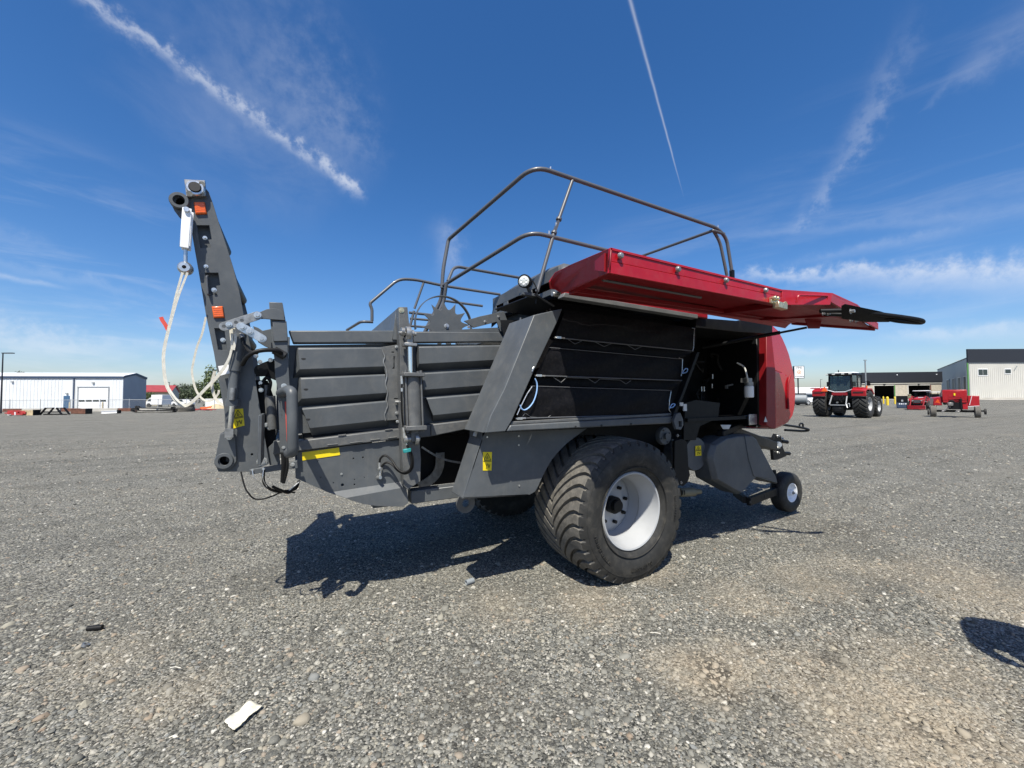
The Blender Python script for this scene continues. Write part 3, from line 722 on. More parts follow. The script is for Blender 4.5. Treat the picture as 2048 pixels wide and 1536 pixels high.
s = MB(); s.obox(c0 + fn * .47, wS, .06, hS, ax_); sgf = s.build('sign_face', M_WHITE2, SG)
def text(body, size, c, ax, upv, m, par, name='lettering', ext=.01):
    cu = bpy.data.curves.new(name, 'FONT'); cu.body = body; cu.size = size; cu.extrude = ext; cu.align_x = 'CENTER'; cu.align_y = 'CENTER'
    tmp = bpy.data.objects.new('tmp', cu); me = bpy.data.meshes.new_from_object(tmp); bpy.data.objects.remove(tmp); bpy.data.curves.remove(cu); me.name = name; me.materials.clear()
    ax = Vector(ax).normalized(); up = Vector(upv).normalized(); M = Matrix((ax, up, ax.cross(up))).transposed().to_4x4(); M.translation = c; me.transform(M)
    return link(name, me, m, par, smooth=0)


text('FMI', .95, c0 + fn * .51 + Vector((0, 0, hS * .36)), ax_, (0, 0, 1), M_INK, sgf)
M_SIGNO = mat('orange_print', (.75, .30, .12), .6)
s = MB(); s.lathe(c0 + fn * .505, fn, [(0, .38), (.02, .38), (.02, .55), (0, .55)], 20); s.cyl(c0 + fn * .5 - Vector((0, 0, .02)), c0 + fn * .53 - Vector((0, 0, .02)), .2, 12); s.build('sign_emblem', M_SIGNO, sgf)
s = MB()
for k, w in enumerate((.18, .26, .2, .3, .22, .3)): s.obox(c0 + fn * .51 + ax_ * (-.95 + k * .38) + Vector((0, 0, -hS * .38)), w, .02, .22, ax_)
s.build('small_print', M_INK, sgf)
s = MB(); b0_ = gp(1597, 798, 118); s.cyl(b0_, V(b0_, c0.z - b0_.z - hS / 2), .17, 12); s.build('pole', M_BLACKST, SG)


def lamp_post(px, ytop, D, label, arm=1.0, r=.09, side=1):
    b_ = gp(px, 800, D); top_ = Dp(px, ytop, D).z - b_.z; t_ = thing('street_lamp', label, 'lamp post', tuple(b_), 0, 'lamp posts round the yard')
    s = MB(); s.cyl(b_, V(b_, top_), r, 10, r * .6); s.build('pole', M_BLACKST, t_)
    s = MB(); s.obox(V(b_ + _r * side * arm * .5, top_), arm, .28, .10, _r); s.build('lamp_head', M_BLACKST, t_); return t_


lamp_post(2.5, 706, 46, 'tall dark lamp post standing in front of the white warehouse', 1.2)
lamp_post(338, 765, 80, 'thin lamp post with a bent arm above the red roof', 1.0, .06, -1)
lamp_post(412, 745, 75, 'square headed post beside the bushy tree behind the chute straps', 1.6, .09)
lamp_post(1642, 759, 140, 'small distant lamp post just left of the large red tractor', .6, .1)
lamp_post(1621, 776, 200, 'tiny far lamp post above the white pickup', .6, .13)
tl = thing('tall_pole', 'tall thin grey pole rising behind the large red tractor cab', 'pole', tuple(gp(1733, 806, 50)))
b_ = gp(1733, 806, 50); s = MB(); s.cyl(b_, V(b_, Dp(1731, 722, 50).z - b_.z), .085, 12, .07); s.build('pole', M_DGREY, tl)
s = MB(); hh = Dp(1731, 721, 50).z - b_.z; s.cyl(V(b_, hh), V(b_, hh + .1), .15, 12); s.build('cap', M_DGREY, tl)

# ---- chain-link fence along the left
M_MESH = mat('fence_wire', (.42, .43, .42), .6, .3)
FE = thing('chain_link_fence', 'galvanised chain link fence running along behind the scrap row', 'fence', tuple(gp(120, 821, 53)))
F0, F1 = gp(-300, 824, 51), gp(470, 818, 56); F0.z = F1.z = 0; fd = (F1 - F0).normalized(); L = (F1 - F0).length
s = MB(); s.cyl(V(F0, 1.5), V(F1, 1.5), .03, 6); s.build('top_rail', M_GALV, FE)
for k in range(int(L / 3.6) + 1): p = F0 + fd * k * 3.6; s = MB(); s.cyl(p, V(p, 1.62), .035, 8); s.build('fence_post', M_GALV, FE)
s = MB(); st = .22; k = 0.0
while k < L:
    a = F0 + fd * k
    for sg in (-1, 1): b2 = a + fd * sg * 1.4; s.bar(V(a, .05), V(b2, 1.48), .006, .006)
    k += st
o = s.build('wire_mesh', M_MESH, FE, smooth=0); o['kind'] = 'stuff'

# ---- scrap row at the edge of the gravel
def put(name, label, cat, px, py, D=None, rz=0.0, grp='scrap laid out along the yard edge'):
    p = Zp(px, py, 0) if D is None else gp(px, py, D); return thing(name, label, cat, (p.x, p.y, 0), rz, grp), p


RZ = math.atan2(_r.y, _r.x)
def LB(s, name, m, par, **k):
    s.extra = []; o = s.build(name, m, None, **k)
    for q in [o] + s.extra: q.parent = par
    return o


t_, p = put('scrap_pile', 'heap of faded red machine parts beside the stack of pale timbers', 'scrap', 30, 831, None, RZ); rnd = random.Random(3)
s = MB()
for k in range(9): s.obox((rnd.uniform(-1.0, .7), rnd.uniform(-.3, .3), rnd.uniform(.08, .35)), rnd.uniform(.3, .9), .14, rnd.uniform(.1, .22), (1, rnd.uniform(-.4, .4), rnd.uniform(-.35, .35)))
s.obox((-.1, .25, .34), 1.8, .12, .35); LB(s, 'red_part', M_SCRAPR, t_)
s = MB(); s.obox((-.2, -.2, .12), .35, .2, .12, (1, 0, .4)); s.obox((.3, -.2, .2), .12, .12, .3); LB(s, 'pale_part', M_WHITE2, t_)
t_, p = put('timber_stack', 'stack of pale timbers beside the red scrap heap', 'timber', 60, 830.5, None, RZ); s = MB()
for j in range(4):
    for i in range(3): s.obox((rnd.uniform(-.05, .05), i * .2 - .2, .06 + j * .13), 1.25, .18, .12)
LB(s, 'timber', M_WOOD, t_); s = MB(); s.obox((.66, 0, .28), .05, .6, .55); LB(s, 'end_strap', M_DARK, t_)
t_, p = put('steel_trestle', 'black steel A frame trestle in the scrap row', 'trestle', 102, 830, None, RZ); s = MB()
for sg in (-1, 1): s.bar((sg * 1.15, 0, 0), (sg * .55, 0, .72), .12, .12); s.bar((sg * 1.15, .7, 0), (sg * .55, .7, .72), .12, .12); s.bar((sg * .55, 0, .70), (sg * .55, .7, .70), .08, .08)
s.bar((-.75, 0, .32), (.75, 0, .32), .14, .1); s.bar((-1.1, .3, .06), (1.3, .3, .06), .1, .1); LB(s, 'frame', M_DARK, t_)
t_, p = put('rusty_box', 'rusty brown steel box in the scrap row before the roller door', 'box', 162, 828, None, RZ); s = MB(); s.obox((0, 0, .27), 1.6, .6, .48); LB(s, 'tub', M_RUST, t_, bevel=.02); s = MB(); s.obox((.84, 0, .30), .08, .66, .6); LB(s, 'end_plate', M_DARK, t_); s = MB(); s.obox((-.0, .0, .53), 1.64, .64, .05); LB(s, 'rim', M_RUST, t_)
t_, p = put('steel_beam', 'long white painted beam lying in the scrap row', 'beam', 220, 827, None, RZ); s = MB(); s.obox((0, 0, .16), 1.75, .16, .06, (1, 0, .04)); s.obox((0, 0, .30), 1.75, .3, .05, (1, 0, .04)); s.obox((0, 0, .04), 1.75, .3, .05, (1, 0, .04)); s.obox((0, -.08, .17), 1.72, .02, .24, (1, 0, .04)); LB(s, 'flange', M_WHITE2, t_); s = MB(); s.obox((1.0, 0, .2), .2, .3, .36); LB(s, 'end_block', M_DARK, t_)
t_, p = put('edge_curb', 'low grey timber curb behind the scrap row', 'curb', 150, 823, None, RZ)
for k in range(8): s = MB(); s.obox((-8 + k * 2.5, rnd.uniform(-.06, .06), .2), 2.42, .3, .42, (1, rnd.uniform(-.01, .01), 0)); LB(s, 'timber', M_CONC if k % 3 else M_RUST, t_, bevel=.01)
t_, p = put('rubber_tracks', 'long heap of black rubber crawler tracks lying in the scrap row', 'tracks', 308, 825, None, RZ)
for j in range(2):
    s = MB(); N_ = 44; z0 = .14 + j * .22; hl = 2.5 - j * .35
    for k in range(N_):
        a0, a1 = 2 * math.pi * k / N_, 2 * math.pi * (k + 1) / N_; f_ = lambda a: Vector((hl * max(-1, min(1, 1.25 * math.cos(a))), .0 + j * .15, z0 + .13 * math.sin(a) + .06 * math.cos(a * 2 + j) + (.28 if math.cos(a) < -.7 or math.cos(a) > .8 else 0) * (.5 + .5 * math.sin(a))))
        s.bar(f_(a0), f_(a1), .5, .05, (0, .1, 1)); s.bar(f_(a0) + Vector((0, 0, .03)), f_(a0).lerp(f_(a1), .4) + Vector((0, 0, .03)), .5, .07, (0, .1, 1))
    LB(s, 'track', M_RUBBER, t_, smooth=0)
t_, p = put('tyre_pile', 'two big lugged tyres lying flat on the scrap row behind the hanging straps', 'tyre pile', 372, 823, None, RZ)
vs_, fs_ = tyre_mesh([(-.25, .5, -3), (-.28, .62, -1.7), (-.26, .84, -1.12), (-.24, .88, -1), (-.12, .9, -.5), (-.01, .9, -.05), (.01, .9, .05), (.12, .9, .5), (.24, .88, 1), (.26, .84, 1.12), (.28, .62, 1.7), (.25, .5, 3)], 20, None, .06, chevron, .5)
for k, (sc, dz, nm) in enumerate(((1, .28, 'tyre'), (.8, .72, 'tyre'))):
    s = MB(); s.v = [(x * sc + k * .15, z * sc, y * sc + dz) for x, y, z in vs_]; s.f = list(fs_); LB(s, nm, M_TREAD, t_)
t_, p = put('scrap_pile', 'scatter of red frame pieces between the tyre and the chute foot', 'scrap', 412, 821, None, RZ); s = MB()
for k in range(12): s.obox((rnd.uniform(-1.4, 2.0), rnd.uniform(-.4, .4), rnd.uniform(.06, .22)), rnd.uniform(.4, 1.2), .10, .08, (1, rnd.uniform(-.5, .5), rnd.uniform(-.2, .2)))
LB(s, 'red_part', M_SCRAPR, t_)
t_, p = put('sand_pile', 'small tan heap of sand and orange netting seen behind the chute', 'pile', 432, 817, None, RZ, None); s = MB(); s.lathe((0, 0, 0), (0, 0, 1), [(-.05, 1.6), (.2, 1.3), (.55, .6), (.75, .1), (.76, 0)], 18); LB(s, 'sand', M_WOOD, t_); s = MB(); s.obox((-.6, -1.3, .16), 1.6, .3, .3, (1, .1, .1)); LB(s, 'netting', M_ORANGE, t_)
p = gp(436, 814, 66); t_ = thing('white_container', 'white ribbed container partly hidden by the chute', 'container', (p.x, p.y, 0), RZ); s = MB(); s.obox((.8, 0, .8), 4.2, 2.2, 1.55); LB(s, 'body', M_WHITE2, t_); s = MB()
for k in range(12): s.obox((-1.2 + k * .36, -1.12, .8), .1, .05, 1.5)
LB(s, 'corrugation', M_WSTEEL, t_)
p = gp(319, 815, 78); t_ = thing('box_truck', 'white box truck parked in front of the tan building', 'truck', (p.x, p.y, 0), RZ); s = MB(); s.obox((.35, 0, 1.4), 2.1, 2.2, 1.9); LB(s, 'cargo_box', M_WHITE2, t_, bevel=.04)
s = MB(); s.prism([(-.72, -1, .4), (-1.75, -1, .4), (-1.75, -1, 1.0), (-1.15, -1, 1.75), (-.72, -1, 1.8)], [(-.72, 1, .4), (-1.75, 1, .4), (-1.75, 1, 1.0), (-1.15, 1, 1.75), (-.72, 1, 1.8)]); LB(s, 'cab', M_WHITE2, t_, bevel=.04)
s = MB(); s.prism([(-.8, -1.01, 1.1), (-1.5, -1.01, 1.1), (-1.18, -1.01, 1.6), (-.8, -1.01, 1.65)], [(-.8, -1.0, 1.1), (-1.5, -1.0, 1.1), (-1.18, -1.0, 1.6), (-.8, -1.0, 1.65)]); LB(s, 'cab_window', M_GLASS, t_)
for x in (-1.2, .9): s = MB(); s.cyl((x, -1.05, .38), (x, -.8, .38), .38, 18); LB(s, 'wheel', M_RUBBER, t_)
p = gp(366, 815, 84); t_ = thing('parked_car', 'white car parked behind the fence beneath the hanging straps', 'car', (p.x, p.y, 0), RZ); s = MB(); s.prism([(-1.9, -.85, .3), (1.9, -.85, .3), (1.95, -.85, .8), (1.0, -.85, .95), (.5, -.85, 1.45), (-.9, -.85, 1.45), (-1.6, -.85, .95), (-1.95, -.85, .85)], [(-1.9, .85, .3), (1.9, .85, .3), (1.95, .85, .8), (1.0, .85, .95), (.5, .7, 1.45), (-.9, .7, 1.45), (-1.6, .85, .95), (-1.95, .85, .85)]); LB(s, 'body', M_WHITE2, t_, bevel=.05)
s = MB(); s.prism([(.85, -.86, .98), (.45, -.86, 1.38), (-.85, -.86, 1.38), (-1.35, -.86, .98)], [(.85, -.85, .98), (.45, -.85, 1.38), (-.85, -.85, 1.38), (-1.35, -.85, .98)]); LB(s, 'side_window', M_GLASS, t_)
for x in (-1.2, 1.2): s = MB(); s.cyl((x, -.9, .33), (x, -.65, .33), .33, 18); LB(s, 'wheel', M_RUBBER, t_)

# ---- trees
M_BARK = mat('bark', (.09, .07, .05), .9, var=.25); M_LEAF = [mat('leaf_green', (.075, .105, .030), .6, var=.35, scale=3), mat('leaf_olive', (.060, .080, .040), .6, var=.35, scale=3)]


def tree(name, label, px, py, D, H, Rc, n_, lm, seed, leaf=.22, cz=.6, squash=1.0, grp='trees beyond the fence'):
    p = gp(px, py, D); t_ = thing(name, label, 'tree', (p.x, p.y, 0), 0, grp); r_ = random.Random(seed); s = MB(); s.cyl((0, 0, -.3), (.1, .05, H * .45), H * .035, 9, H * .02); tips = []
    for k in range(7):
        a = r_.uniform(0, 6.28); e = Vector((math.cos(a) * Rc * .6, math.sin(a) * Rc * .6, H * r_.uniform(.5, .9))); s.cyl((.08, .04, H * r_.uniform(.25, .42)), e, H * .014, 6, H * .004); tips.append(e)
    LB(s, 'trunk', M_BARK, t_); vs, fs = [], []
    cl = [Vector((r_.gauss(0, .45) * Rc, r_.gauss(0, .45) * Rc, H * cz + r_.gauss(0, .36) * H * (1 - cz) * 1.15 * squash)) for _ in range(max(10, n_ // 90))] + tips
    for k in range(n_):
        c = r_.choice(cl); q = c + Vector((r_.gauss(0, 1), r_.gauss(0, 1), r_.gauss(0, .8))) * Rc * .17; nrm = Vector((r_.gauss(0, 1), r_.gauss(0, 1), r_.gauss(.4, 1))).normalized(); u = nrm.orthogonal().normalized(); w = nrm.cross(u); l = leaf * r_.uniform(.6, 1.3); o = len(vs)
        vs += [q - u * l, q + w * l * .5, q + u * l, q - w * l * .5]; fs.append((o, o + 1, o + 2, o + 3))
    s = MB(); s.v = [tuple(v) for v in vs]; s.f = fs; LB(s, 'crown', lm, t_, smooth=0); return t_


tree('leafy_tree', 'bushy green tree showing behind the folded chute and its straps', 428, 812, 74, 6.2, 2.3, 5200, M_LEAF[0], 1, .20, .5, 1.2)
tree('leafy_tree', 'round dark tree on the skyline beneath the inner strap loop', 372, 806, 150, 7.0, 3.6, 3000, M_LEAF[1], 2, .32, .6)
tree('leafy_tree', 'low dark tree just right of the red roofed building', 356, 808, 140, 5.0, 4.2, 2600, M_LEAF[1], 3, .32, .5, .7)
tree('leafy_tree', 'spreading dark tree between the straps and the chute foot', 398, 808, 140, 5.4, 4.6, 2800, M_LEAF[1], 4, .32, .5, .7)
tree('leafy_tree', 'sparse tree in front of the tan building beside the box truck', 300, 815, 82, 3.0, 1.3, 900, M_LEAF[0], 5, .16, .7, .6)
tree('leafy_tree', 'dark treetop showing above the left part of the warehouse roof', 26, 800, 105, 9.1, 2.0, 1500, M_LEAF[1], 6, .28, .75, .7)
tree('leafy_tree', 'smaller dark treetop above the warehouse roof', 44, 800, 105, 8.6, 1.4, 800, M_LEAF[1], 7, .28, .8, .6)
# ================================================================ THE BALER (faces +X; its near side looks at the camera)
YC = 4.15
YN = 3.40
BAL = thing('square_baler', 'large dark grey square baler with its red side hood propped open, standing on the gravel', 'baler', (2.7, YC, 0))


def mirror(y): return 2 * YC - y


# ---- chamber: walls, ribs, beams
ch = pl('chamber_wall', [(577, 691), (800, 688), (1030, 690), (1030, 850), (803, 850), (584, 868)], 3.472, 0.02, M_GREY, BAL)
box = MB(); a = Yp(598, 692, 3.47); b = Yp(1030, 700, 3.47); c = Yp(606, 866, 3.47); d = Yp(1030, 852, 3.47)
far = lambda v, y: Vector((v.x, y, v.z))
MB().prism([far(p, mirror(3.47)) for p in (a, b, d, c)], [far(p, mirror(3.40)) for p in (a, b, d, c)]).build('chamber_wall', M_GREY, BAL)
MB().prism([far(c, 3.49), far(d, 3.49), far(d, mirror(3.47)), far(c, mirror(3.47))], [far(p, y) - Vector((0, 0, .05)) for p, y in ((c, 3.49), (d, 3.49), (d, mirror(3.47)), (c, mirror(3.47)))]).build('chamber_floor', M_DARK, BAL)


def rib(px, dtop=0.012, dbot=0.062, dl=0.045, dr=0.03, y0=YN - .02, y1=3.474, m=M_GREY):
    TL, TR, BR, BL = [Yp(x, y, y0) for x, y in px[:4]]
    F = [TL, TR, BR, BL]; s = MB()
    mid = [TL + Vector((0, .012, dtop)), TR + Vector((0, .012, dtop)), BR + Vector((dr * .1, 0, 0)), BL + Vector((-dl * .1, 0, 0))]
    B = [Vector((TL.x - dl * .3, y1, TL.z + dtop)), Vector((TR.x + dr * .3, y1, TR.z + dtop)), Vector((BR.x + dr, y1, BR.z - dbot)), Vector((BL.x - dl, y1, BL.z - dbot))]
    s.add(F + mid[:2] + B, [(0, 1, 2, 3), (4, 5, 1, 0), (6, 7, 5, 4), (3, 2, 8, 9), (1, 5, 7, 8, 2), (0, 3, 9, 6, 4), (9, 8, 7, 6)])
    return s.build('rib', m, BAL, bevel=0.004, seg=2)


R1 = rib([(596, 698), (764, 697), (771, 733), (599, 739)])
R2 = rib([(601, 758), (771, 751), (774, 786), (603, 798)])
R3 = rib([(604, 819), (774, 804), (774, 840), (619, 857)], dl=-.02)
R4 = rib([(838, 695), (1018, 692), (1028, 718), (838, 728)], dl=.0)
R5 = rib([(846, 748), (1024, 738), (1010, 768), (846, 780)], dl=.0)
R6 = rib([(853, 798), (1004, 786), (1000, 817), (866, 831)], dl=-.03)
for (x, y), rr in (((607, 717), R1), ((612, 778), R2), ((616, 838), R3)):
    s = MB(); p = Yp(x, y, YN - .02); s.add([p + Vector((0.016 * math.cos(k * math.pi / 6), -0.0012, 0.011 * math.sin(k * math.pi / 6) * (1 if k > 6 else .35))) for k in range(12)], [tuple(range(12))])
    s.build('drain_hole', M_INK, rr, smooth=0)
# weld-edged latch plate at the end of the rear ribs
lp = pl('latch_plate', [(761, 695), (800, 689), (803, 838), (771, 841), (768, 832), (774, 812), (771, 802), (776, 785), (771, 770), (773, 752), (766, 722), (768, 712)], 3.385, 0.02, M_GREY2, BAL, [[(783, 703), (789, 703), (789, 706), (783, 706)], [(787, 712), (790, 712), (790, 738), (783, 738), (787, 734)], [(788, 796), (797, 796), (797, 799), (788, 799)]])
s = MB()
for x, y in ((793, 694), (796, 803), (793, 826), (799, 829), (795, 843)): s.bolt(Yp(x, y, 3.38), 0.012, 0.03)
s.cyl(Yp(790, 804, 3.36), Yp(808, 804, 3.36), 0.012, 10); s.build('bolt', M_ZINC, lp)


def beam(name, px, y0, y1, m=M_GREY, bev=0.008, par=None):
    A = [Yp(x, y, y0) for x, y in px]; B = [Vector((p.x, y1, p.z)) for p in A]
    return MB().prism(A, B).build(name, m, par or BAL, bevel=bev, seg=2)


beam('top_beam', [(577, 661), (799, 661), (799, 685), (586, 686)], 3.40, 3.50)
beam('top_beam', [(826, 663), (999, 664), (1011, 683), (826, 685)], 3.40, 3.50)
tb2 = beam('top_flange', [(826, 663), (850, 663), (995, 655), (999, 664)], 3.43, 3.47)
# the same beams on the far side of the chamber
for px in ([(577, 672), (799, 672), (799, 686), (586, 687)], [(826, 672), (1000, 672), (1011, 683), (826, 685)]):
    A = [Yp(x, y, 3.40) for x, y in px]
    MB().prism([Vector((p.x, mirror(3.46), p.z - .05)) for p in A], [Vector((p.x, mirror(3.38), p.z - .05)) for p in A]).build('top_beam', M_GREY, BAL, bevel=.008)
beam('bottom_rail', [(592, 882), (802, 857), (804, 877), (594, 903)], 3.36, 3.50, M_GREY2)
beam('bottom_rail', [(862, 849), (985, 835), (985, 848), (862, 873)], 3.36, 3.50, M_GREY2)
beam('bottom_rail', [(830, 853), (863, 849), (863, 873), (836, 876)], 3.375, 3.50, M_GREY)
# weld beads along the rail
s = MB()
for (x0, y0, x1, y1) in ((655, 890, 675, 888), (700, 886, 725, 883), (741, 880, 760, 878), (776, 876, 794, 874), (770, 860, 785, 858), (676, 871, 692, 869)):
    s.tube([Yp(x0, y0 + 0, 3.356), Yp((x0 + x1) / 2, (y0 + y1) / 2, 3.354), Yp(x1, y1, 3.356)], 0.0045, 6)
s.build('weld_bead', M_GREY2, BAL)
# lower pan, folded sheet
pan = pl('lower_pan', [(595, 904), (803, 879), (809, 962), (658, 985), (591, 956)], 3.39, 0.012, M_GREY, BAL,
         [circ(x, y, r, 12) for x, y, r in ((707, 917, 2), (726, 915, 2), (636, 922, 1.6), (685, 970, 3.4), (709, 969, 2), (709, 959, 1.4), (729, 955, 1.2), (642, 955, 1.4), (667, 966, 1.6))], bevel=0.001)
A = [Yp(658, 985, 3.39), Yp(809, 962, 3.39)]; B = [Yp(692, 996, 3.355), Yp(812, 974, 3.355)]
MB().prism([A[0], A[1], B[1], B[0]], [p + Vector((0, .012, -.004)) for p in (A[0], A[1], B[1], B[0])]).build('pan_bend', M_GREY, pan)
pl('pan_skirt', [(692, 996), (812, 974), (817, 1004), (807, 1013), (755, 1012), (728, 1008), (704, 1001)], 3.355, 0.012, M_GREY, pan, bevel=0.001)
MB().box((Yp(747, 1012, 3.4).x, 3.42, Yp(747, 1018, 3.4).z), (Yp(815, 1012, 3.4).x, 4.8, Yp(747, 1011, 3.4).z)).build('pan_crossbar', M_GREY, pan)
# floor of the pan, and its far wall
q = [Yp(595, 904, 3.39), Yp(803, 879, 3.39), Yp(809, 962, 3.39), Yp(658, 985, 3.39), Yp(591, 956, 3.39)]
MB().prism([far(p, mirror(3.40)) for p in q], [far(p, mirror(3.388)) for p in q]).build('lower_pan', M_GREY, BAL)
MB().prism([far(q[4], 3.402), far(q[3], 3.402), far(q[3], mirror(3.40)), far(q[4], mirror(3.40))], [far(p, y) + Vector((0, 0, .012)) for p, y in ((q[4], 3.402), (q[3], 3.402), (q[3], mirror(3.40)), (q[4], mirror(3.40)))]).build('pan_floor', M_GREY, BAL)
MB().prism([far(q[3], 3.402), far(q[2], 3.402), far(q[2], mirror(3.40)), far(q[3], mirror(3.40))], [far(p, y) + Vector((0, 0, .012)) for p, y in ((q[3], 3.402), (q[2], 3.402), (q[2], mirror(3.40)), (q[3], mirror(3.40)))]).build('pan_floor', M_GREY, BAL)
s = MB(); s.bolt(Yp(683, 948, 3.388), .008, .006); s.build('bolt', M_ZINC, pan)
pl('yellow_strip', [(604, 905), (678, 895), (680, 910), (605, 921)], 3.3862, 0.002, M_YELLOW, pan, bevel=0.0003)
MB().box((Yp(820, 990, 3.42).x, 3.38, Yp(820, 1006, 3.42).z), (2.3, 3.50, Yp(820, 985, 3.42).z + .02)).build('lower_rail', M_GREY, BAL, bevel=.006)
MB().box((Yp(820, 990, 3.42).x, mirror(3.50), Yp(820, 1006, 3.42).z), (5.0, mirror(3.38), Yp(820, 985, 3.42).z + .02)).build('lower_rail', M_GREY, BAL, bevel=.006)

s = MB(); s.tube(spline([Yp(x, y, 3.378) for x, y in ((764, 699), (769, 713), (767, 724), (772, 738), (774, 752), (771, 768), (775, 784), (773, 800), (775, 812), (769, 830), (771, 841))], 4), .0055, 6); s.build('weld_bead', M_STEEL, lp)
# ---- density frame: post, yoke across, hydraulic cylinder
post = beam('density_post', [(797, 614), (815, 614), (822, 680), (838, 860), (842, 920), (841, 963), (815, 980), (808, 972), (802, 860), (800, 700)], 3.28, 3.385, M_GREY2, .004)
MB().box((Yp(797, 614, 3.3).x + .004, mirror(3.385), .95), (Yp(812, 614, 3.3).x, mirror(3.28), Yp(797, 614, 3.3).z)).build('density_post', M_GREY, BAL, bevel=.004)
p = Yp(797, 614, 3.3)
MB().prism([(p.x - .03, 3.386, p.z - .26), (p.x + .07, 3.386, p.z - .26), (p.x + .07, 3.386, p.z), (p.x - .0, 3.386, p.z)],
           [(p.x - .03, mirror(3.386), p.z - .26), (p.x + .07, mirror(3.386), p.z - .26), (p.x + .07, mirror(3.386), p.z), (p.x - .0, mirror(3.386), p.z)]).build('density_yoke', M_GREY, BAL, bevel=.004)
s = MB(); s.bolt(Yp(803, 621, 3.28), .02, .008); s.build('bolt', M_ZINCY, post)
YH = 3.18
pr = MB(); pr.cyl(Yp(820, 694, YH), Yp(821, 748, YH), 0.021, 20); prod = pr.build('piston_rod', M_CHROME, BAL)
b0, b1 = Yp(824, 750, YH), Yp(828, 855, YH); dv = (b1 - b0).normalized()
bar = MB(); bar.cyl(b0, b1, 0.062, 26); body = bar.build('density_cylinder', M_GREY2, BAL)
tr = MB()
for ang in (35, 145, 215, 325):
    o = Vector((math.cos(math.radians(ang)), math.sin(math.radians(ang)), 0)) * .074
    tr.cyl(b0 + o, b1 + o, 0.008, 10)
    for e, sg in ((b0, -1), (b1, 1)): tr.cyl(e + o, e + o + dv * sg * .035, .012, 6)
tr.build('tie_rod', M_GREY2, body)
s = MB(); s.obox(b0, .165, .165, .03, (1, 0, 0), -dv); s.obox(b1, .165, .165, .035, (1, 0, 0), -dv)
s.obox(b1 + dv * .06, .06, .05, .10, (1, 0, 0), -dv); s.build('cylinder_head', M_GREY2, body, bevel=.004)
s = MB(); e = Yp(819, 690, YH); s.obox(e, .10, .10, .025, (1, 0, 0), -dv); s.obox(e - dv * .06, .05, .05, .11, (1, 0, 0), -dv); s.build('clevis', M_STEEL, body, bevel=.004)
s = MB(); c0 = Yp(816, 667, YH)
s.cyl(c0 + Vector((-.03, 0, .01)), c0 + Vector((-.055, 0, .01)), .034, 20); s.cyl(c0 + Vector((.018, 0, 0)), c0 + Vector((-.02, 0, 0)), .055, 24); s.cyl(c0 + Vector((.028, 0, 0)), c0 + Vector((.045, 0, 0)), .03, 20)
s.cyl(c0 + Vector((-.075, 0, 0)), c0 + Vector((.065, 0, 0)), .014, 12)
c1 = Yp(824, 878, YH); s.cyl(c1 + Vector((-.055, 0, 0)), c1 + Vector((.06, 0, 0)), .022, 14); s.cyl(c1 + Vector((.02, 0, 0)), c1 + Vector((.045, 0, 0)), .05, 20); s.cyl(c1 + Vector((-.04, 0, 0)), c1 + Vector((-.06, 0, 0)), .036, 18)
s.build('cylinder_pin', M_STEEL, body)
# brackets carrying the cylinder off the post
s = MB(); s.box((c0.x - .02, 3.18, c0.z - .03), (c0.x + .0, 3.30, c0.z + .02)); s.box((c1.x - .03, 3.18, c1.z - .04), (c1.x + .01, 3.30, c1.z + .04)); s.build('cylinder_bracket', M_GREY2, post)
hz = MB(); hz.tube(spline([Yp(804, 764, 3.16), Yp(803, 790, 3.16), Yp(804, 830, 3.17), Yp(807, 860, 3.2)]), .0075, 8)
hz.tube(spline([Yp(812, 886, 3.17), Yp(818, 902, 3.17), Yp(823, 925, 3.17), Yp(819, 940, 3.19), Yp(806, 944, 3.22), Yp(794, 936, 3.25), Yp(783, 920, 3.3), Yp(770, 911, 3.33), Yp(761, 917, 3.35), Yp(759, 928, 3.36)]), .0085, 8)
hz.tube(spline([Yp(814, 890, 3.18), Yp(824, 910, 3.18), Yp(825, 935, 3.19), Yp(812, 947, 3.22), Yp(797, 942, 3.26), Yp(784, 929, 3.3), Yp(773, 925, 3.33), Yp(764, 932, 3.35), Yp(762, 940, 3.36)]), .0085, 8)
hz.build('hydraulic_hose', M_HOSE, BAL)
s = MB(); s.cyl(Yp(803, 752, 3.16), Yp(804, 768, 3.16), .013, 10); s.cyl(Yp(804, 776, 3.16), Yp(804, 783, 3.16), .011, 10); s.cyl(Yp(807, 855, 3.17), Yp(809, 876, 3.17), .014, 10); s.cyl(Yp(809, 876, 3.17), Yp(813, 890, 3.17), .010, 10)
s.cyl(Yp(759, 925, 3.36), Yp(759, 936, 3.36), .012, 10); s.cyl(Yp(758, 938, 3.36), Yp(763, 938, 3.33), .013, 8); s.cyl(Yp(762, 938, 3.36), Yp(760, 952, 3.36), .012, 10); s.cyl(Yp(755, 955, 3.385), Yp(761, 955, 3.34), .014, 8)
s.build('hose_fitting', M_ZINC, BAL)
MB().obox(Yp(814, 901, 3.17), .06, .03, .03, (1, 0, .15)).build('hose_clamp', M_TEAL, BAL, bevel=.004)

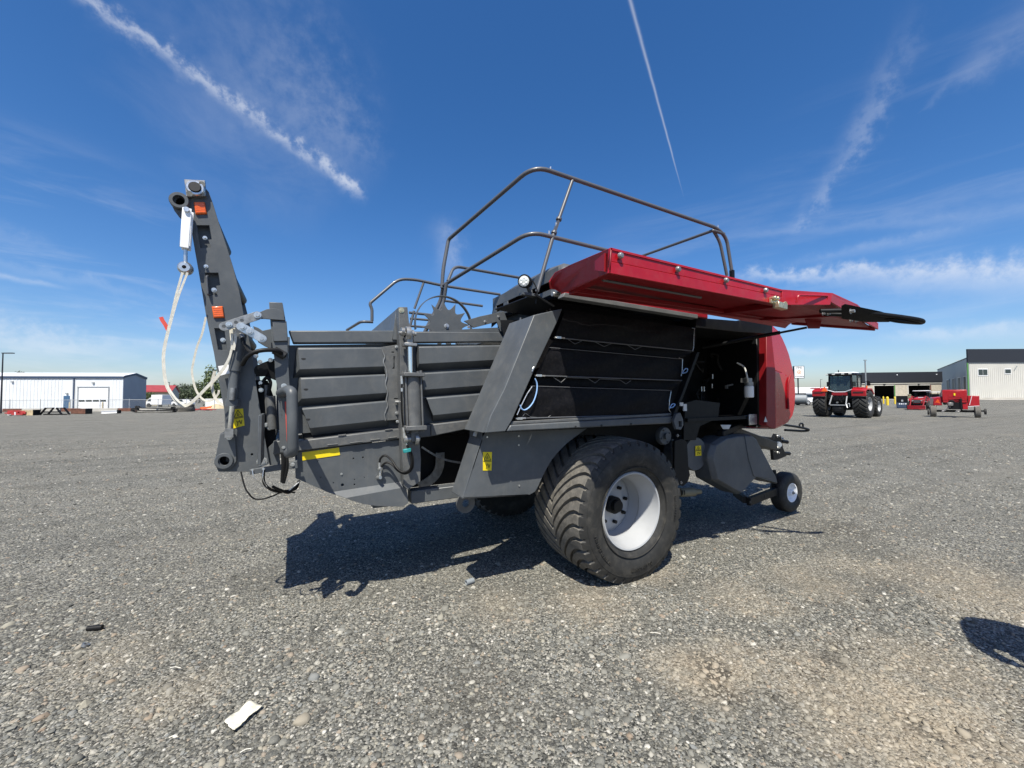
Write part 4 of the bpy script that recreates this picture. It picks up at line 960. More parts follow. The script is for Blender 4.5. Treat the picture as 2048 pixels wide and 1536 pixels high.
# ---- rear chute frame post, brackets, links
rp = beam('rear_post', [(538, 604), (565, 605), (571, 640), (575, 682), (577, 720), (580, 778), (581, 905), (560, 906), (556, 780), (550, 753), (549, 720), (543, 677)], 3.34, 3.46, M_GREY, .004)
beam('rear_post_collar', [(545, 642), (573, 642), (576, 682), (547, 683)], 3.325, 3.47, M_GREY, .004, rp)
MB().box((Yp(540, 604, 3.34).x, mirror(3.46), 1.2), (Yp(575, 700, 3.34).x, mirror(3.34), Yp(540, 616, 3.34).z)).build('rear_post', M_GREY, BAL, bevel=.004)
for zz in (1.28, Yp(540, 690, 3.34).z): MB().box((-.13, 3.461, zz - .05), (-.05, mirror(3.461), zz + .05)).build('rear_crossbar', M_GREY, BAL, bevel=.006)
pl('link_bracket', [(519, 625), (533, 619), (548, 617), (560, 620), (566, 626), (569, 640), (541, 638), (530, 637), (519, 637)], 3.315, .015, M_GREY, rp)
pl('post_gusset', [(507, 653), (516, 656), (525, 662), (543, 658), (549, 700), (530, 692), (517, 684)], 3.43, .02, M_GREY, rp)
MB().tube(spline([Yp(548, 700, 3.33), Yp(570, 712, 3.33)]), .03, 12).build('hose_grommet', M_INK, rp)
# hose guard: slotted plate on the post with a rounded tube bowed out in front of it
gd = pl('hose_guard', [(556, 781), (574, 779), (577, 903), (561, 904)], 3.27, .012, M_GREY, BAL, [[(560, 800), (564, 803), (567, 825), (566, 836), (562, 832)]])
zt, zb = Yp(584, 784, 2.95).z, Yp(584, 898, 2.95).z
MB().tube(fillet([Yp(562, 786, 3.26), Yp(577, 780, 3.0), Yp(584, 784, 2.95), Yp(585, 850, 2.93), Yp(586, 905, 2.96), Yp(578, 906, 3.05)], .06, 8), .033, 16).build('guard_tube', M_GREY, gd)
MB().bar(Yp(573, 803, 3.264), Yp(577, 882, 3.264), .001, .022, (1, 0, 0)).build('guard_sticker', M_REDTAG, gd)
s = MB(); s.bolt(Yp(568, 772, 3.27), .016, .03); s.bolt(Yp(567, 895, 3.27), .01, .01); s.bolt(Yp(565, 789, 3.27), .01, .01); s.build('bolt', M_ZINC, gd)
s = MB(); s.box((-.20, 3.05, zb - .10), (-.18, 3.36, zb + .22)); s.build('guard_stay', M_GREY, gd, bevel=.003)
pl('hose_bar', [(500, 940), (560, 930), (594, 922), (595, 936), (560, 940), (500, 949)], 3.30, .025, M_GREY, BAL)
s = MB(); s.bolt(Yp(585, 929, 3.30), .013, .014); s.bolt(Yp(505, 940, 3.30), .008, .012); s.bolt(Yp(527, 938, 3.30), .008, .012); s.build('bolt', M_ZINC, BAL)
s = MB(); s.tube(spline([Yp(566, 906, 3.2), Yp(567, 930, 3.2), Yp(565, 964, 3.22)]), .014, 8); s.tube(spline([Yp(573, 905, 3.2), Yp(574, 935, 3.2), Yp(567, 966, 3.22)]), .011, 8)
s.tube(spline([Yp(569, 712, 3.34), Yp(555, 702, 3.28), Yp(533, 700, 3.26), Yp(510, 704, 3.26), Yp(494, 714, 3.28), Yp(484, 730, 3.32)]), .015, 10)
s.tube(spline([Yp(483, 672, 3.36), Yp(489, 688, 3.34), Yp(498, 702, 3.32), Yp(515, 706, 3.28)]), .011, 8)
s.tube(spline([Yp(482, 944, 3.4), Yp(489, 972, 3.36), Yp(496, 985, 3.34), Yp(508, 997, 3.34), Yp(525, 998, 3.34), Yp(545, 992, 3.36), Yp(566, 984, 3.4), Yp(590, 985, 3.45)]), .0055, 7)
s.tube(spline([Yp(527, 940, 3.3), Yp(528, 965, 3.3), Yp(540, 978, 3.32), Yp(560, 983, 3.36), Yp(590, 978, 3.4), Yp(598, 962, 3.45)]), .010, 7)
s.tube(spline([Yp(545, 973, 3.3), Yp(560, 980, 3.33), Yp(578, 985, 3.38), Yp(592, 972, 3.4)]), .010, 7)
s.build('cable_loom', M_HOSE, BAL)
s = MB(); s.tube(spline([Yp(505, 940, 3.29), Yp(508, 955, 3.28), Yp(519, 966, 3.29), Yp(532, 977, 3.3)]), .0032, 6); s.tube(spline([Yp(527, 938, 3.29), Yp(526, 958, 3.28), Yp(534, 974, 3.3)]), .0032, 6); s.build('bare_cable', M_ZINC, BAL)
s = MB(); c = Yp(589, 972, 3.36); s.obox(c, .085, .003, .028, (1, -.2, .9), (0, -1, .4)); s.build('cable_tag', M_WHITE2, BAL)

# ---- folded rear chute (stands upright behind the chamber)
YT = 3.47
tower_px = [(372, 393), (411, 377), (417, 384), (425, 406), (437, 445), (452, 490), (466, 535), (478, 582), (487, 631), (500, 690), (511, 765), (524, 845), (538, 927), (500, 943), (437, 943), (429, 925), (441, 868), (456, 858),
            (440, 772), (428, 704), (413, 633), (398, 545), (386, 477), (383, 455), (366, 441), (358, 433), (349, 421), (344, 410), (344, 402), (348, 394), (355, 390), (364, 389)]
slots = [[(393, 450), (419, 450), (424, 479), (417, 480), (423, 496), (400, 496)], [(409, 545), (437, 545), (441, 571), (433, 572), (435, 591), (417, 591)], [(428, 656), (449, 656), (455, 701), (436, 700)], circ(360, 404, 9.5), circ(449, 921, 10.5), circ(504, 909, 3, 10)]
chute = pl('rear_chute', tower_px, YT, .014, M_GREY, BAL, slots, .0015)
far_px = [(x - 16 if i < 13 else x, y) for i, (x, y) in enumerate(tower_px)]
pts = [Yp(x, y, YT) for x, y in tower_px]; ptsf = [Yp(x, y, YT) for x, y in far_px]
sheet_y('chute_arm', [(p.x, p.z) for p in ptsf], mirror(YT) - .014, .014, M_GREY, chute)
# inner plate behind the slots, floor sheet folded up between the arms
inn = [(384, 400), (411, 395), (430, 450), (462, 545), (482, 640), (494, 700), (508, 800), (520, 930), (450, 925), (446, 772), (434, 704), (404, 545), (392, 477)]
sheet_y('inner_plate', [(Yp(x, y, YT).x, Yp(x, y, YT).z) for x, y in inn], YT + .055, .01, M_GREY, chute)
q = [Yp(x, y, YT) for x, y in ((506, 760), (520, 845), (531, 925), (500, 940), (440, 940))]
for a, b in zip(q, q[1:]):
    u, w = Vector((a.x, YT + .016, a.z)), Vector((b.x, YT + .016, b.z)); far_ = Vector((0, mirror(YT) - YT - .032, 0)); off = Vector((.008, 0, .006))
    MB().prism([u, w, w + far_, u + far_], [v + off for v in (u, w, w + far_, u + far_)]).build('chute_floor', M_GREY, chute)
for (x, y) in ((360, 404), (449, 921)):
    c = Yp(x, y, YT); s = MB(); s.lathe(c, (0, 1, 0), [(-.035, .034), (-.035, .052), (-.028, .056), (.02, .056), (.02, .042), (1.3, .042)], 26); s.lathe(c, (0, 1, 0), [(-.035, .034), (.3, .034)], 26); s.build('pivot_tube', M_GREY, chute)
    MB().cyl(c + Vector((0, .12, 0)), c + Vector((0, .13, 0)), .0338, 24).build('tube_plug', M_INK, chute)
cap = pl('bearing_block', [(369, 359), (409, 361), (411, 391), (373, 392)], 3.44, .03, M_STEEL, chute)
c = Yp(391, 377, 3.44); s = MB(); s.lathe(c, (0, 1, 0), [(0, .054), (-.012, .054), (-.02, .048), (-.02, .037), (-.008, .036)], 28)
for ax, ay in ((13, -9), (-12, 10)): s.cyl(Yp(391 + ax, 377 + ay, 3.44), Yp(391 + ax, 377 + ay, 3.42), .018, 16)
s.build('bearing_flange', M_ZINC, cap)
MB().cyl(c + Vector((0, -.03, 0)), c + Vector((0, .01, 0)), .032, 20).build('bearing_shaft', M_INK, cap)
s = MB(); c = Yp(391, 380, YT); s.cyl(c + Vector((0, .02, 0)), c + Vector((0, mirror(YT) - YT - .02, 0)), .055, 20); s.build('chute_roller', M_DARK, chute)
s = MB()
for (x, y) in ((440, 520), (468, 650), (490, 800)):
    c = Yp(x, y, YT); s.cyl(c + Vector((0, .015, 0)), c + Vector((0, mirror(YT) - YT - .02, 0)), .045, 16)
s.build('chute_roller', M_DARK, chute)
for px in ([(387, 404), (410, 404), (415, 429), (391, 430)], [(423, 613), (446, 612), (450, 636), (427, 637)]):
    q = [Yp(x, y, YT - .002) for x, y in px]; cc = sum(q, Vector()) / 4
    s = MB(); s.prism([cc + (v - cc) * .86 + Vector((0, -.014, 0)) for v in q], q); r = s.build('reflector', M_ORANGE, chute, bevel=.003, seg=2)
    s = MB()
    for k in range(1, 6): a = q[0].lerp(q[3], k / 6); b = q[1].lerp(q[2], k / 6); s.bar(a.lerp(b, .12) + Vector((0, -.0145, 0)), a.lerp(b, .88) + Vector((0, -.0145, 0)), .002, .003)
    s.build('reflector_ridge', M_ORANGE, r)
s = MB()
for x, y, r in ((428, 580, .014), (446, 680, .014), (412, 533, .012), (410, 476, .012)): s.bolt(Yp(x, y, YT), r, .02)
s.bolt(Yp(524, 923, YT), .03, .02); s.bolt(Yp(459, 875, YT - .03), .015, .02); s.build('bolt', M_ZINC, chute)
hd = MB(); hd.tube(fillet([Yp(416, 552, YT), Yp(413, 552, YT - .03), Yp(416, 590, YT - .03), Yp(419, 590, YT)], .02), .006, 8); hd.build('pull_handle', M_TUBE, chute)
pl('lug_plate', [(441, 869), (452, 865), (462, 864), (470, 870), (472, 922), (466, 932), (458, 938), (440, 940), (430, 926)], YT - .022, .02, M_GREY, chute, [circ(449, 921, 10.5)])
# tower hydraulic cylinder
s = MB(); s.cyl(Yp(481, 668, 3.40), Yp(469, 742, 3.40), .04, 20); s.cyl(Yp(469, 738, 3.40), Yp(465, 800, 3.40), .032, 18); s.cyl(Yp(466, 798, 3.40), Yp(465, 812, 3.40), .042, 18); tc_ = s.build('chute_cylinder', M_GREY, chute)
MB().cyl(Yp(465, 810, 3.40), Yp(460, 862, 3.40), .017, 16).build('piston_rod', M_CHROME, tc_)
s = MB(); s.cyl(Yp(466, 776, 3.36), Yp(464, 800, 3.36), .018, 10); s.cyl(Yp(481, 668, 3.36), Yp(485, 676, 3.35), .014, 10); s.obox(Yp(459, 866, 3.4), .05, .05, .06); s.build('hose_fitting', M_STEEL, tc_)
# zinc latch links
def flat_link(name, a, b, hw, Y, t, m, holes, par, n=10):
    a, b = Yp(*a, Y), Yp(*b, Y); d = (b - a).normalized(); w = Vector((-d.z, 0, d.x));
    out = [a - d * hw * math.cos(math.pi * k / n - math.pi / 2) * 1 + w * hw * math.sin(math.pi * k / n - math.pi / 2) for k in range(n + 1)]
    out += [b + d * hw * math.cos(math.pi * k / n - math.pi / 2) - w * hw * math.sin(math.pi * k / n - math.pi / 2) for k in range(n + 1)]
    hl = []
    for (x, y, r) in holes:
        c = Yp(x, y, Y); hl.append([(c.x + r * math.cos(2 * math.pi * k / 12), c.z + r * math.sin(2 * math.pi * k / 12)) for k in range(12)])
    return sheet_y(name, [(v.x, v.z) for v in out], Y, t, m, par, hl, .001)


l1 = flat_link('latch_link', (448, 653), (515, 631), .028, 3.29, .010, M_STEEL, [(448, 653, .012), (472, 645, .012), (484, 641, .012)], BAL)
l2 = flat_link('latch_link', (482, 653), (524, 677), .027, 3.275, .010, M_ZINC, [], BAL)
s = MB(); s.bolt(Yp(458, 649, 3.285), .017, .02); s.bolt(Yp(515, 630, 3.285), .02, .02); s.build('bolt', M_ZINC, l1)
s = MB()
for x, y in ((484, 654), (499, 663), (523, 677)): s.bolt(Yp(x, y, 3.27), .020, .016)
s.build('bolt', M_ZINC, l2)
# warning decal on the chute
def decal(px, Y, par, kind=0):
    d = pl('warning_decal', px, Y, .002, M_YELLOW, par, bevel=.0003); q = [Yp(x, y, Y - .0022) for x, y in px]
    P = lambda u, v: (q[0].lerp(q[1], u)).lerp(q[3].lerp(q[2], u), v) + Vector((0, -.0006, 0))
    s = MB()
    def line(a, b, w=.035):
        A, B = P(*a), P(*b); s.bar(A, B, .0006, .004, (B - A).cross(Vector((0, 1, 0))))
    tri = [(.5, .06), (.9, .44), (.1, .44)]
    for i in range(3): line(tri[i], tri[(i + 1) % 3])
    line((.04, .5), (.96, .5)); line((.38, .36), (.62, .36)); line((.4, .34), (.52, .2)); line((.5, .3), (.62, .3))
    line((.3, .62), (.42, .78)); line((.42, .78), (.36, .92)); line((.42, .72), (.62, .68)); line((.55, .62), (.7, .86)); line((.7, .86), (.8, .66))
    s.build('pictogram', M_INK, d, smooth=0); return d


decal([(465, 819), (486, 817), (489, 851), (467, 857)], YT - .003, chute)
# equipment between the chute and the post
s = MB(); s.cyl(Yp(522, 741, 3.52), Yp(522, 741, 3.48), .045, 22); s.cyl(Yp(522, 741, 3.48), Yp(522, 741, 3.46), .018, 12); s.build('idler_roller', M_DARK, BAL)
pl('idler_arm', [(512, 752), (520, 728), (548, 718), (551, 760), (530, 752)], 3.53, .02, M_DARK, BAL)
pl('inner_frame', [(508, 760), (535, 762), (549, 800), (552, 900), (548, 924), (534, 924), (527, 870)], 3.56, .02, M_DARK, BAL)
s = MB(); s.cyl(Yp(541, 792, 3.50), Yp(545, 858, 3.50), .032, 18); s.cyl(Yp(532, 770, 3.52), Yp(538, 856, 3.52), .016, 12); s.build('spring_damper', M_GREY2, BAL)
s = MB()
for x, y in ((522, 766), (522, 780), (532, 850), (539, 856), (512, 712), (520, 724), (541, 720)): s.bolt(Yp(x, y, 3.50), .014, .02)
s.build('bolt', M_ZINC, BAL)
MB().tube(spline([Yp(520, 775, 3.5), Yp(532, 756, 3.5), Yp(541, 765, 3.5), Yp(536, 790, 3.5)]), .012, 8).build('hydraulic_hose', M_HOSE, BAL)
pl('foot_plate', [(534, 898), (556, 878), (560, 930), (540, 930)], 3.50, .02, M_GREY, BAL)
# turnbuckle and the lashing webbing
tb = MB(); a, b = Yp(376, 424, 3.40), Yp(371, 494, 3.40); dd = (b - a).normalized()
for o in (-.03, .03): tb.obox((a + b) / 2 + Vector((0, o, 0)), (b - a).length + .03, .050, .008, dd, (0, 1, 0))
tb.obox(b, .03, .042, .06, dd, (0, 1, 0)); tbo = tb.build('tension_link', M_WHITE2, chute, bevel=.003)
s = MB(); s.cyl(a + Vector((0, -.05, 0)), a + Vector((0, .05, 0)), .016, 14); s.cyl(Yp(371, 496, 3.40), Yp(371, 531, 3.40), .011, 12); s.lathe(Yp(371, 537, 3.40), (0, 1, 0), [(-.04, .012), (-.04, .03), (-.02, .042), (.02, .042), (.04, .03), (.04, .012)], 20); s.build('shackle', M_ZINC, tbo)
W = lambda L, Y: [Yp(x, y, Y) for x, y in L]
sp1 = [(365, 545), (352, 592), (341, 640), (329, 690), (326, 722), (331, 766), (344, 792), (358, 808), (372, 812), (390, 800), (412, 778), (437, 752), (455, 725), (463, 695), (461, 660)]
sp2 = [(375, 545), (357, 592), (343, 640), (331, 690), (328, 722), (333, 765), (346, 790), (360, 805), (373, 809), (389, 798), (411, 776), (435, 750), (454, 724), (464, 694), (463, 656)]
sp3 = [(412, 634), (404, 668), (394, 694), (386, 728), (384, 745), (390, 775), (400, 793), (413, 802), (426, 799), (436, 788), (438, 780)]
sp4 = [(430, 742), (424, 765), (428, 790), (438, 805), (452, 812)]
for i, (L, Y, w) in enumerate(((sp1, 3.36, .013), (sp2, 3.34, .012), (sp3, 3.9, .014), (sp4, 3.6, .018), ([(467, 700), (471, 675), (467, 655)], 3.33, .014))):
    MB().strap(spline(W(L, Y)), w, .005, (.25, -1, .1)).build('lashing_strap', M_ROPE, chute, smooth=50)
MB().strap(spline(W([(336, 660), (331, 650), (325, 641), (322, 634)], 3.36)), .022, .004, (.1, -1, 0)).build('strap_tail', M_REDTAG, chute)
pl('strap_keeper', [(437, 733), (457, 730), (459, 746), (441, 751)], 3.38, .05, M_WHITE2, chute)
# ---- side body: slanted pillar, twine compartment, fender
YB = 2.72
core = MB(); core.prism([(2.30, 3.30, 1.46), (3.9, 3.30, 1.46), (3.9, 3.30, 2.42), (2.75, 3.30, 2.42)], [(2.30, mirror(3.30), 1.46), (3.9, mirror(3.30), 1.46), (3.9, mirror(3.30), 2.42), (2.75, mirror(3.30), 2.42)])
core.build('body_light_block', M_DARK, BAL)  # dark body block added so no light passes behind the panels
MB().box((2.2, 3.52, .85), (5.4, mirror(3.52), 1.455)).build('lower_frame', M_DARK, BAL)
pil = beam('corner_pillar', [(1068, 630), (1125, 617), (1114, 645), (1096, 683), (1068, 742), (1024, 841), (1011, 863), (971, 866), (981, 832), (1009, 777)], YB, YB + .05, M_GREY, .006)
A = [Yp(x, y, YB + .02) for x, y in ((1068, 630), (971, 866))]
MB().prism([A[0], A[1], A[1] + Vector((.0, .42, 0)), A[0] + Vector((0, .42, 0))], [p + Vector((.012, 0, 0)) for p in (A[0], A[1], A[1] + Vector((0, .42, 0)), A[0] + Vector((0, .42, 0)))]).build('rear_panel', M_GREY, pil)
s = MB(); s.tube(spline([Yp(1064, 743, YB - .004), Yp(1068, 734, YB - .006), Yp(1065, 737, YB - .004)]), .005, 6); s.build('latch_clip', M_ZINC, pil)
# frame round the twine compartment
beam('compartment_rail', [(1021, 850), (1346, 832), (1343, 847), (1014, 863)], YB, YB + .06, M_GREY, .01)
beam('compartment_rail_lip', [(1024, 843), (1346, 826), (1346, 831), (1021, 849)], YB + .02, YB + .07, M_GREY2, .004)
beam('top_sill', [(1130, 585), (1396, 629), (1396, 637), (1126, 594)], YB - .03, YB + .05, M_SILL, .004)
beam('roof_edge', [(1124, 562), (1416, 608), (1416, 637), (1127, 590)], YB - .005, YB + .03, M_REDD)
MB().prism([Yp(1130, 588, YB + .03), Yp(1404, 634, YB + .03), Yp(1404, 634, YB + .03) + Vector((0, 1.3, 0)), Yp(1130, 588, YB + .03) + Vector((0, 1.3, 0))], [v + Vector((0, 0, .03)) for v in (Yp(1130, 588, YB + .03), Yp(1404, 634, YB + .03), Yp(1404, 634, YB + .03) + Vector((0, 1.3, 0)), Yp(1130, 588, YB + .03) + Vector((0, 1.3, 0)))]).build('roof_panel', M_DARK, BAL)
top = Yp(1130, 590, YB); topr = Yp(1396, 634, YB); bl = Yp(1024, 846, YB); br = Yp(1346, 830, YB)
MB().prism([v + Vector((0, .26, 0)) for v in (top, topr, br, bl)], [v + Vector((0, .28, 0)) for v in (top, topr, br, bl)]).build('compartment_back', M_BLACK, BAL)
# roll-up canvas blinds, each a slightly billowed sheet, with its rod, zig-zag lacing and cord
def blind(px, yoff, billow=.02):
    TL, TR, BR, BL = [Yp(x, y, YB + yoff) for x, y in px]; n, mm = 22, 7; vs = []; fs = []
    for j in range(mm + 1):
        for i in range(n + 1):
            u, v = i / n, j / mm; p = TL.lerp(TR, u).lerp(BL.lerp(BR, u), v)
            w = billow * math.sin(math.pi * v) * (.6 + .4 * math.sin(u * 17 + v * 5)) + .004 * math.sin(u * 41 + v * 9)
            vs.append(p + Vector((0, -w, 0)))
    for j in range(mm):
        for i in range(n): a = j * (n + 1) + i; fs.append((a, a + 1, a + n + 2, a + n + 1))
    s = MB(); s.add(vs, fs); return s.build('canvas_blind', M_BLACK, BAL, smooth=80)


bl1 = blind([(1129, 619), (1390, 656), (1387, 700), (1109, 674)], .07)
bl2 = blind([(1098, 695), (1364, 718), (1364, 760), (1070, 750)], .06)
bl3 = blind([(1062, 772), (1343, 781), (1343, 829), (1034, 835)], .05)
blind([(1109, 678), (1387, 703), (1364, 716), (1098, 693)], .13, .004); blind([(1070, 754), (1364, 763), (1343, 779), (1062, 770)], .12, .004)
for bb, rodp, lac, tline in ((bl1, ((1109, 675), (1387, 702)), [(1135, 678), (1150, 688), (1165, 681), (1190, 684), (1208, 693), (1226, 686), (1255, 690), (1270, 699), (1286, 692)], None),
                             (bl2, ((1070, 751), (1364, 761)), [(1107, 755), (1122, 765), (1133, 755), (1176, 757), (1190, 766), (1200, 758), (1240, 760), (1252, 768), (1262, 761)], ((1098, 695), (1364, 718))),
                             (bl3, ((1031, 837), (1343, 829)), [(1044, 835), (1050, 826), (1062, 834), (1094, 836), (1102, 830)], ((1060, 772), (1343, 781)))):
    s = MB(); s.cyl(Yp(*rodp[0], YB + .045), Yp(*rodp[1], YB + .045), .006, 8)
    s.build('blind_rod', M_TUBE, bb)
    s = MB(); s.cyl(Yp(rodp[0][0], rodp[0][1], YB + .04), Yp(rodp[0][0] + 20, rodp[0][1] + (.9 if bb != bl3 else -.6), YB + .04), .0075, 8); s.obox(Yp(rodp[0][0] + 8, rodp[0][1], YB + .035), .05, .012, .018); s.build('rod_end', M_ZINC, bb)
    s = MB()
    for k in range(len(lac) - 1): s.cyl(Yp(*lac[k], YB + .05), Yp(*lac[k + 1], YB + .05), .0028, 6)
    if tline: s.cyl(Yp(*tline[0], YB + .045), Yp(*tline[1], YB + .045), .0035, 6)
    s.build('lacing_cord', M_TUBE, bb)
for L in ([(1384, 656), (1389, 657), (1388, 668), (1387, 695), (1385, 702)], [(1358, 716), (1365, 718), (1364, 742), (1362, 752)], [(1342, 783), (1339, 800), (1338, 820), (1344, 828)]):
    MB().tube([Yp(x, y, YB + .03) for x, y in L], .0045, 7).build('hook_rod', M_ZINC, BAL)
MB().tube([Yp(x, y, YB + .02) for x, y in ((1064, 773), (1054, 788), (1042, 812), (1034, 830))], .0045, 7).build('hook_rod', M_ZINC, BAL)
for L in ([(1070, 757), (1074, 768), (1073, 785), (1067, 803), (1058, 815), (1049, 820), (1043, 817), (1040, 810)], [(1364, 746), (1370, 738), (1375, 738), (1373, 744), (1364, 747)], [(1339, 815), (1345, 808), (1350, 809), (1346, 814), (1339, 816)]):
    MB().tube(spline([Yp(x, y, YB + .015) for x, y in L]), .0055, 7).build('blue_cord', M_BLUE, BAL)
# right edge of the compartment, trim rod and small fittings
beam('compartment_post', [(1394, 704), (1400, 704), (1372, 780), (1352, 832), (1343, 838), (1363, 789)], YB - .005, YB + .06, M_DARK, .004)
lt = pl('latch_tower', [(1353, 828), (1361, 826), (1366, 838), (1367, 850), (1362, 859), (1353, 858), (1348, 842)], YB - .04, .03, M_GREY, BAL, [[(1357, 842), (1364, 842), (1364, 854), (1358, 854)]])
s = MB(); s.box(Yp(1366, 822, YB - .02) - Vector((0, .01, 0)), Yp(1372, 808, YB - .02)); s.box(Yp(1359, 812, YB - .02) - Vector((0, .01, 0)), Yp(1365, 805, YB - .02)); s.build('paper_tag', M_SILVER, lt)
s = MB()
for x, y in ((1151, 851), (1203, 848), (1262, 845)): s.bolt(Yp(x, y + 3, YB), .009, .006)
s.build('bolt', M_INK, BAL)

# ---- fender box ahead of the rear, round the tyre
YFE = 2.95
arch = [(1135, 885), (1118, 902), (1103, 920), (1092, 939), (1082, 959), (1076, 973), (1070, 983), (1056, 991)]
fen = pl('wheel_fender', [(963, 879), (971, 866), (1011, 864), (1173, 857)] + arch + [(925, 997)], YFE, .012, M_GREY, BAL, bevel=.0015)
q = [Yp(963, 879, YFE), Yp(925, 997, YFE)]; y2 = 3.20
MB().prism([q[0], q[1], far(q[1], y2), far(q[0], y2)], [v + Vector((.012, 0, 0)) for v in (q[0], q[1], far(q[1], y2), far(q[0], y2))]).build('fender_end', M_GREY, fen, bevel=.002)
t1, t2 = Yp(963, 879, YFE), Yp(974, 850, YFE - .1)
MB().prism([t1, far(t1, y2), Vector((t2.x, y2, t2.z)), Vector((t2.x, YFE + .02, t2.z))], [v + Vector((.012, 0, -.008)) for v in (t1, far(t1, y2), Vector((t2.x, y2, t2.z)), Vector((t2.x, YFE + .02, t2.z)))]).build('fender_shoulder', M_GREY, fen, bevel=.002)
m1, m2 = (t1 + t2) / 2 + Vector((0, .12, .012)), None
s = MB(); s.obox(m1 + Vector((-.004, .02, .004)), .12, .03, .02, (.3, 0, .9)); s.build('reflector_strip', M_SILVER, fen)
q = [Yp(925, 997, YFE), Yp(1056, 991, YFE)]
MB().prism([q[0], q[1], far(q[1], 2.98), far(q[0], y2)], [v + Vector((0, 0, .01)) for v in (q[0], q[1], far(q[1], 2.88), far(q[0], y2))]).build('fender_floor', M_GREY, fen)
decal([(966, 904), (984, 904), (983, 941), (966, 941)], YFE - .0035, fen)
s = MB()
for x, y in ((1038, 971), (1037, 890), (1037, 872), (974, 874)): s.bolt(Yp(x, y, YFE - .002), .011, .006, washer=False)
s.build('bolt', M_ZINC, fen)
# inner wheel-house
MB().box((1.75, 3.15, 1.38), (4.0, 3.18, 1.5)).build('wheelhouse_rail', M_DARK, BAL)
s = MB(); s.box((1.9, 2.93, 1.40), (3.6, 3.3, 1.42)); s.build('wheelhouse_roof', M_DARK, BAL)
# ---- wheels
WX, WZ, WR = 2.70, .615, .655
w1 = make_wheel(BAL, (WX, 3.01, WZ), WR, .76, .335, 36, .030, flot, M_TREAD, M_WHITE, gw=.34, dish=.34, flat=-.012, side_m=M_RUBBER)
w2 = make_wheel(BAL, (WX, mirror(3.01), WZ), WR, .76, .335, 36, .030, flot, M_TREAD, M_WHITE, near=1, gw=.34, dish=.34, flat=-.012, side_m=M_RUBBER)
s = MB(); s.cyl((WX, 3.1, WZ), (WX, mirror(3.1), WZ), .07, 18); s.box((WX - .08, 3.42, WZ), (WX + .08, 3.5, .95)); s.box((WX - .08, mirror(3.5), WZ), (WX + .08, mirror(3.42), .95)); s.build('axle', M_DARK, BAL)
# embossed sizes on the sidewall
s = MB(); rnd = random.Random(4)
for a0, n, r in ((math.radians(196), 13, .50), (math.radians(262), 11, .50), (math.radians(345), 10, .50)):
    for k in range(n):
        a = a0 + k * .047; c = Vector((WX + math.cos(a) * r, 2.6275, WZ + math.sin(a) * r)); t = Vector((-math.sin(a), 0, math.cos(a))); n_ = Vector((math.cos(a), 0, math.sin(a)))
        for o in (-.007, .007)[:rnd.choice((1, 2))]: s.obox(c + t * o, .004, .006, .026, t, n_)
        if rnd.random() < .6: s.obox(c + n_ * rnd.choice((-.011, .011, 0)), .016, .006, .004, t, n_)
tag(s.build('sidewall_lettering', M_RUBBER, w1), kind='stuff')
s = MB(); s.lathe((WX, 2.642, WZ), (0, -1, 0), [(-.01, .562), (.004, .560), (.004, .555), (-.01, .553)], 80); s.lathe((WX, 2.640, WZ), (0, -1, 0), [(-.01, .402), (.000, .400), (.000, .396), (-.01, .394)], 80); s.build('sidewall_ring', M_RUBBER, w1)
# tie-down ring, needle yoke arc under the chamber, chain
s = MB(); c = Yp(931, 1006, 3.3); s.lathe(c, (0, 1, 0), [(-.012, .035), (-.012, .085), (.012, .085), (.012, .035)], 26, closed=True); s.build('tie_ring', M_GREY2, BAL)
s = MB(); s.lathe(Yp(770, 1004, 3.9), (0, 1, 0), [(-.01, .05), (-.01, .10), (.01, .10), (.01, .05)], 22, closed=True)
s = MB(); ar = [Yp(x, y, 3.74) for x, y in ((838, 974), (858, 962), (872, 948), (879, 930), (880, 905))]; ar = spline(ar)
s.strap(ar, .085, .02, (0, 1, 0))
s.build('needle_arm', M_STEEL, BAL)
s = MB(); p0, p1 = Yp(845, 895, 3.6), Yp(920, 925, 3.6)
for k in range(26): p = p0.lerp(p1, k / 25) + Vector((0, 0, -.03 * math.sin(math.pi * k / 25))); s.obox(p, .02, .03 if k % 2 else .02, .016, p1 - p0)
s.build('drive_chain', M_STEEL, BAL)
MB().box((.95, 3.8, .80), (2.4, mirror(3.45), 1.28)).build('dark_void_block', M_DARK, BAL)  # dark box added to fill the shaded void under the chamber

# ---- the raised red hood
YO, YI = 1.85, 2.78
LT = [Yp(1222, 495, YO), Yp(1564, 579, YO)]; LB = [Yp(1218, 546, YO), Yp(1564, 610, YO)]; LC = [Yp(1221, 522, YO), Yp(1564, 593, YO)]
RE = [Yp(1144, 528, 2.38), Yp(1110, 545, 2.58), Yp(1098, 562, 2.64), Yp(1100, 574, 2.66)]
tipT, tipB, tipC = Yp(1665, 586, 1.76), Yp(1661, 610, 1.76), Yp(1723, 610, 1.80)
F3 = Yp(1760, 658, 1.86)
xf = 5.40
prof_rear = [LT[0]] + RE
def at_front(p, x, dz=0.0): return Vector((x, p.y, p.z + dz))
rows = [prof_rear, [at_front(p, 3.61, -.02) for p in prof_rear], [Vector((4.3, p.y, p.z - .03)) for p in prof_rear], [Vector((xf - .04 * k, p.y, p.z - .05)) for k, p in enumerate(prof_rear)]]
rows[1][0] = LT[1]; rows[2][0] = tipT; rows[3][0] = Vector((5.48, 1.86, 2.42))
rows.insert(3, [a.lerp(b, .5) for a, b in zip(rows[2], rows[3])]); rows[3][0] = Vector((4.85, 1.80, 2.545))
s = MB(); n = len(prof_rear); vs = [p for r in rows for p in r]; vs2 = [p - Vector((0, 0, .014)) for p in vs]; L = len(vs); fs = []
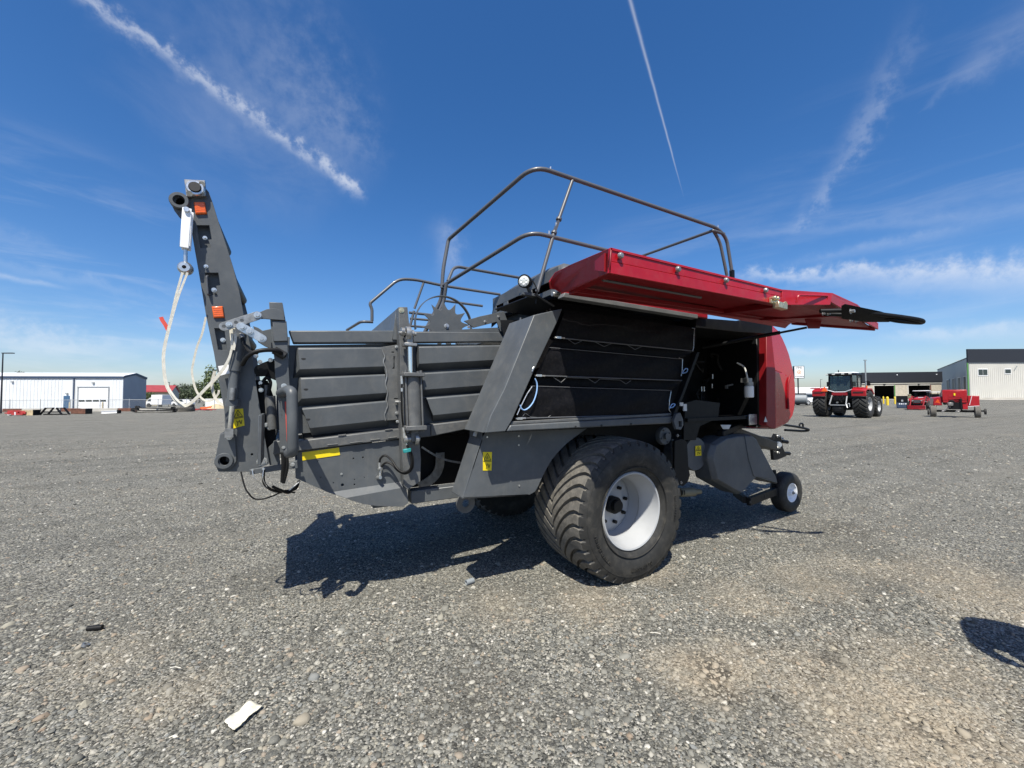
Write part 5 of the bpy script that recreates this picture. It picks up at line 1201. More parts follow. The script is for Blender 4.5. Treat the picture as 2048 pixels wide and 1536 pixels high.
for i in range(len(rows) - 1):
    for k in range(n - 1):
        a = i * n + k; q = (a, a + 1, a + n + 1, a + n); fs += [q, tuple(x + L for x in q[::-1])]
for i in range(len(rows) - 1):
    for e in (0, n - 1): a = i * n + e; fs.append((a, a + n, a + n + L, a + L))
for e in (0, (len(rows) - 1) * n):
    for k in range(n - 1): a = e + k; fs.append((a, a + 1, a + 1 + L, a + L))
s.add(vs + vs2, fs); hood = s.build('side_hood', M_RED, BAL, smooth=50)
tag(hood, 'red side hood swung up and held open')
# outer lip with its crease, underside pan, end plates
s = MB(); up_ = Vector((0, .007, 0)); th = Vector((0, .018, 0)); dz_ = Vector((0, 0, .002))
s.prism([LT[0] + up_, LT[1] + up_, LC[1] + up_ + dz_, LC[0] + up_ + dz_], [v + th + up_ for v in (LT[0], LT[1], LC[1] + dz_, LC[0] + dz_)]); s.prism([LC[0] - dz_, LC[1] - dz_, LB[1], LB[0]], [v + th for v in (LC[0] - dz_, LC[1] - dz_, LB[1], LB[0])])
s.build('hood_lip', M_RED, hood, smooth=12, bevel=.003, seg=2)
s = MB(); s.prism([LT[1] + Vector((.004, 0, 0)), tipT, tipB, LB[1] + Vector((.004, 0, 0))], [v + Vector((0, .018, 0)) for v in (LT[1] + Vector((.004, 0, 0)), tipT, tipB, LB[1] + Vector((.004, 0, 0)))]); s.build('hood_lip', M_RED, hood, bevel=.004, seg=2)
s = MB(); e = Vector((5.48, 1.86, 2.405))
s.prism([tipT, Vector((4.85, 1.80, 2.53)), e, e - Vector((0, 0, .05)), tipB + Vector((0, 0, .03))], [v + Vector((0, .016, 0)) for v in (tipT, Vector((4.85, 1.80, 2.53)), e, e - Vector((0, 0, .05)), tipB + Vector((0, 0, .03)))]); s.build('hood_lip', M_RED, hood, bevel=.003)
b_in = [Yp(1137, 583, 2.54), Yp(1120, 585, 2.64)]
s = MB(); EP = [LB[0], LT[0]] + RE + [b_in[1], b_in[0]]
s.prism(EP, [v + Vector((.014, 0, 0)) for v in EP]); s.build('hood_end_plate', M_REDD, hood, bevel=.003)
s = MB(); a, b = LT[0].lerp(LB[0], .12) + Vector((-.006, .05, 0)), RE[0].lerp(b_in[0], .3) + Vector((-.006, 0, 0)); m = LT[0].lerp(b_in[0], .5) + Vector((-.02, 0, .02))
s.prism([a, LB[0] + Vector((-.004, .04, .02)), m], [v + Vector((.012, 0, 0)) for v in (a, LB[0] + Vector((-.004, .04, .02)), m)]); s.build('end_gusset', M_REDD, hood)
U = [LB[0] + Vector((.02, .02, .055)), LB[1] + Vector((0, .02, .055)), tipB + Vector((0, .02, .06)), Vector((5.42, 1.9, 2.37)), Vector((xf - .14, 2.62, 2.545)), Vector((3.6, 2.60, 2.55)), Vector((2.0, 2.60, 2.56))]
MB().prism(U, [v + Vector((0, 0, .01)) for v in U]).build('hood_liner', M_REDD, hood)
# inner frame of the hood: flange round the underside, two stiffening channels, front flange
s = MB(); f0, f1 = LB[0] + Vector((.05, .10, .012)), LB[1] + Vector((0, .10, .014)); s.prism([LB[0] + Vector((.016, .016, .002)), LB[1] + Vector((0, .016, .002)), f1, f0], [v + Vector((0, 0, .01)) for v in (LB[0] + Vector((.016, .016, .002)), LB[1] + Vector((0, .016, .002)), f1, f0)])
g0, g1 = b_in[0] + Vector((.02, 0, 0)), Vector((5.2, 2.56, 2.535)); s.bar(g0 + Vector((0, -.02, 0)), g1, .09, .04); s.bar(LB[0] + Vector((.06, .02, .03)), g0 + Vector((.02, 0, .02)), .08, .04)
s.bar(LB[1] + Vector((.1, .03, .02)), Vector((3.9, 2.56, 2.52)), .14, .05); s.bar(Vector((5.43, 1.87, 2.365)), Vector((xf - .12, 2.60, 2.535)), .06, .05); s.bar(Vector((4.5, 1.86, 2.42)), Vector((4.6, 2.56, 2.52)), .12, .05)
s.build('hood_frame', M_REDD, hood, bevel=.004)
s = MB(); r0, r1 = Yp(1205, 560, 2.05), Yp(1402, 595, 2.12); s.cyl(r0, r1, .010, 8); s.build('hood_rail', M_TUBE, hood)
s = MB()
for x, y in ((1240, 512), (1355, 539), (1451, 561), (1530, 581)):
    c = Yp(x, y, YO - .006); s.lathe(c, (0, -1, 0), [(0, .021), (.012, .020), (.020, .014), (.022, 0.0)], 20)
s.build('rubber_buffer', M_STEEL, hood)
s = MB(); c = Yp(1548, 603, YO - .012); s.obox(c, .11, .02, .05, (1, 0, -.15)); s.obox(c + Vector((.05, -.02, -.035)), .13, .05, .05, (1, 0, -.05)); s.cyl(c + Vector((-.04, -.04, .02)), c + Vector((-.04, 0, .02)), .016, 10); s.cyl(c + Vector((.0, -.04, .02)), c + Vector((.0, 0, .02)), .016, 10)
s.lathe(c + Vector((.10, -.03, -.03)), (0, 1, .2), [(-.006, .022), (-.006, .034), (.006, .034), (.006, .022)], 16, closed=True); s.build('hood_latch', M_ZINCY, hood, bevel=.003)
s = MB(); A = [Yp(x, y, 1.78) for x, y in ((1593, 606), (1593, 591), (1652, 592), (1652, 608))]; s.tube(fillet([A[0], A[1] + Vector((0, -.012, 0)), A[2] + Vector((0, -.012, 0)), A[3]], .03), .009, 8); s.build('grab_bar', M_RED, hood)
# black lever bracket and loop handle at the front of the hood
h0, h1, hz = Yp(1691, 607, 1.62), Yp(1775, 627, 1.50), None
s = MB(); P = [Yp(1690, 607, 1.62), Yp(1700, 609, 1.60), Yp(1760, 622, 1.50), Yp(1790, 631, 1.44), Yp(1786, 641, 1.47), Yp(1740, 641, 1.56), Yp(1690, 634, 1.66)]
s.prism(P, [v + Vector((.0, .03, -.012)) for v in P]); hb = s.build('handle_bracket', M_DARK, hood, bevel=.004)
lp_ = [Yp(1640, 622, 1.80), Yp(1700, 622, 1.64), Yp(1770, 630, 1.48), Yp(1815, 636, 1.38), Yp(1842, 641, 1.33), Yp(1840, 645, 1.35), Yp(1800, 642, 1.42), Yp(1763, 636, 1.52), Yp(1700, 630, 1.70), Yp(1650, 628, 1.85)]
MB().tube(spline(lp_, 5), .020, 12).build('loop_handle', M_DARK, hood)
s = MB(); s.bolt(Yp(1701, 623, 1.60), .02, .03); s.bolt(Yp(1738, 636, 1.58), .010, .02); s.bolt(Yp(1645, 628, 1.78), .012, .02); s.bolt(Yp(1655, 628, 1.78), .012, .02); s.bolt(Yp(1700, 642, 1.75), .012, .02); s.bolt(Yp(1711, 642, 1.74), .012, .02); s.build('bolt', M_STEEL, hb)
s = MB(); P = [Yp(1609, 630, 2.14), Yp(1645, 633, 2.10), Yp(1640, 657, 2.10), Yp(1618, 657, 2.14)]; s.prism(P, [v + Vector((0, .012, 0)) for v in P]); lg = s.build('strut_lug', M_REDD, hood, bevel=.002)
MB().cyl(Yp(1614, 655, 2.13), Yp(1405, 695, 3.05), .012, 10).build('gas_strut', M_DARK, hood)
MB().cyl(Yp(1560, 665, 2.30), Yp(1405, 695, 3.05), .019, 12).build('strut_sleeve', M_DARK, hood)
s = MB()
for (x, y, Y) in ((1404, 640, 2.82), (1470, 655, 2.84), (1512, 655, 2.85), (1114, 585, 2.82)): c = Yp(x, y, Y); s.obox(c, .07, .09, .05); s.cyl(c + Vector((-.05, 0, -.02)), c + Vector((.05, 0, -.02)), .022, 10)
s.build('hood_hinge', M_STEEL, BAL, bevel=.003)

# ---- roof plates and rear shroud
sec = [(2.70, -.07), (2.78, 0.0), (3.0, .02), (3.6, .02), (3.9, 0.0), (4.02, -.06), (4.07, -.16), (4.08, -.30)]
zr = 2.74
rr_ = [[Vector((1.96, y, zr + z)) for y, z in sec], [Vector((2.03, y, zr + .06 + z)) for y, z in sec], [Vector((3.75, y, zr + .02 + z)) for y, z in sec]]
s = MB(); n = len(sec); vs = [p for r in rr_ for p in r]; s.add(vs, [(i * n + k, i * n + k + 1, (i + 1) * n + k + 1, (i + 1) * n + k) for i in range(2) for k in range(n - 1)]); roof = s.build('roof_hump', M_GREY, BAL, smooth=60)
so = roof.modifiers.new('sheet', 'SOLIDIFY'); so.thickness = .012
# slotted rear edge and the folded shroud under it
e0, e1 = Yp(966, 613, 4.02), Yp(1068, 588, 2.84)
s = MB()
z0 = 2.585; z1 = 2.655; xs = 1.955
def slot_strip(s, ya, yb, za, zb): s.box((xs - .006, ya, za), (xs + .006, yb, zb))
ys = [2.74, 2.86, 3.18, 3.30, 3.66, 3.76, 3.93, 4.02]
for a, b in ((0, 1), (2, 3), (4, 5), (6, 7)): slot_strip(s, ys[a], ys[b], z0, z1)
slot_strip(s, ys[0], ys[-1], z1, 2.755); slot_strip(s, ys[0], ys[-1], z0 - .05, z0)
s.build('slotted_edge', M_GREY, roof, bevel=.002)
P = [Yp(989, 619, 3.75), Yp(1068, 589, 2.84), Yp(1107, 614, 2.84), Yp(1063, 633, 3.2)]
MB().prism(P, [v + Vector((.015, .0, .012)) for v in P]).build('rear_shroud', M_DARK, BAL)
MB().box((2.05, 3.0, 2.44), (3.0, 4.1, 2.62)).build('roof_support', M_DARK, BAL)
MB().box((2.0, 4.1, 2.30), (5.3, mirror(2.95), 2.44)).build('roof_deck', M_GREY, BAL, bevel=.01)
MB().box((2.9, mirror(2.98), 1.46), (5.3, mirror(2.94), 2.44)).build('side_hood', M_RED, BAL, bevel=.02)
pl('side_plate', [(929, 642), (960, 633), (1008, 623), (1014, 640), (1013, 662), (1001, 662), (994, 643), (948, 655)], 3.46, .015, M_GREY, BAL)
s = MB()
for x, y in ((937, 654), (970, 643), (997, 633)): s.bolt(Yp(x, y, 3.46), .012, .014)
s.build('bolt', M_ZINC, BAL)
MB().prism([Yp(1000, 640, 3.42), Yp(1060, 640, 3.3), Yp(1045, 700, 3.3), Yp(1012, 690, 3.42)], [v + Vector((.4, .5, 0)) for v in (Yp(1000, 640, 3.42), Yp(1060, 640, 3.3), Yp(1045, 700, 3.3), Yp(1012, 690, 3.42))]).build('needle_housing', M_DARK, BAL)
s = MB(); s.obox(Yp(1048, 643, 3.2), .09, .02, .05, (1, 0, -.2)); s.bar(Yp(1043, 653, 3.2), Yp(1053, 676, 3.2), .012, .012); s.bar(Yp(1058, 650, 3.2), Yp(1052, 672, 3.2), .012, .012); s.build('knife_bracket', M_STEEL, BAL)
MB().box(Yp(1022, 668, 3.3) , Yp(1042, 690, 3.3) + Vector((0, .2, 0))).build('valve_block', M_GREY, BAL, bevel=.006)

# ---- bale-length star wheel with its guard hoop
YS = 3.78; c = Yp(893, 652, YS); R0 = .245
out = []
NT = 12
for k in range(NT):
    a = 2 * math.pi * k / NT + .13
    out += [(c.x + math.cos(a) * R0, c.z + math.sin(a) * R0)]
    for j, rr in ((.18, .78), (.34, .69), (.5, .665), (.66, .69), (.82, .78)):
        b = a + 2 * math.pi / NT * j; out.append((c.x + math.cos(b) * R0 * rr, c.z + math.sin(b) * R0 * rr))
star = sheet_y('star_wheel', out, YS, .008, M_GREY, BAL)
s = MB(); s.bolt((c.x, YS, c.z), .022, .03); s.build('bolt', M_ZINC, star)
cg = Yp(890, 650, YS); s = MB(); P = [Vector((cg.x + .292 * math.cos(a), YS + .03, cg.z + .292 * math.sin(a))) for a in [math.radians(-12 + 204 * k / 30) for k in range(31)]]
for k in range(30): s.bar(P[k], P[k + 1], .05, .008, (P[k] + P[k + 1]) / 2 - Vector((cg.x, YS + .03, cg.z)))
s.build('guard_hoop', M_GREY, star, smooth=60)

# ---- work lamp
lc = Yp(1048, 562, 2.82); lax = (CAM - lc); lax.z = 0; lax = Vector((-.75, -.62, -.10)).normalized()
s = MB(); s.lathe(lc, lax, [(-.085, .0), (-.085, .028), (-.07, .05), (-.02, .056), (0, .056), (.004, .052), (.004, .046)], 26); lamp = s.build('work_lamp', M_DARK, BAL)
s = MB(); s.lathe(lc, lax, [(.0, .047), (.006, .035), (.009, 0)], 24); s.build('lamp_lens', M_LENS, lamp)
s = MB()
for k in range(6): a = k * math.pi / 3; u = lax.orthogonal().normalized(); w = lax.cross(u); p = lc + (u * math.cos(a) + w * math.sin(a)) * .026 + lax * .004; s.lathe(p, lax, [(0, .012), (.005, .008), (.006, 0)], 10)
s.build('lamp_led', M_WHITE2, lamp)
s = MB(); s.bar(lc - lax * .04, lc - lax * .04 + Vector((.06, .02, -.09)), .03, .012); s.obox(lc - lax * .05 + Vector((.03, .02, -.10)), .14, .06, .02); s.build('lamp_bracket', M_GREY, lamp)
s = MB(); s.tube(spline([lc - lax * .08, lc - lax * .12 + Vector((.03, 0, .03)), lc + Vector((.16, .05, -.05)), lc + Vector((.15, .06, -.16))]), .006, 7); s.build('lamp_cable', M_HOSE, lamp)

# ---- guard rails on the roof
YR = 2.95
rails = []
def rail(pts, r=.019, bend=.14, name='guard_rail'):
    o = MB().tube(fillet(pts, bend, 7), r, 12).build(name, M_TUBE, BAL, smooth=60); rails.append(o); return o


Yr2 = 4.12
rail([Yp(884, 576, Yr2), Yp(886, 540, Yr2), Yp(897, 479, Yr2), Yp(897, 479, Yr2).lerp(Yp(1068, 331, YR), .06), Yp(1068, 331, YR), Yp(1434, 456, YR), Yp(1453, 476, YR), Yp(1465, 552, YR)], .020, .16)
rail([Yp(885, 572, Yr2), Yp(1060, 463, YR), Yp(1255, 511, YR)], .019, .14)
rail([Yp(1448, 468, YR), Yp(1426, 461, YR), Yp(1270, 517, 4.3)], .018, .02)
rail([Yp(1426, 460, YR + .03), Yp(1440, 484, YR + .02), Yp(1454, 552, YR + .02)], .018, .1)
ps = rail([Yp(1145, 360, YR), Yp(1117, 440, YR)], .016, .02, 'rail_post'); rail([Yp(1109, 462, YR), Yp(1074, 584, YR)], .018, .02, 'rail_post')
s = MB(); a, b = Yp(1118, 438, YR), Yp(1108, 466, YR); s.bar(a, b, .03, .022); s.cyl(a - (b - a) * .05, a + (b - a) * .08, .027, 12); s.cyl(b - (b - a) * .08, b + (b - a) * .05, .027, 12); s.build('rail_hinge', M_TUBE, ps)
s = MB()
for x, y, Y in ((1101, 340, YR), (1436, 455, YR), (1112, 452, YR), (1098, 468, YR)): p = Yp(x, y, Y); s.cyl(p + Vector((0, 0, -.026)), p + Vector((0, 0, .028)), .008, 8)
s.build('bolt', M_ZINC, ps)
s = MB(); p = Yp(1464, 552, YR); s.obox(p + Vector((0, 0, .02)), .045, .04, .10); s.build('rail_socket', M_DARK, ps)
YL = 5.38
def fr(pts, **k): rail([Yp(x, y, Y) for x, y, Y in pts], **k)
fr([(896, 562, 4.3), (908, 532, 4.4), (1042, 556, 4.6)], r=.018, bend=.1)
fr([(744, 642, YL), (744, 618, YL), (739, 607, YL), (797, 558, YL), (830, 559, YL), (884, 571, YL), (1000, 589, YL)], r=.02, bend=.12)
fr([(694, 660, YL + .5), (722, 643, YL), (746, 644, YL)], r=.018, bend=.1)
fr([(847, 566, YL), (829, 617, YL)], r=.016, name='rail_post'); fr([(828, 622, YL), (817, 665, YL)], r=.018, name='rail_post')
fr([(886, 601, YL), (965, 612, YL)], r=.018); fr([(818, 625, YL), (880, 632, YL)], r=.018); fr([(820, 637, YL), (880, 642, YL)], r=.016); fr([(820, 652, YL), (880, 656, YL)], r=.016)
lad = rail([Yp(886, 575, 4.15), Yp(882, 600, 4.2), Yp(848, 668, 4.3)], .022, .05, 'ladder_stile')
rail([Yp(893, 566, 4.0), Yp(888, 602, 4.05), Yp(858, 668, 4.1)], .018, .05, 'ladder_stile')

# ---- red nose shield at the front
nose_px = [(1539, 652), (1546, 650), (1556, 659), (1565, 674), (1573, 692), (1579, 708), (1584, 727), (1588, 745), (1591, 766), (1592, 790), (1590, 818), (1586, 833), (1577, 846), (1564, 854), (1551, 859), (1540, 856), (1540, 800), (1540, 735)]
ny = 2.92; P = [Yp(x, y, ny) for x, y in nose_px]; cc = sum(P, Vector()) / len(P)
def ring(y, sx, sz, dx=0): return [Vector((cc.x + (p.x - cc.x) * sx + dx, y, cc.z + (p.z - cc.z) * sz)) for p in P]
rings = [ring(ny + .10, .90, .93, -.02), ring(ny + .0, .97, .985, -.005), ring(ny + .05, 1.0, 1.0), ring(ny + .35, 1.03, 1.02, .02), ring(YC, 1.1, 1.06, .05), ring(mirror(ny + .35), 1.03, 1.02, .02), ring(mirror(ny + .02), 1, 1), ring(mirror(ny), .95, .96)]
s = MB(); n = len(P); vs = [p for r in rings[1:] for p in r]; fs = [tuple(range(n))] + [(i * n + k, i * n + (k + 1) % n, (i + 1) * n + (k + 1) % n, (i + 1) * n + k) for i in range(len(rings) - 2) for k in range(n)] + [tuple((len(rings) - 2) * n + k for k in range(n))[::-1]]
s.add(vs, fs); nose = s.build('nose_shield', M_REDG, BAL, smooth=45, bevel=.006)
# stepped side panels of the nose: upper recess and lower door, set proud of the shell
up = [(1541, 656), (1548, 655), (1559, 700), (1564, 745), (1551, 740), (1541, 732)]
lo = [(1551, 744), (1566, 748), (1577, 755), (1585, 772), (1585, 815), (1578, 838), (1566, 849), (1552, 855)]
pl('nose_panel', up, ny - .006, .03, M_REDG, nose, bevel=.004); pl('nose_door', lo, ny - .022, .045, M_REDG, nose, bevel=.01)
P2 = [Yp(x, y, ny - .02) for x, y in ((1533, 650), (1541, 650), (1551, 742), (1551, 858), (1541, 855), (1533, 850))]
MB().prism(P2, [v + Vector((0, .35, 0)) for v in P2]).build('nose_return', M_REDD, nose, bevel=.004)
s = MB(); q = [Yp(x, y, ny - .022) for x, y in ((1528, 844), (1535, 844), (1531, 833))]; s.prism(q, [v + Vector((0, .002, 0)) for v in q]); s.build('reflector_triangle', M_SILVER, nose)
MB().tube(spline([Yp(1581, 750, 2.89), Yp(1577, 765, 2.885), Yp(1576, 790, 2.885), Yp(1577, 818, 2.885)]), .012, 8).build('door_handle', M_REDD, nose)

# ---- front bay: machinery seen in the open compartment
s = MB(); s.box((3.9, 3.70, .9), (5.35, 3.74, 2.46)); s.build('bay_back', M_DARK, BAL)
MB().box((3.9, 3.02, 1.36), (5.2, 3.7, 1.40)).build('bay_floor_light_block', M_DARK, BAL)  # dark floor added to keep light out of the bay
MB().box((3.9, 3.0, 2.44), (5.3, 3.74, 2.47)).build('bay_roof_light_block', M_DARK, BAL)  # dark cover added over the bay to block light from above
MB().box((5.22, 2.99, 1.25), (5.28, mirror(3.0), 2.44)).build('bay_frame', M_DARK, BAL, bevel=.01)
MB().box((3.9, 2.9, 2.40), (4.7, 3.3, 2.435)).build('bay_header', M_DARK, BAL, bevel=.006)
beam('bay_header', [(1392, 635), (1480, 642), (1480, 664), (1392, 655)], 2.76, 3.3, M_DARK, .004)
beam('bay_header', [(1480, 640), (1520, 644), (1545, 651), (1545, 668), (1480, 664)], 2.76, 3.3, M_DARK, .004)
s = MB(); fc = Yp(1498, 783, 2.97); s.lathe(fc, (0, 0, 1), [(-.075, 0), (-.075, .045), (-.065, .053), (.06, .053), (.07, .045), (.07, .0)], 26); s.build('oil_filter', M_WHITE2, BAL)
s = MB(); s.cyl(fc + Vector((0, 0, .07)), fc + Vector((0, 0, .12)), .05, 18); s.obox(fc + Vector((0, .03, .14)), .12, .08, .06); s.build('filter_head', M_STEEL, BAL, bevel=.004)
MB().tube(spline([fc + Vector((-.05, -.02, .12)), fc + Vector((-.10, -.04, .18)), fc + Vector((-.09, 0, .30)), fc + Vector((-.14, .06, .36))]), .010, 8).build('hydraulic_hose', M_SILVER, BAL)
s = MB(); rnd = random.Random(9)
for k in range(16):
    x, y = rnd.uniform(1402, 1520), rnd.uniform(690, 800); a = Yp(x, y, 3.55); L = [a]
    for j in range(4): a = a + Vector((rnd.uniform(-.12, .14), rnd.uniform(-.05, .05), rnd.uniform(-.18, .05))); a.y = min(max(a.y, 3.4), 3.66); L.append(a.copy())
    s.tube(spline(L, 5), rnd.choice((.010, .013, .017)), 8)
s.build('hydraulic_hose', M_HOSE, BAL)
s = MB()
for k in range(10): x, y = rnd.uniform(1402, 1520), rnd.uniform(690, 800); c = Yp(x, y, 3.62); s.obox(c, rnd.uniform(.05, .16), .06, rnd.uniform(.04, .12))
s.build('valve_block', M_GREY, BAL, bevel=.005)
s = MB()
for x, y in ((1403, 778), (1408, 778), (1424, 772), (1508, 724), (1516, 752), (1500, 744), (1425, 753)): c = Yp(x, y, 3.38); s.cyl(c + Vector((0, 0, -.03)), c + Vector((0, 0, .03)), .009, 8)
s.build('hose_fitting', M_ZINC, BAL)
s = MB(); s.obox(Yp(1460, 770, 3.3), .10, .03, .02, (1, 0, .18)); s.obox(Yp(1453, 774, 3.3), .025, .03, .05); s.build('metal_strip', M_ZINC, BAL)
s = MB(); s.box(Yp(1499, 850, 3.0), Yp(1514, 828, 3.0) + Vector((0, .02, 0))); s.box(Yp(1492, 838, 3.02), Yp(1499, 831, 3.02) + Vector((0, .05, 0))); bp = s.build('plated_bracket', M_ZINC, BAL, bevel=.003)
s = MB()
for x, y in ((1508, 833), (1508, 846), (1513, 853)): s.bolt(Yp(x, y, 3.0), .010, .012)
s.build('bolt', M_ZINC, bp)
pl('mirror_plate', [(1442, 850), (1462, 850), (1458, 858), (1447, 858)], 3.0, .01, M_SILVER, BAL)
# gearbox guard, rounded shield between the bay and the pickup
pl('drive_guard', [(1368, 858), (1372, 806), (1392, 800), (1440, 806), (1436, 836), (1400, 852), (1392, 880), (1368, 880)], 3.05, .03, M_DARK, BAL)
s = MB(); g0 = Yp(1331, 872, 3.05); s.lathe(g0, (0, 1, 0), [(0, .0), (0, .09), (.02, .10), (.05, .10), (.05, 0)], 26); s.lathe(g0, (0, 1, 0), [(-.03, .0), (-.03, .035), (0, .035)], 16)
for k in range(4): a = k * math.pi / 2 + .4; p = g0 + Vector((math.cos(a) * .07, 0, math.sin(a) * .07)); s.bolt(p, .010, .014)
s.build('drive_pulley', M_GREY, BAL)
pl('arm_plate', [(1350, 882), (1364, 878), (1374, 884), (1377, 935), (1380, 950), (1375, 965), (1366, 972), (1355, 968), (1349, 955)], 3.0, .025, M_DARK, BAL)
s = MB()
for k in range(22): p = Yp(1344, 880, 3.06).lerp(Yp(1346, 962, 3.06), k / 21); s.obox(p, .018, .02, .012 if k % 2 else .02)
s.build('drive_chain', M_STEEL, BAL)
s = MB(); s.cyl(Yp(1358, 985, 3.15), Yp(1387, 984, 3.15), .05, 20); s.cyl(Yp(1387, 984, 3.15), Yp(1400, 983, 3.15), .03, 16); s.build('shaft_guard', M_KHAKI, BAL)
s = MB()
for x in (1361, 1365, 1369): s.obox(Yp(x, 985, 3.10), .008, .01, .05)
s.build('guard_vent', M_INK, BAL)
s = MB(); s.bolt(Yp(1362, 965, 3.0), .014, .012); s.bolt(Yp(1355, 871, 2.98), .014, .012); s.build('bolt', M_STEEL, BAL)
# ---- pickup with its drum, end shield, gauge-wheel arm
YPk = 3.12
s = MB(); s.cyl(Yp(1392, 908, YPk + .05), Yp(1392, 908, YPk + .05) + Vector((0, mirror(YPk + .05) - YPk - .05, 0)), .20, 30); drum = s.build('pickup_drum', M_DARK, BAL)
s = MB(); c = Yp(1392, 908, YPk); s.lathe(c, (0, 1, 0), [(0, 0), (0, .19), (.02, .20), (.3, .20)], 30); s.build('drum_shield', M_GREY, drum)
decal([(1391, 892), (1402, 891), (1403, 911), (1391, 912)], YPk - .01, drum)
sh = [(1416, 905), (1421, 888), (1443, 874), (1470, 869), (1498, 868), (1507, 876), (1520, 900), (1549, 956), (1552, 968), (1507, 955), (1475, 989), (1424, 960), (1414, 918)]
Q = [Yp(x, y, YPk - .06) for x, y in sh]; s = MB(); cq = sum(Q, Vector()) / len(Q)
s.prism([cq + (v - cq) * .93 + Vector((0, -.05, 0)) for v in Q], Q); s.prism(Q, [v + Vector((0, .22, 0)) for v in Q]); psd = s.build('pickup_shield', M_GREY, BAL, bevel=.006, smooth=30)
fac = [Yp(x, y, YPk - .12) for x, y in ((1490, 872), (1503, 880), (1544, 958), (1508, 953), (1498, 920))]
MB().prism(fac, [v + Vector((0, .02, 0)) for v in fac]).build('shield_facet', M_GREY, psd, bevel=.004)
s = MB(); a, b = Yp(1497, 1003, 2.98), Yp(1552, 982, 3.12); s.bar(a, b, .05, .10); arm = s.build('wheel_arm', M_DARK, BAL, bevel=.005)
s = MB(); s.obox(a + Vector((-.004, -.0265, 0)), .06, .003, .03, b - a); s.obox(a.lerp(b, .5) + Vector((0, -.0265, 0)), .03, .003, .04, b - a); s.build('arm_slot', M_INK, arm)
s = MB(); s.bar(Yp(1490, 1000, 3.02), Yp(1470, 985, 3.3), .05, .08); s.bar(Yp(1552, 975, 3.14), Yp(1548, 940, 3.16), .05, .03); s.build('arm_stay', M_DARK, arm)
make_gw = (Yp(1586, 985, 3.06), .262)
c = Vector((make_gw[0].x - .02, 3.14, make_gw[0].z))
R = .275; s = MB(); hw = .095
prof = [(-hw * .75, .125), (-hw * .95, .15), (-hw, .20), (-hw * .9, .25), (-hw * .7, .268), (-hw * .5, .273), (-hw * .46, .267), (-hw * .42, .275), (-hw * .05, R), (-hw * .02, .268), (hw * .02, .268), (hw * .05, R), (hw * .42, .275), (hw * .46, .267), (hw * .5, .273), (hw * .7, .268), (hw * .9, .25), (hw, .20), (hw * .95, .15), (hw * .75, .125)]
s.lathe(c, (0, 1, 0), prof, 48); gt = s.build('gauge_tyre', M_RUBBER, BAL, smooth=40)
s = MB(); s.lathe(c, (0, -1, 0), [(hw * .8, .128), (hw * .85, .132), (hw * .84, .12), (hw * .3, .10), (hw * .2, .06), (hw * .25, .045), (hw * .9, .04), (hw * .95, .03), (hw * .95, 0)], 32); gr = s.build('rim', M_WHITE2, gt)
s = MB(); s.bolt(c + Vector((0, -hw * .95, 0)), .02, .02); s.build('bolt', M_STEEL, gr)
# ---- drawbar tongue, hitch, parking stand, loop
YD = 4.0
s = MB(); s.prism([(4.9, YD - .2, .95), (4.9, YD + .2, .95), (4.9, YD + .2, 1.2), (4.9, YD - .2, 1.2)], [Vector((Yp(1545, 890, YD).x, YD - .12, .72)), Vector((Yp(1545, 890, YD).x, YD + .12, .72)), Vector((Yp(1545, 890, YD).x, YD + .12, .92)), Vector((Yp(1545, 890, YD).x, YD - .12, .92))]); db = s.build('drawbar', M_DARK, BAL, bevel=.01)
MB().bar(Yp(1455, 862, 3.2), Yp(1545, 892, 3.8), .14, .14).build('drawbar_brace', M_DARK, BAL, bevel=.01)
MB().bar(Yp(1500, 842, 3.3), Yp(1440, 868, 3.1), .08, .08).build('drawbar_brace', M_DARK, BAL, bevel=.01)
hp = pl('hitch_plate', [(1544, 885), (1552, 868), (1562, 872), (1566, 895), (1573, 912), (1556, 919), (1548, 920)], 3.86, .05, M_DARK, db)
s = MB()
for x, y in ((1555, 872), (1556, 895), (1555, 905), (1564, 877)): s.bolt(Yp(x, y, 3.85), .022, .03)
s.cyl(Yp(1557, 889, 3.84), Yp(1557, 889, 3.86), .05, 18); s.build('bolt', M_ZINC, hp)
s = MB(); s.cyl(Yp(1563, 906, 3.9), Yp(1578, 907, 3.9), .032, 16); s.cyl(Yp(1562, 882, 3.9), Yp(1574, 884, 3.9), .032, 16); s.build('hitch_eye', M_DARK, hp)
MB().tube(spline([Yp(1556, 848, 3.7), Yp(1590, 853, 3.7), Yp(1611, 857, 3.7), Yp(1617, 860, 3.72), Yp(1606, 862, 3.74), Yp(1570, 860, 3.76)]), .02, 10).build('hose_support', M_DARK, db)
MB().tube(fillet([Yp(1599, 857, 3.7), Yp(1599, 847, 3.7), Yp(1606, 847, 3.7), Yp(1606, 858, 3.7)], .03), .014, 8).build('support_hook', M_DARK, db)
# ================================================================ VEHICLES IN THE YARD
def place(t_, p, rz): t_.location = (p.x, p.y, p.z); t_.rotation_euler = (0, 0, rz)


def ag_wheel(par, c, R, W, rim_r, N, near, depth=.05, rim_m=None):
    return make_wheel(par, c, R, W, rim_r, N, depth, chevron, M_RUBBER, rim_m or M_WHITE, gw=.52, dish=.22, near=near, simple=True)


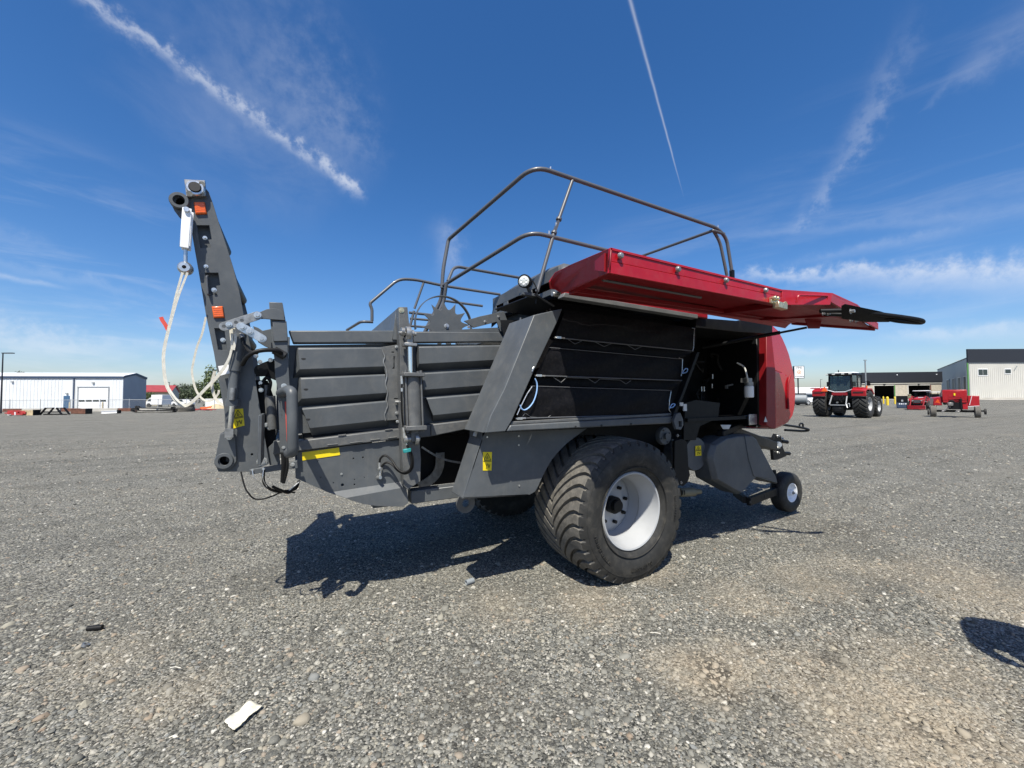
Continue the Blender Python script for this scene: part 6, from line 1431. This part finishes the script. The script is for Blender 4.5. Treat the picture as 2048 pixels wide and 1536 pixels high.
# ---- the big red tractor, seen from behind
TR = thing('tractor', 'large red four wheel drive tractor seen from behind, standing beyond the baler', 'tractor')
for sg in (-1, 1):
    ag_wheel(TR, (0, sg * 1.30, 1.0), 1.0, .92, .48, 20, sg, .07); ag_wheel(TR, (3.0, sg * 1.18, .78), .78, .66, .38, 18, sg, .06)
s = MB(); s.box((-.5, -.55, .55), (.6, .55, 1.45)); s.cyl((0, -1.3, 1.0), (0, 1.3, 1.0), .18, 16); s.box((.5, -.35, .6), (3.3, .35, 1.1)); s.cyl((3, -1.1, .78), (3, 1.1, .78), .12, 12); s.build('chassis', M_DARK, TR, bevel=.02)
s = MB(); s.prism([(1.5, -.42, 1.1), (3.9, -.42, 1.0), (3.9, -.38, 1.75), (1.5, -.45, 2.0)], [(1.5, .42, 1.1), (3.9, .42, 1.0), (3.9, .38, 1.75), (1.5, .45, 2.0)]); s.build('bonnet', M_RED, TR, bevel=.08, seg=3)
for sg in (-1, 1):
    o = sg; y0, y1 = .84 * o, 1.72 * o; A = [(-.95, y0, 1.55), (-.98, y0, 2.02), (-.55, y0, 2.16), (.5, y0, 2.16), (1.0, y0, 1.75), (.9, y0, 1.65), (.4, y0, 2.05), (-.5, y0, 2.05), (-.82, y0, 1.9), (-.82, y0, 1.55)]
    s = MB(); s.prism(A, [(x, y1, z - (.05 if z > 1.9 else 0)) for x, _, z in A]); fd_ = s.build('rear_fender', M_RED, TR, bevel=.03, seg=2)
    s = MB(); s.box((-.995, min(y0, y1) + .14, 1.80), (-.975, max(y0, y1) - .12, 1.87)); s.build('lamp_recess', M_INK, fd_); s = MB(); s.box((-.97, min(y0, y1), 1.46), (-.84, max(y0, y1), 1.56)); s.build('fender_edge', M_DARK, fd_, bevel=.02)
    s = MB(); s.box((-.6, min(y0, y1) + .3, 2.13), (.3, max(y0, y1) + (.25 if sg > 0 else 0), 2.2)); s.build('fender_top', M_RED, fd_, bevel=.02)
    s = MB(); s.bar((-.7, .82 * o, 2.05), (-.55, .35 * o, 1.88), .05, .05); s.build('grab_rail', M_WHITE2, fd_)
    s = MB(); s.bar((1.2, .9 * o, 2.55), (1.25, 1.3 * o, 2.65), .04, .04); s.obox((1.22, 1.32 * o, 2.5), .06, .22, .36); s.build('mirror', M_DARK, TR, bevel=.02)
s = MB(); s.bar((-.58, -.36, 1.88), (-.58, .36, 1.88), .05, .05); s.build('grab_rail', M_WHITE2, TR)
s = MB(); s.box((-.55, -.8, 1.35), (1.6, .8, 1.9)); s.build('cab_base', M_DARK, TR, bevel=.04); s = MB(); s.box((-.60, -.5, 1.62), (-.54, .5, 1.84)); s.build('rear_panel', M_REDD, TR)
s = MB()
for x, y in ((-.5, -.72), (-.5, .72), (.55, -.82), (.55, .82), (1.5, -.75), (1.5, .75)): s.bar((x, y, 1.85), (x + (.1 if x < 0 else 0), y * .97, 3.14), .09, .10)
s.bar((-.5, -.72, 1.92), (-.5, .72, 1.92), .1, .1); s.bar((-.42, -.7, 3.1), (-.42, .7, 3.1), .1, .1); s.build('cab_frame', M_DARK, TR, bevel=.015)
M_CABG = mat('cab_glass', (.16, .22, .22), .03, var=.02, trans=.85)
for q in ([(-.49, -.66, 1.95), (-.49, .66, 1.95), (-.40, .64, 3.06), (-.40, -.64, 3.06)], [(-.42, -.79, 1.92), (.5, -.83, 1.92), (.5, -.80, 3.08), (-.36, -.76, 3.08)], [(.6, -.83, 1.92), (1.45, -.77, 1.92), (1.45, -.75, 3.08), (.6, -.80, 3.08)], [(-.42, .79, 1.92), (.5, .83, 1.92), (.5, .80, 3.08), (-.36, .76, 3.08)], [(.6, .83, 1.92), (1.45, .77, 1.92), (1.45, .75, 3.08), (.6, .80, 3.08)], [(1.52, -.7, 1.9), (1.52, .7, 1.9), (1.5, .68, 3.08), (1.5, -.68, 3.08)]):
    s = MB(); a = [Vector(v) for v in q]; nn_ = (a[1] - a[0]).cross(a[2] - a[0]).normalized() * .006; s.prism(a, [v + nn_ for v in a]); s.build('cab_window', M_CABG, TR)
s = MB(); s.prism([(-.75, -.85, 3.12), (1.75, -.85, 3.12), (1.65, -.78, 3.30), (-.6, -.78, 3.26)], [(-.75, .85, 3.12), (1.75, .85, 3.12), (1.65, .78, 3.30), (-.6, .78, 3.26)]); rf = s.build('cab_roof', M_DARK, TR, bevel=.05, seg=3)
s = MB(); s.prism([(.35, -.72, 3.26), (1.6, -.72, 3.28), (1.4, -.62, 3.36), (.5, -.62, 3.35)], [(.35, .72, 3.26), (1.6, .72, 3.28), (1.4, .62, 3.36), (.5, .62, 3.35)]); s.build('roof_cap', M_WHITE2, rf, bevel=.03)
s = MB()
for y in (-.75, -.3, .3, .75): s.box((-.80, y - .09, 3.14), (-.74, y + .09, 3.22))
s.build('work_lamp', M_LENS, rf); s = MB(); s.cyl((.3, .3, 3.36), (.3, .3, 3.52), .03, 8); s.cyl((.9, .5, 3.36), (.9, .5, 3.55), .025, 8); s.build('antenna', M_DARK, rf)
s = MB(); s.box((.1, -.28, 1.95), (.25, .28, 2.75)); s.box((.05, -.3, 1.9), (.6, .3, 2.05)); s.build('driver_seat', M_DARK, TR, bevel=.06, seg=2); s = MB(); s.lathe((.95, 0, 2.3), (-.6, 0, 1), [(-.015, .18), (-.015, .21), (.015, .21), (.015, .18)], 20, closed=True); s.bar((1.2, 0, 1.95), (.95, 0, 2.3), .08, .08); s.build('steering_wheel', M_INK, TR)
s = MB(); s.prism([(-1.02, .62, 1.92), (-1.02, 1.06, 1.92), (-1.02, .84, 2.28)], [(-1.0, .62, 1.92), (-1.0, 1.06, 1.92), (-1.0, .84, 2.28)]); M_SMV = mat('fluorescent_orange', (.85, .11, .015), .5, var=.03); s.build('slow_triangle', M_SMV, TR)
s = MB(); s.bar((-.6, -.48, 1.55), (-.95, -.50, .95), .06, .06); s.bar((-.6, .48, 1.62), (-1.0, .54, .95), .06, .06); s.bar((-.98, -.5, .92), (-.98, .5, .92), .05, .05); s.bar((-.95, -.52, .95), (-1.1, -.62, .72), .06, .08); s.tube(spline([Vector((-1.0, -.55, .8)), Vector((-1.0, -.62, 1.0)), Vector((-1.0, -.72, 1.02)), Vector((-1.0, -.74, .8))]), .025, 8); s.build('lift_arm', M_GALV, TR)
s = MB(); rnd = random.Random(5)
for k in range(10): y = rnd.uniform(-.4, .4); s.tube(spline([Vector((-.58, y, rnd.uniform(1.2, 1.7))), Vector((-.75, y + rnd.uniform(-.1, .1), rnd.uniform(1.1, 1.5))), Vector((-.6, y + rnd.uniform(-.2, .2), rnd.uniform(.9, 1.2)))]), .022, 7)
s.box((-.72, -.35, 1.25), (-.5, .35, 1.55)); s.build('hydraulic_coupler', M_DARK, TR)
s = MB(); s.box((-.95, -.32, .35), (-.5, .32, .85)); s.box((-1.05, -.22, .45), (-.9, .22, .72)); s.build('drawbar_frame', M_DARK, TR, bevel=.02); s = MB(); s.cyl((-.9, .08, 1.1), (-.75, .08, 1.1), .06, 12); s.build('power_shaft', M_STEEL, TR)
s = MB(); s.cyl((-.35, -1.62, 2.12), (-.35, -1.62, 2.3), .05, 10); s.build('fender_lamp', M_ORANGE, TR)
p = gp(1686, 829, 30.5); p.z = 0; place(TR, p, math.radians(5.5)); TR.scale = (1, .95, 1.03)

# ---- small red square baler, front side towards us
SB = thing('small_baler', 'small red square baler with its drawbar towards the camera, parked before the metal building', 'baler')
for y, w in ((-1.30, .40), (1.30, .36)):
    s = MB(); hw = w / 2; s.lathe((0, y, .40), (0, 1, 0), [(-hw * .8, .2), (-hw, .26), (-hw * .95, .36), (-hw * .7, .40), (hw * .7, .40), (hw * .95, .36), (hw, .26), (hw * .8, .2)], 30); tw = s.build('tyre', M_TREAD, SB); s = MB(); s.lathe((0, y, .40), (0, 1, 0), [(-hw * .7, .2), (-hw * .4, .12), (-hw * .4, 0), (hw * .4, 0), (hw * .4, .12), (hw * .7, .2)], 24); s.build('rim', M_REDD, tw)
s = MB(); s.prism([(.3, -.72, 1.0), (-1.6, -.72, 1.0), (-1.6, -.72, 1.85), (.3, -.72, 1.9)], [(.3, .72, 1.0), (-1.6, .72, 1.0), (-1.6, .72, 1.85), (.3, .72, 1.9)])
s.build('main_hood', M_RED, SB, bevel=.04, seg=2)
s = MB(); s.prism([(.32, -.72, 1.15), (.36, -.72, 1.82), (.36, .72, 1.82), (.32, .72, 1.15), (.32, .45, 1.15), (.32, .35, 1.38), (.32, -.35, 1.38), (.32, -.45, 1.15)], [(.28, -.72, 1.15), (.30, -.72, 1.82), (.30, .72, 1.82), (.28, .72, 1.15), (.28, .45, 1.15), (.28, .35, 1.38), (.28, -.35, 1.38), (.28, -.45, 1.15)]); fh = s.build('front_shield', M_RED, SB, bevel=.01)
s = MB(); s.obox((.375, 0, 1.58), .01, .10, .16); s.build('yellow_badge', M_YELLOW, fh)
s = MB(); s.box((-.9, .78, .78), (.15, 1.42, 1.48)); s.build('side_hood', M_RED, SB, bevel=.03, seg=2); s = MB(); s.bar((.16, .85, .85), (.18, 1.0, 1.45), .02, .03); s.bar((.16, .78, .75), (.16, 1.4, .8), .03, .03); s.build('hood_trim', M_WHITE2, SB)
s = MB(); s.prism([(-1.2, -1.45, .85), (.1, -1.3, .8), (.2, -.75, .8), (-1.2, -.75, .85)], [(-1.2, -1.45, 1.35), (.05, -1.25, 1.3), (.2, -.75, 1.45), (-1.2, -.75, 1.45)]); s.build('pickup_hood', M_RED, SB, bevel=.03); s = MB(); s.prism([(.05, -1.28, .85), (.16, -.8, .85), (.16, -1.0, 1.25)], [(.07, -1.29, .85), (.18, -.81, .85), (.18, -1.01, 1.25)]); s.build('orange_triangle', M_SMV, SB)
s = MB(); s.box((-.2, -.40, .55), (.30, .40, 1.30)); s.cyl((.2, -.2, 1.0), (.45, -.2, 1.0), .2, 20); s.box((.3, .3, .5), (.36, .42, 1.3)); s.cyl((-.1, -1.3, .40), (-.1, 1.3, .40), .06, 10); s.bar((0, -1.3, .45), (0, 1.7, .45), .1, .1); s.build('gearbox', M_DARK, SB, bevel=.015)
s = MB(); s.box((-.3, .45, .55), (.22, .75, 1.0)); s.build('red_guard', M_RED, SB, bevel=.02)
s = MB(); s.bar((.2, -.25, .75), (1.6, -.85, .40), .10, .10); s.obox((.7, -.3, .92), .2, .32, .2, (1, .3, -.2)); s.bar((.35, .2, .5), (1.5, .05, .42), .25, .05); s.build('drawbar', M_STEEL, SB, bevel=.01)
s = MB(); s.lathe((.1, 1.72, .42), (0, 1, 0), [(-.06, .02), (-.06, .20), (.06, .20), (.06, .02)], 20); s.lathe((.1, -1.6, .35), (0, 1, 0), [(-.06, .02), (-.06, .22), (.06, .22), (.06, .02)], 20); s.build('gauge_wheel', M_RUBBER, SB)
p = gp(1910, 833, 30.0); p.z = 0
place(SB, p, math.radians(61.4 - math.degrees(math.atan2(1910 - 1024, 800)) + 180 + 4)); SB.scale = (.86, .86, 1.08)

# ---- compact red tractor with loader, facing us
CT = thing('compact_tractor', 'small red loader tractor facing the camera in front of the second workshop bay', 'tractor')
for sg in (-1, 1): ag_wheel(CT, (0, sg * .85, .62), .62, .44, .30, 16, sg, .05); ag_wheel(CT, (1.75, sg * .78, .42), .42, .30, .22, 14, sg, .035)
s = MB(); s.prism([(.4, -.36, .75), (2.25, -.36, .70), (2.30, -.34, 1.25), (.4, -.38, 1.45)], [(.4, .36, .75), (2.25, .36, .70), (2.30, .34, 1.25), (.4, .38, 1.45)]); s.build('bonnet', M_RED, CT, bevel=.05, seg=2)
gl = MB(); gl.box((2.28, -.28, .78), (2.31, .28, 1.12)); gr2 = gl.build('grille', M_INK, CT); s = MB()
for k in range(4): s.box((2.305, -.28, .84 + k * .08), (2.32, .28, .86 + k * .08))
s.build('grille_bar', M_DGREY, gr2)
s = MB(); s.box((-.4, -.4, .5), (.6, .4, .9)); s.box((.5, -.25, .4), (2.2, .25, .7)); s.build('chassis', M_DARK, CT)
for sg in (-1, 1):
    s = MB(); s.prism([(-.6, sg * .6, 1.05), (-.4, sg * .6, 1.3), (.4, sg * .6, 1.3), (.6, sg * .6, 1.0)], [(-.6, sg * 1.05, 1.05), (-.4, sg * 1.05, 1.3), (.4, sg * 1.05, 1.3), (.6, sg * 1.05, 1.0)]); s.build('fender', M_RED, CT, bevel=.03)
    s = MB(); s.bar((.3, sg * .55, 1.35), (1.6, sg * .55, 1.5), .10, .14); s.bar((1.6, sg * .55, 1.5), (2.75, sg * .52, .35), .09, .14); s.bar((.9, sg * .55, .8), (.7, sg * .55, 1.4), .1, .14); s.build('loader_arm', M_REDD, CT, bevel=.01)
    s = MB(); s.bar((1.0, sg * .58, .9), (2.2, sg * .56, .95), .05, .05); s.obox((2.35, sg * .35, 1.05), .05, .12, .09); s.build('loader_cylinder', M_GALV, CT)
s = MB(); s.box((2.7, -.72, .08), (2.82, .72, .20)); s.box((2.7, -.72, .2), (2.76, .72, .50)); s.bar((2.75, -.3, .1), (3.1, -.3, .08), .1, .05); s.bar((2.75, .3, .1), (3.1, .3, .08), .1, .05); s.build('loader_carrier', M_REDD, CT, bevel=.01)
s = MB(); s.bar((-.3, -.5, 1.2), (-.35, -.5, 2.1), .07, .07); s.bar((-.3, .5, 1.2), (-.35, .5, 2.1), .07, .07); s.bar((.5, -.5, 1.2), (.4, -.5, 2.1), .05, .05); s.bar((.5, .5, 1.2), (.4, .5, 2.1), .05, .05); s.build('roll_bar', M_DARK, CT); s = MB(); s.box((-.6, -.65, 2.1), (.7, .65, 2.18)); s.build('canopy', M_WHITE2, CT, bevel=.03)
s = MB(); s.box((-.3, -.25, 1.1), (-.1, .25, 1.6)); s.box((-.3, -.25, 1.05), (.15, .25, 1.15)); s.lathe((.4, 0, 1.55), (-.5, 0, 1), [(-.012, .15), (-.012, .18), (.012, .18), (.012, .15)], 18, closed=True); s.build('driver_seat', M_DARK, CT, bevel=.03)
s = MB(); s.box((1.2, .02, 1.36), (1.9, .3, 1.42)); s.build('white_tag', M_WHITE2, CT)
def face_us(px, extra=0): return math.radians(61.4 - math.degrees(math.atan2(px - 1024, 800)) + 180 + extra)


p = gp(1845, 816.5, 46); place(CT, p, face_us(1845, -10))

# ---- black attachment with white lettering, left of it
SW = thing('sweeper_attachment', 'black boxy machine with white lettering standing beside the small loader tractor', 'machine')
s = MB(); s.box((-.5, -.85, .35), (.4, .15, 1.55)); s.build('cabinet', M_DARK, SW, bevel=.03); s = MB(); s.prism([(-.3, -.85, .05), (.7, -.85, .05), (.7, -.85, .65), (-.3, -.85, .75)], [(-.3, .85, .05), (.7, .85, .05), (.7, .85, .65), (-.3, .85, .75)]); bk_ = s.build('hopper', M_NAVY, SW, bevel=.03)
s = MB()
for k, (w, h_) in enumerate(((.10, .16), (.14, .14), (.05, .18), (.16, .12), (.12, .16), (.12, .13))): s.obox((.705, -.62 + k * .19, .55), .01, w, h_)
s.build('lettering', M_WHITE2, bk_, smooth=0); s = MB(); s.obox((.42, -.35, .95), .01, .18, .22); s.build('badge', M_GALV, SW); s = MB(); s.obox((.42, .4, 1.0), .02, .45, .28); s.build('white_panel', M_WHITE2, SW); s = MB(); s.box((-.4, .1, .75), (.35, .6, 1.5)); s.box((-.3, .2, 1.5), (.1, .5, 1.75)); s.build('seat', M_KHAKI, SW, bevel=.05); s = MB(); s.bar((0, .15, 1.5), (0, .15, 2.1), .18, .2); s.build('backrest', M_DARK, SW, bevel=.04)
p = gp(1812, 811, 50); place(SW, p, face_us(1812, 4))

# ---- dark utility vehicle and its neighbour behind the small baler
UV = thing('utility_vehicle', 'dark green utility cart with a white bonnet half hidden behind the small red baler', 'cart'); s = MB(); s.prism([(-1.2, -.7, .5), (1.3, -.7, .5), (1.4, -.7, .9), (.6, -.7, 1.1), (-1.2, -.7, 1.1)], [(-1.2, .7, .5), (1.3, .7, .5), (1.4, .7, .9), (.6, .7, 1.1), (-1.2, .7, 1.1)]); s.build('body', M_DGREY, UV, bevel=.04); s = MB(); s.box((.7, -.6, .95), (1.35, .6, 1.08)); s.build('bonnet', M_WHITE2, UV, bevel=.03); s = MB(); s.box((-.9, -.65, 1.85), (.5, .65, 1.93)); s.build('canopy', M_WHITE2, UV)
s = MB()
for x in (-.85, .5):
    for y in (-.6, .6): s.bar((x, y, 1.0), (x * .95, y, 1.9), .06, .06)
s.box((-.5, -.5, 1.0), (-.2, .5, 1.6)); s.build('roll_cage', M_DARK, UV)
for x in (-.8, .9):
    for y in (-.7, .7): s = MB(); s.cyl((x, y - .12, .35), (x, y + .12, .35), .35, 18); s.build('wheel', M_RUBBER, UV)
p = gp(1871, 807, 60); place(UV, p, face_us(1871, 20))

# ---- white pickup and the grey tank
PU = thing('pickup_truck', 'white crew cab pickup parked in front of the white shed', 'truck')
s = MB(); A = [(-2.7, .5), (-2.75, 1.15), (-.7, 1.2), (-.45, 1.85), (.9, 1.85), (1.5, 1.25), (2.7, 1.15), (2.85, .95), (2.85, .5)]
s.prism([(x, -.95 + (.12 if z > 1.3 else 0), z) for x, z in A], [(x, .95 - (.12 if z > 1.3 else 0), z) for x, z in A]); s.build('body', M_WHITE2, PU, bevel=.06, seg=2)
for sg in (-1, 1): s = MB(); y = sg * .905; s.prism([(-.45, y, 1.28), (-.3, y * .96, 1.74), (.8, y * .96, 1.74), (1.3, y, 1.28)], [(x, yy + sg * .01, z) for x, yy, z in ((-.45, y, 1.28), (-.3, y * .96, 1.74), (.8, y * .96, 1.74), (1.3, y, 1.28))]); s.build('side_window', M_GLASS, PU)
s = MB(); s.prism([(-.72, -.72, 1.28), (-.72, .72, 1.28), (-.48, .68, 1.78), (-.48, -.68, 1.78)], [(-.735, -.72, 1.28), (-.735, .72, 1.28), (-.495, .68, 1.78), (-.495, -.68, 1.78)]); s.build('rear_window', M_GLASS, PU); s = MB(); s.box((-2.5, -.8, 1.12), (-.8, .8, 1.22)); s.build('cargo_bed', M_INK, PU)
for x in (-1.75, 1.85):
    for sg in (-1, 1): s = MB(); s.cyl((x, sg * .98, .4), (x, sg * .72, .4), .40, 20); w = s.build('wheel', M_RUBBER, PU); s = MB(); s.cyl((x, sg * .99, .4), (x, sg * .97, .4), .24, 16); s.build('rim', M_GALV, w)
s = MB(); s.box((-2.9, -.9, .5), (-2.72, .9, .68)); s.build('bumper', M_DGREY, PU, bevel=.02)
for sg in (-1, 1): s = MB(); s.box((-2.78, sg * .93 - .07, .85), (-2.70, sg * .93 + .07, 1.12)); s.build('tail_lamp', M_REDD, PU)
p = gp(1624, 811, 64); place(PU, p, face_us(1624, 180 - 42))
TK = thing('fuel_tank', 'grey round tank on a low trailer just past the red baler nose', 'tank'); s = MB(); s.lathe((0, 0, 1.15), (0, 1, 0), [(-1.5, 0), (-1.45, .45), (-1.3, .62), (1.3, .62), (1.45, .45), (1.5, 0)], 28); s.build('barrel', M_DGREY, TK); s = MB(); s.box((-.5, -1.5, .4), (.5, 1.5, .52)); s.cyl((0, 1.2, 1.75), (0, 1.2, 1.9), .15, 12); s.build('trailer_frame', M_DARK, TK)
for sg in (-1, 1): s = MB(); s.cyl((sg * .55, -.3, .3), (sg * .75, -.3, .3), .3, 18); s.build('wheel', M_RUBBER, TK)
p = gp(1590, 809, 58); place(TK, p, face_us(1590, 0))

# ---- unseen stand-in added right of the frame to cast a shadow: a rounded wing
SHC = thing('shadow_caster', 'grey shadow caster, added unseen, with a rounded wing standing beyond the baler front', 'shadow caster', (6.1, -2.6, 0))
k_ = Vector((.35, .51, -1.0)); zz_ = 1.55
def src(px, py): g0 = Zp(px, py, 0); return g0 - k_ * zz_


O = [(1921, 1245), (1925, 1258), (1940, 1285), (1962, 1303), (2000, 1322), (2048, 1338), (2110, 1360), (2200, 1380), (2200, 1290), (2120, 1272), (2048, 1256), (2010, 1246), (1975, 1239), (1945, 1236), (1930, 1238)]
H_ = [(1986, 1296), (2000, 1300), (2030, 1316), (2060, 1333), (2055, 1336), (2025, 1322), (1995, 1306), (1984, 1300)]
a = [src(*q) for q in O]; s = MB(); s.prism(a, [v + Vector((0, 0, .03)) for v in a])
cu = bpy.data.curves.new('paddle', 'CURVE'); cu.dimensions = '2D'; cu.fill_mode = 'BOTH'; cu.extrude = .02
for poly in (O, H_):
    sp = cu.splines.new('POLY'); sp.points.add(len(poly) - 1); sp.use_cyclic_u = True
    for k, q in enumerate(poly): v = src(*q); sp.points[k].co = (v.x, v.y, 0, 1)
tmp = bpy.data.objects.new('tmp', cu); me = bpy.data.meshes.new_from_object(tmp); bpy.data.objects.remove(tmp); me.transform(Matrix.Translation((0, 0, zz_))); me.materials.clear(); me.name = 'shadow_plate'
link('shadow_plate', me, M_GREY, SHC, smooth=0)
e = (a[7] + a[8]) / 2; s = MB(); s.bar(e + Vector((-.2, 0, -.03)), Vector((6.1, -2.6, 1.3)), .14, .10); s.bar(Vector((6.1, -2.6, 0)), Vector((6.1, -2.6, 1.4)), .16, .16); s.bar(Vector((5.6, -2.6, .03)), Vector((6.8, -2.6, .03)), .2, .06); s.bar(Vector((6.1, -3.1, .03)), Vector((6.1, -2.1, .03)), .2, .06); s.build('support_arm', M_DARK, SHC, bevel=.01)
# ================================================================ LITTER AND GRAVEL
M_GRAVEL = bpy.data.materials.new('loose_stone'); M_GRAVEL.use_nodes = True; t = M_GRAVEL.node_tree; b = t.nodes['Principled BSDF']; n = NG(t)
geo = t.nodes.new('ShaderNodeNewGeometry'); tcn = t.nodes.new('ShaderNodeTexCoord')
cst = ramp(t, geo.outputs['Random Per Island'], [(0, (.030, .031, .030)), (.16, (.070, .072, .067)), (.38, (.143, .143, .128)), (.58, (.205, .200, .172)), (.70, (.168, .175, .170)), (.80, (.275, .258, .205)), (.85, (.22, .165, .12)), (.91, (.30, .285, .24)), (.97, (.37, .355, .31)), (1, (.50, .48, .43))])
nz = n.noise(tcn.outputs['Object'], 140, 3, .6); cst = mixc(t, n.m('MULTIPLY', n.sstep(nz, .35, .75), .35), cst, (.25, .23, .18))
med_ = n.noise(tcn.outputs['Object'], 1.6, 5, .65, .3); cst = mixc(t, n.m('MULTIPLY', dust_blobs(t, n, tcn.outputs['Object'], med_), .72), cst, (.35, .295, .215))
t.links.new(cst, b.inputs['Base Color']); b.inputs['Roughness'].default_value = .8; b.inputs['Specular IOR Level'].default_value = .3
rng = np.random.default_rng(11)


def stones(N, dmin, dmax, size, sig, nseg, seed):
    """half-buried pebbles scattered over the visible yard between two distances, one mesh"""
    rg = np.random.default_rng(seed); u = rg.random(N); d = np.sqrt(dmin ** 2 + u * (dmax ** 2 - dmin ** 2)); lat = rg.uniform(-1.42, 1.42, N)
    dep = d
    fx, fy, rx, ry = _f.x, _f.y, _r.x, _r.y; L = dep * lat
    X = fx * dep + rx * L; Y = fy * dep + ry * L
    sz = size * np.exp(rg.normal(0, sig, N)); asp = rg.uniform(.62, 1.0, N); h = sz * rg.uniform(.34, .72, N); an = rg.uniform(0, 2 * np.pi, N)
    # base dome: two rings and a cap
    k = np.arange(nseg) * 2 * np.pi / nseg; rings = [(1.0, -.25), (.88, .45)] if nseg < 8 else [(1.0, -.3), (.97, .25), (.68, .75)]
    bx = np.concatenate([r * np.cos(k) for r, _ in rings] + [[0.0]]); by = np.concatenate([r * np.sin(k) for r, _ in rings] + [[0.0]]); bz = np.concatenate([np.full(nseg, z) for _, z in rings] + [[.92]])
    m = len(bx); j = 1 + rg.normal(0, .16, (N, m)); jz = 1 + rg.normal(0, .18, (N, m))
    lx = bx[None] * j * sz[:, None]; ly = by[None] * j * (sz * asp)[:, None]; lz = bz[None] * jz * h[:, None]
    tilt = rg.normal(0, .18, N); lz = lz + lx * tilt[:, None]
    ca, sa = np.cos(an)[:, None], np.sin(an)[:, None]
    co = np.stack([X[:, None] + lx * ca - ly * sa, Y[:, None] + lx * sa + ly * ca, lz + (h * .02)[:, None]], 2).reshape(-1, 3).astype('f')
    fq = []
    R = len(rings)
    for i in range(R - 1):
        for q in range(nseg): q2 = (q + 1) % nseg; fq.append([i * nseg + q, i * nseg + q2, (i + 1) * nseg + q2, (i + 1) * nseg + q])
    ft = [[(R - 1) * nseg + q, (R - 1) * nseg + (q + 1) % nseg, R * nseg] for q in range(nseg)]
    loop1 = np.array([v for f in fq + ft for v in f], dtype='i'); cnt1 = np.array([4] * len(fq) + [3] * len(ft), dtype='i')
    loops = (loop1[None] + (np.arange(N) * m)[:, None]).ravel().astype('i'); cnt = np.tile(cnt1, N); st = np.concatenate([[0], np.cumsum(cnt)[:-1]]).astype('i')
    me = bpy.data.meshes.new('gravel'); me.vertices.add(len(co)); me.vertices.foreach_set('co', co.ravel()); me.loops.add(len(loops)); me.loops.foreach_set('vertex_index', loops)
    me.polygons.add(len(cnt)); me.polygons.foreach_set('loop_start', st); me.polygons.foreach_set('use_smooth', np.full(len(cnt), nseg >= 8, dtype=bool)); me.update(calc_edges=True); me.validate()
    me.materials.append(M_GRAVEL); o = bpy.data.objects.new('gravel', me); col.objects.link(o); o['kind'] = 'stuff'; o['label'] = 'loose grey and tan pebbles covering the yard'; return o


stones(9000, 1.0, 3.2, .0090, .42, 8, 1)
stones(26000, 1.0, 3.4, .0068, .40, 6, 5)
stones(90, 1.0, 4.5, .017, .22, 8, 2)
stones(42000, 3.2, 7.5, .0095, .40, 5, 3)
stones(24000, 7.5, 16.0, .0145, .38, 5, 4)
# litter
p = Zp(485, 1440, 0); s = MB(); vs_ = []; nx, ny = 14, 7; rnd = random.Random(2)
A = [Zp(*q, 0) for q in ((446, 1452), (500, 1409), (525, 1419), (468, 1470))]
for j in range(ny + 1):
    for i in range(nx + 1):
        u, v = i / nx, j / ny; q = A[0].lerp(A[1], u).lerp(A[3].lerp(A[2], u), v); q += Vector((rnd.gauss(0, .0015), rnd.gauss(0, .0015), 0.022 + .004 * math.sin(u * 9 + v * 3) + .003 * math.sin(v * 7) + .012 * max(0, u - .8))); vs_.append(q)
fs_ = [(j * (nx + 1) + i, j * (nx + 1) + i + 1, (j + 1) * (nx + 1) + i + 1, (j + 1) * (nx + 1) + i) for j in range(ny) for i in range(nx)]
s.v = [tuple(v) for v in vs_]; s.f = fs_; o = s.build('paper_scrap', M_PAPER, None, smooth=60); o.modifiers.new('sheet', 'SOLIDIFY').thickness = .0015; tag(o, 'crumpled cream paper scrap lying on the gravel', 'paper')
a, b_ = Zp(175, 1257, .02), Zp(205, 1254, .02); s = MB(); s.cyl(a, b_, .017, 16); s.cyl(a.lerp(b_, .5), a.lerp(b_, .52), .0175, 16); o = s.build('black_plug', M_HOSE, None, bevel=.002); tag(o, 'black rubber plug lying on the gravel above a small metal ring', 'plug')
a, b_ = Zp(936, 1164, .024), Zp(951, 1159, .024); d_ = (b_ - a).normalized(); a -= d_ * .02; s = MB(); s.lathe(a, d_, [(0, .016), (0, .023), (.075, .023), (.075, .016)], 20, closed=True); o = s.build('pipe_offcut', M_DGREY, None); tag(o, 'short grey pipe offcut lying in front of the baler shadow', 'pipe')
a = Zp(171, 1290, .012); s = MB(); s.lathe(a, (.5, .2, 1), [(-.008, .012), (-.008, .022), (.008, .022), (.008, .012)], 14, closed=True); o = s.build('metal_ring', M_STEEL, None); tag(o, 'small metal ring in the gravel below the black plug', 'ring')
s = MB()
for (x0, y0, x1, y1) in ((340, 1335, 362, 1336), (480, 1505, 502, 1497), (338, 1475, 355, 1473), (1300, 1265, 1322, 1268), (1095, 1060, 1110, 1062), (78, 1272, 98, 1267)): s.tube([Zp(x0, y0, .02), (Zp(x0, y0, .02) + Zp(x1, y1, .02)) / 2 + Vector((0, 0, .006)), Zp(x1, y1, .02)], .002, 5)
o = s.build('straw_bits', M_ROPE, None); o['kind'] = 'stuff'
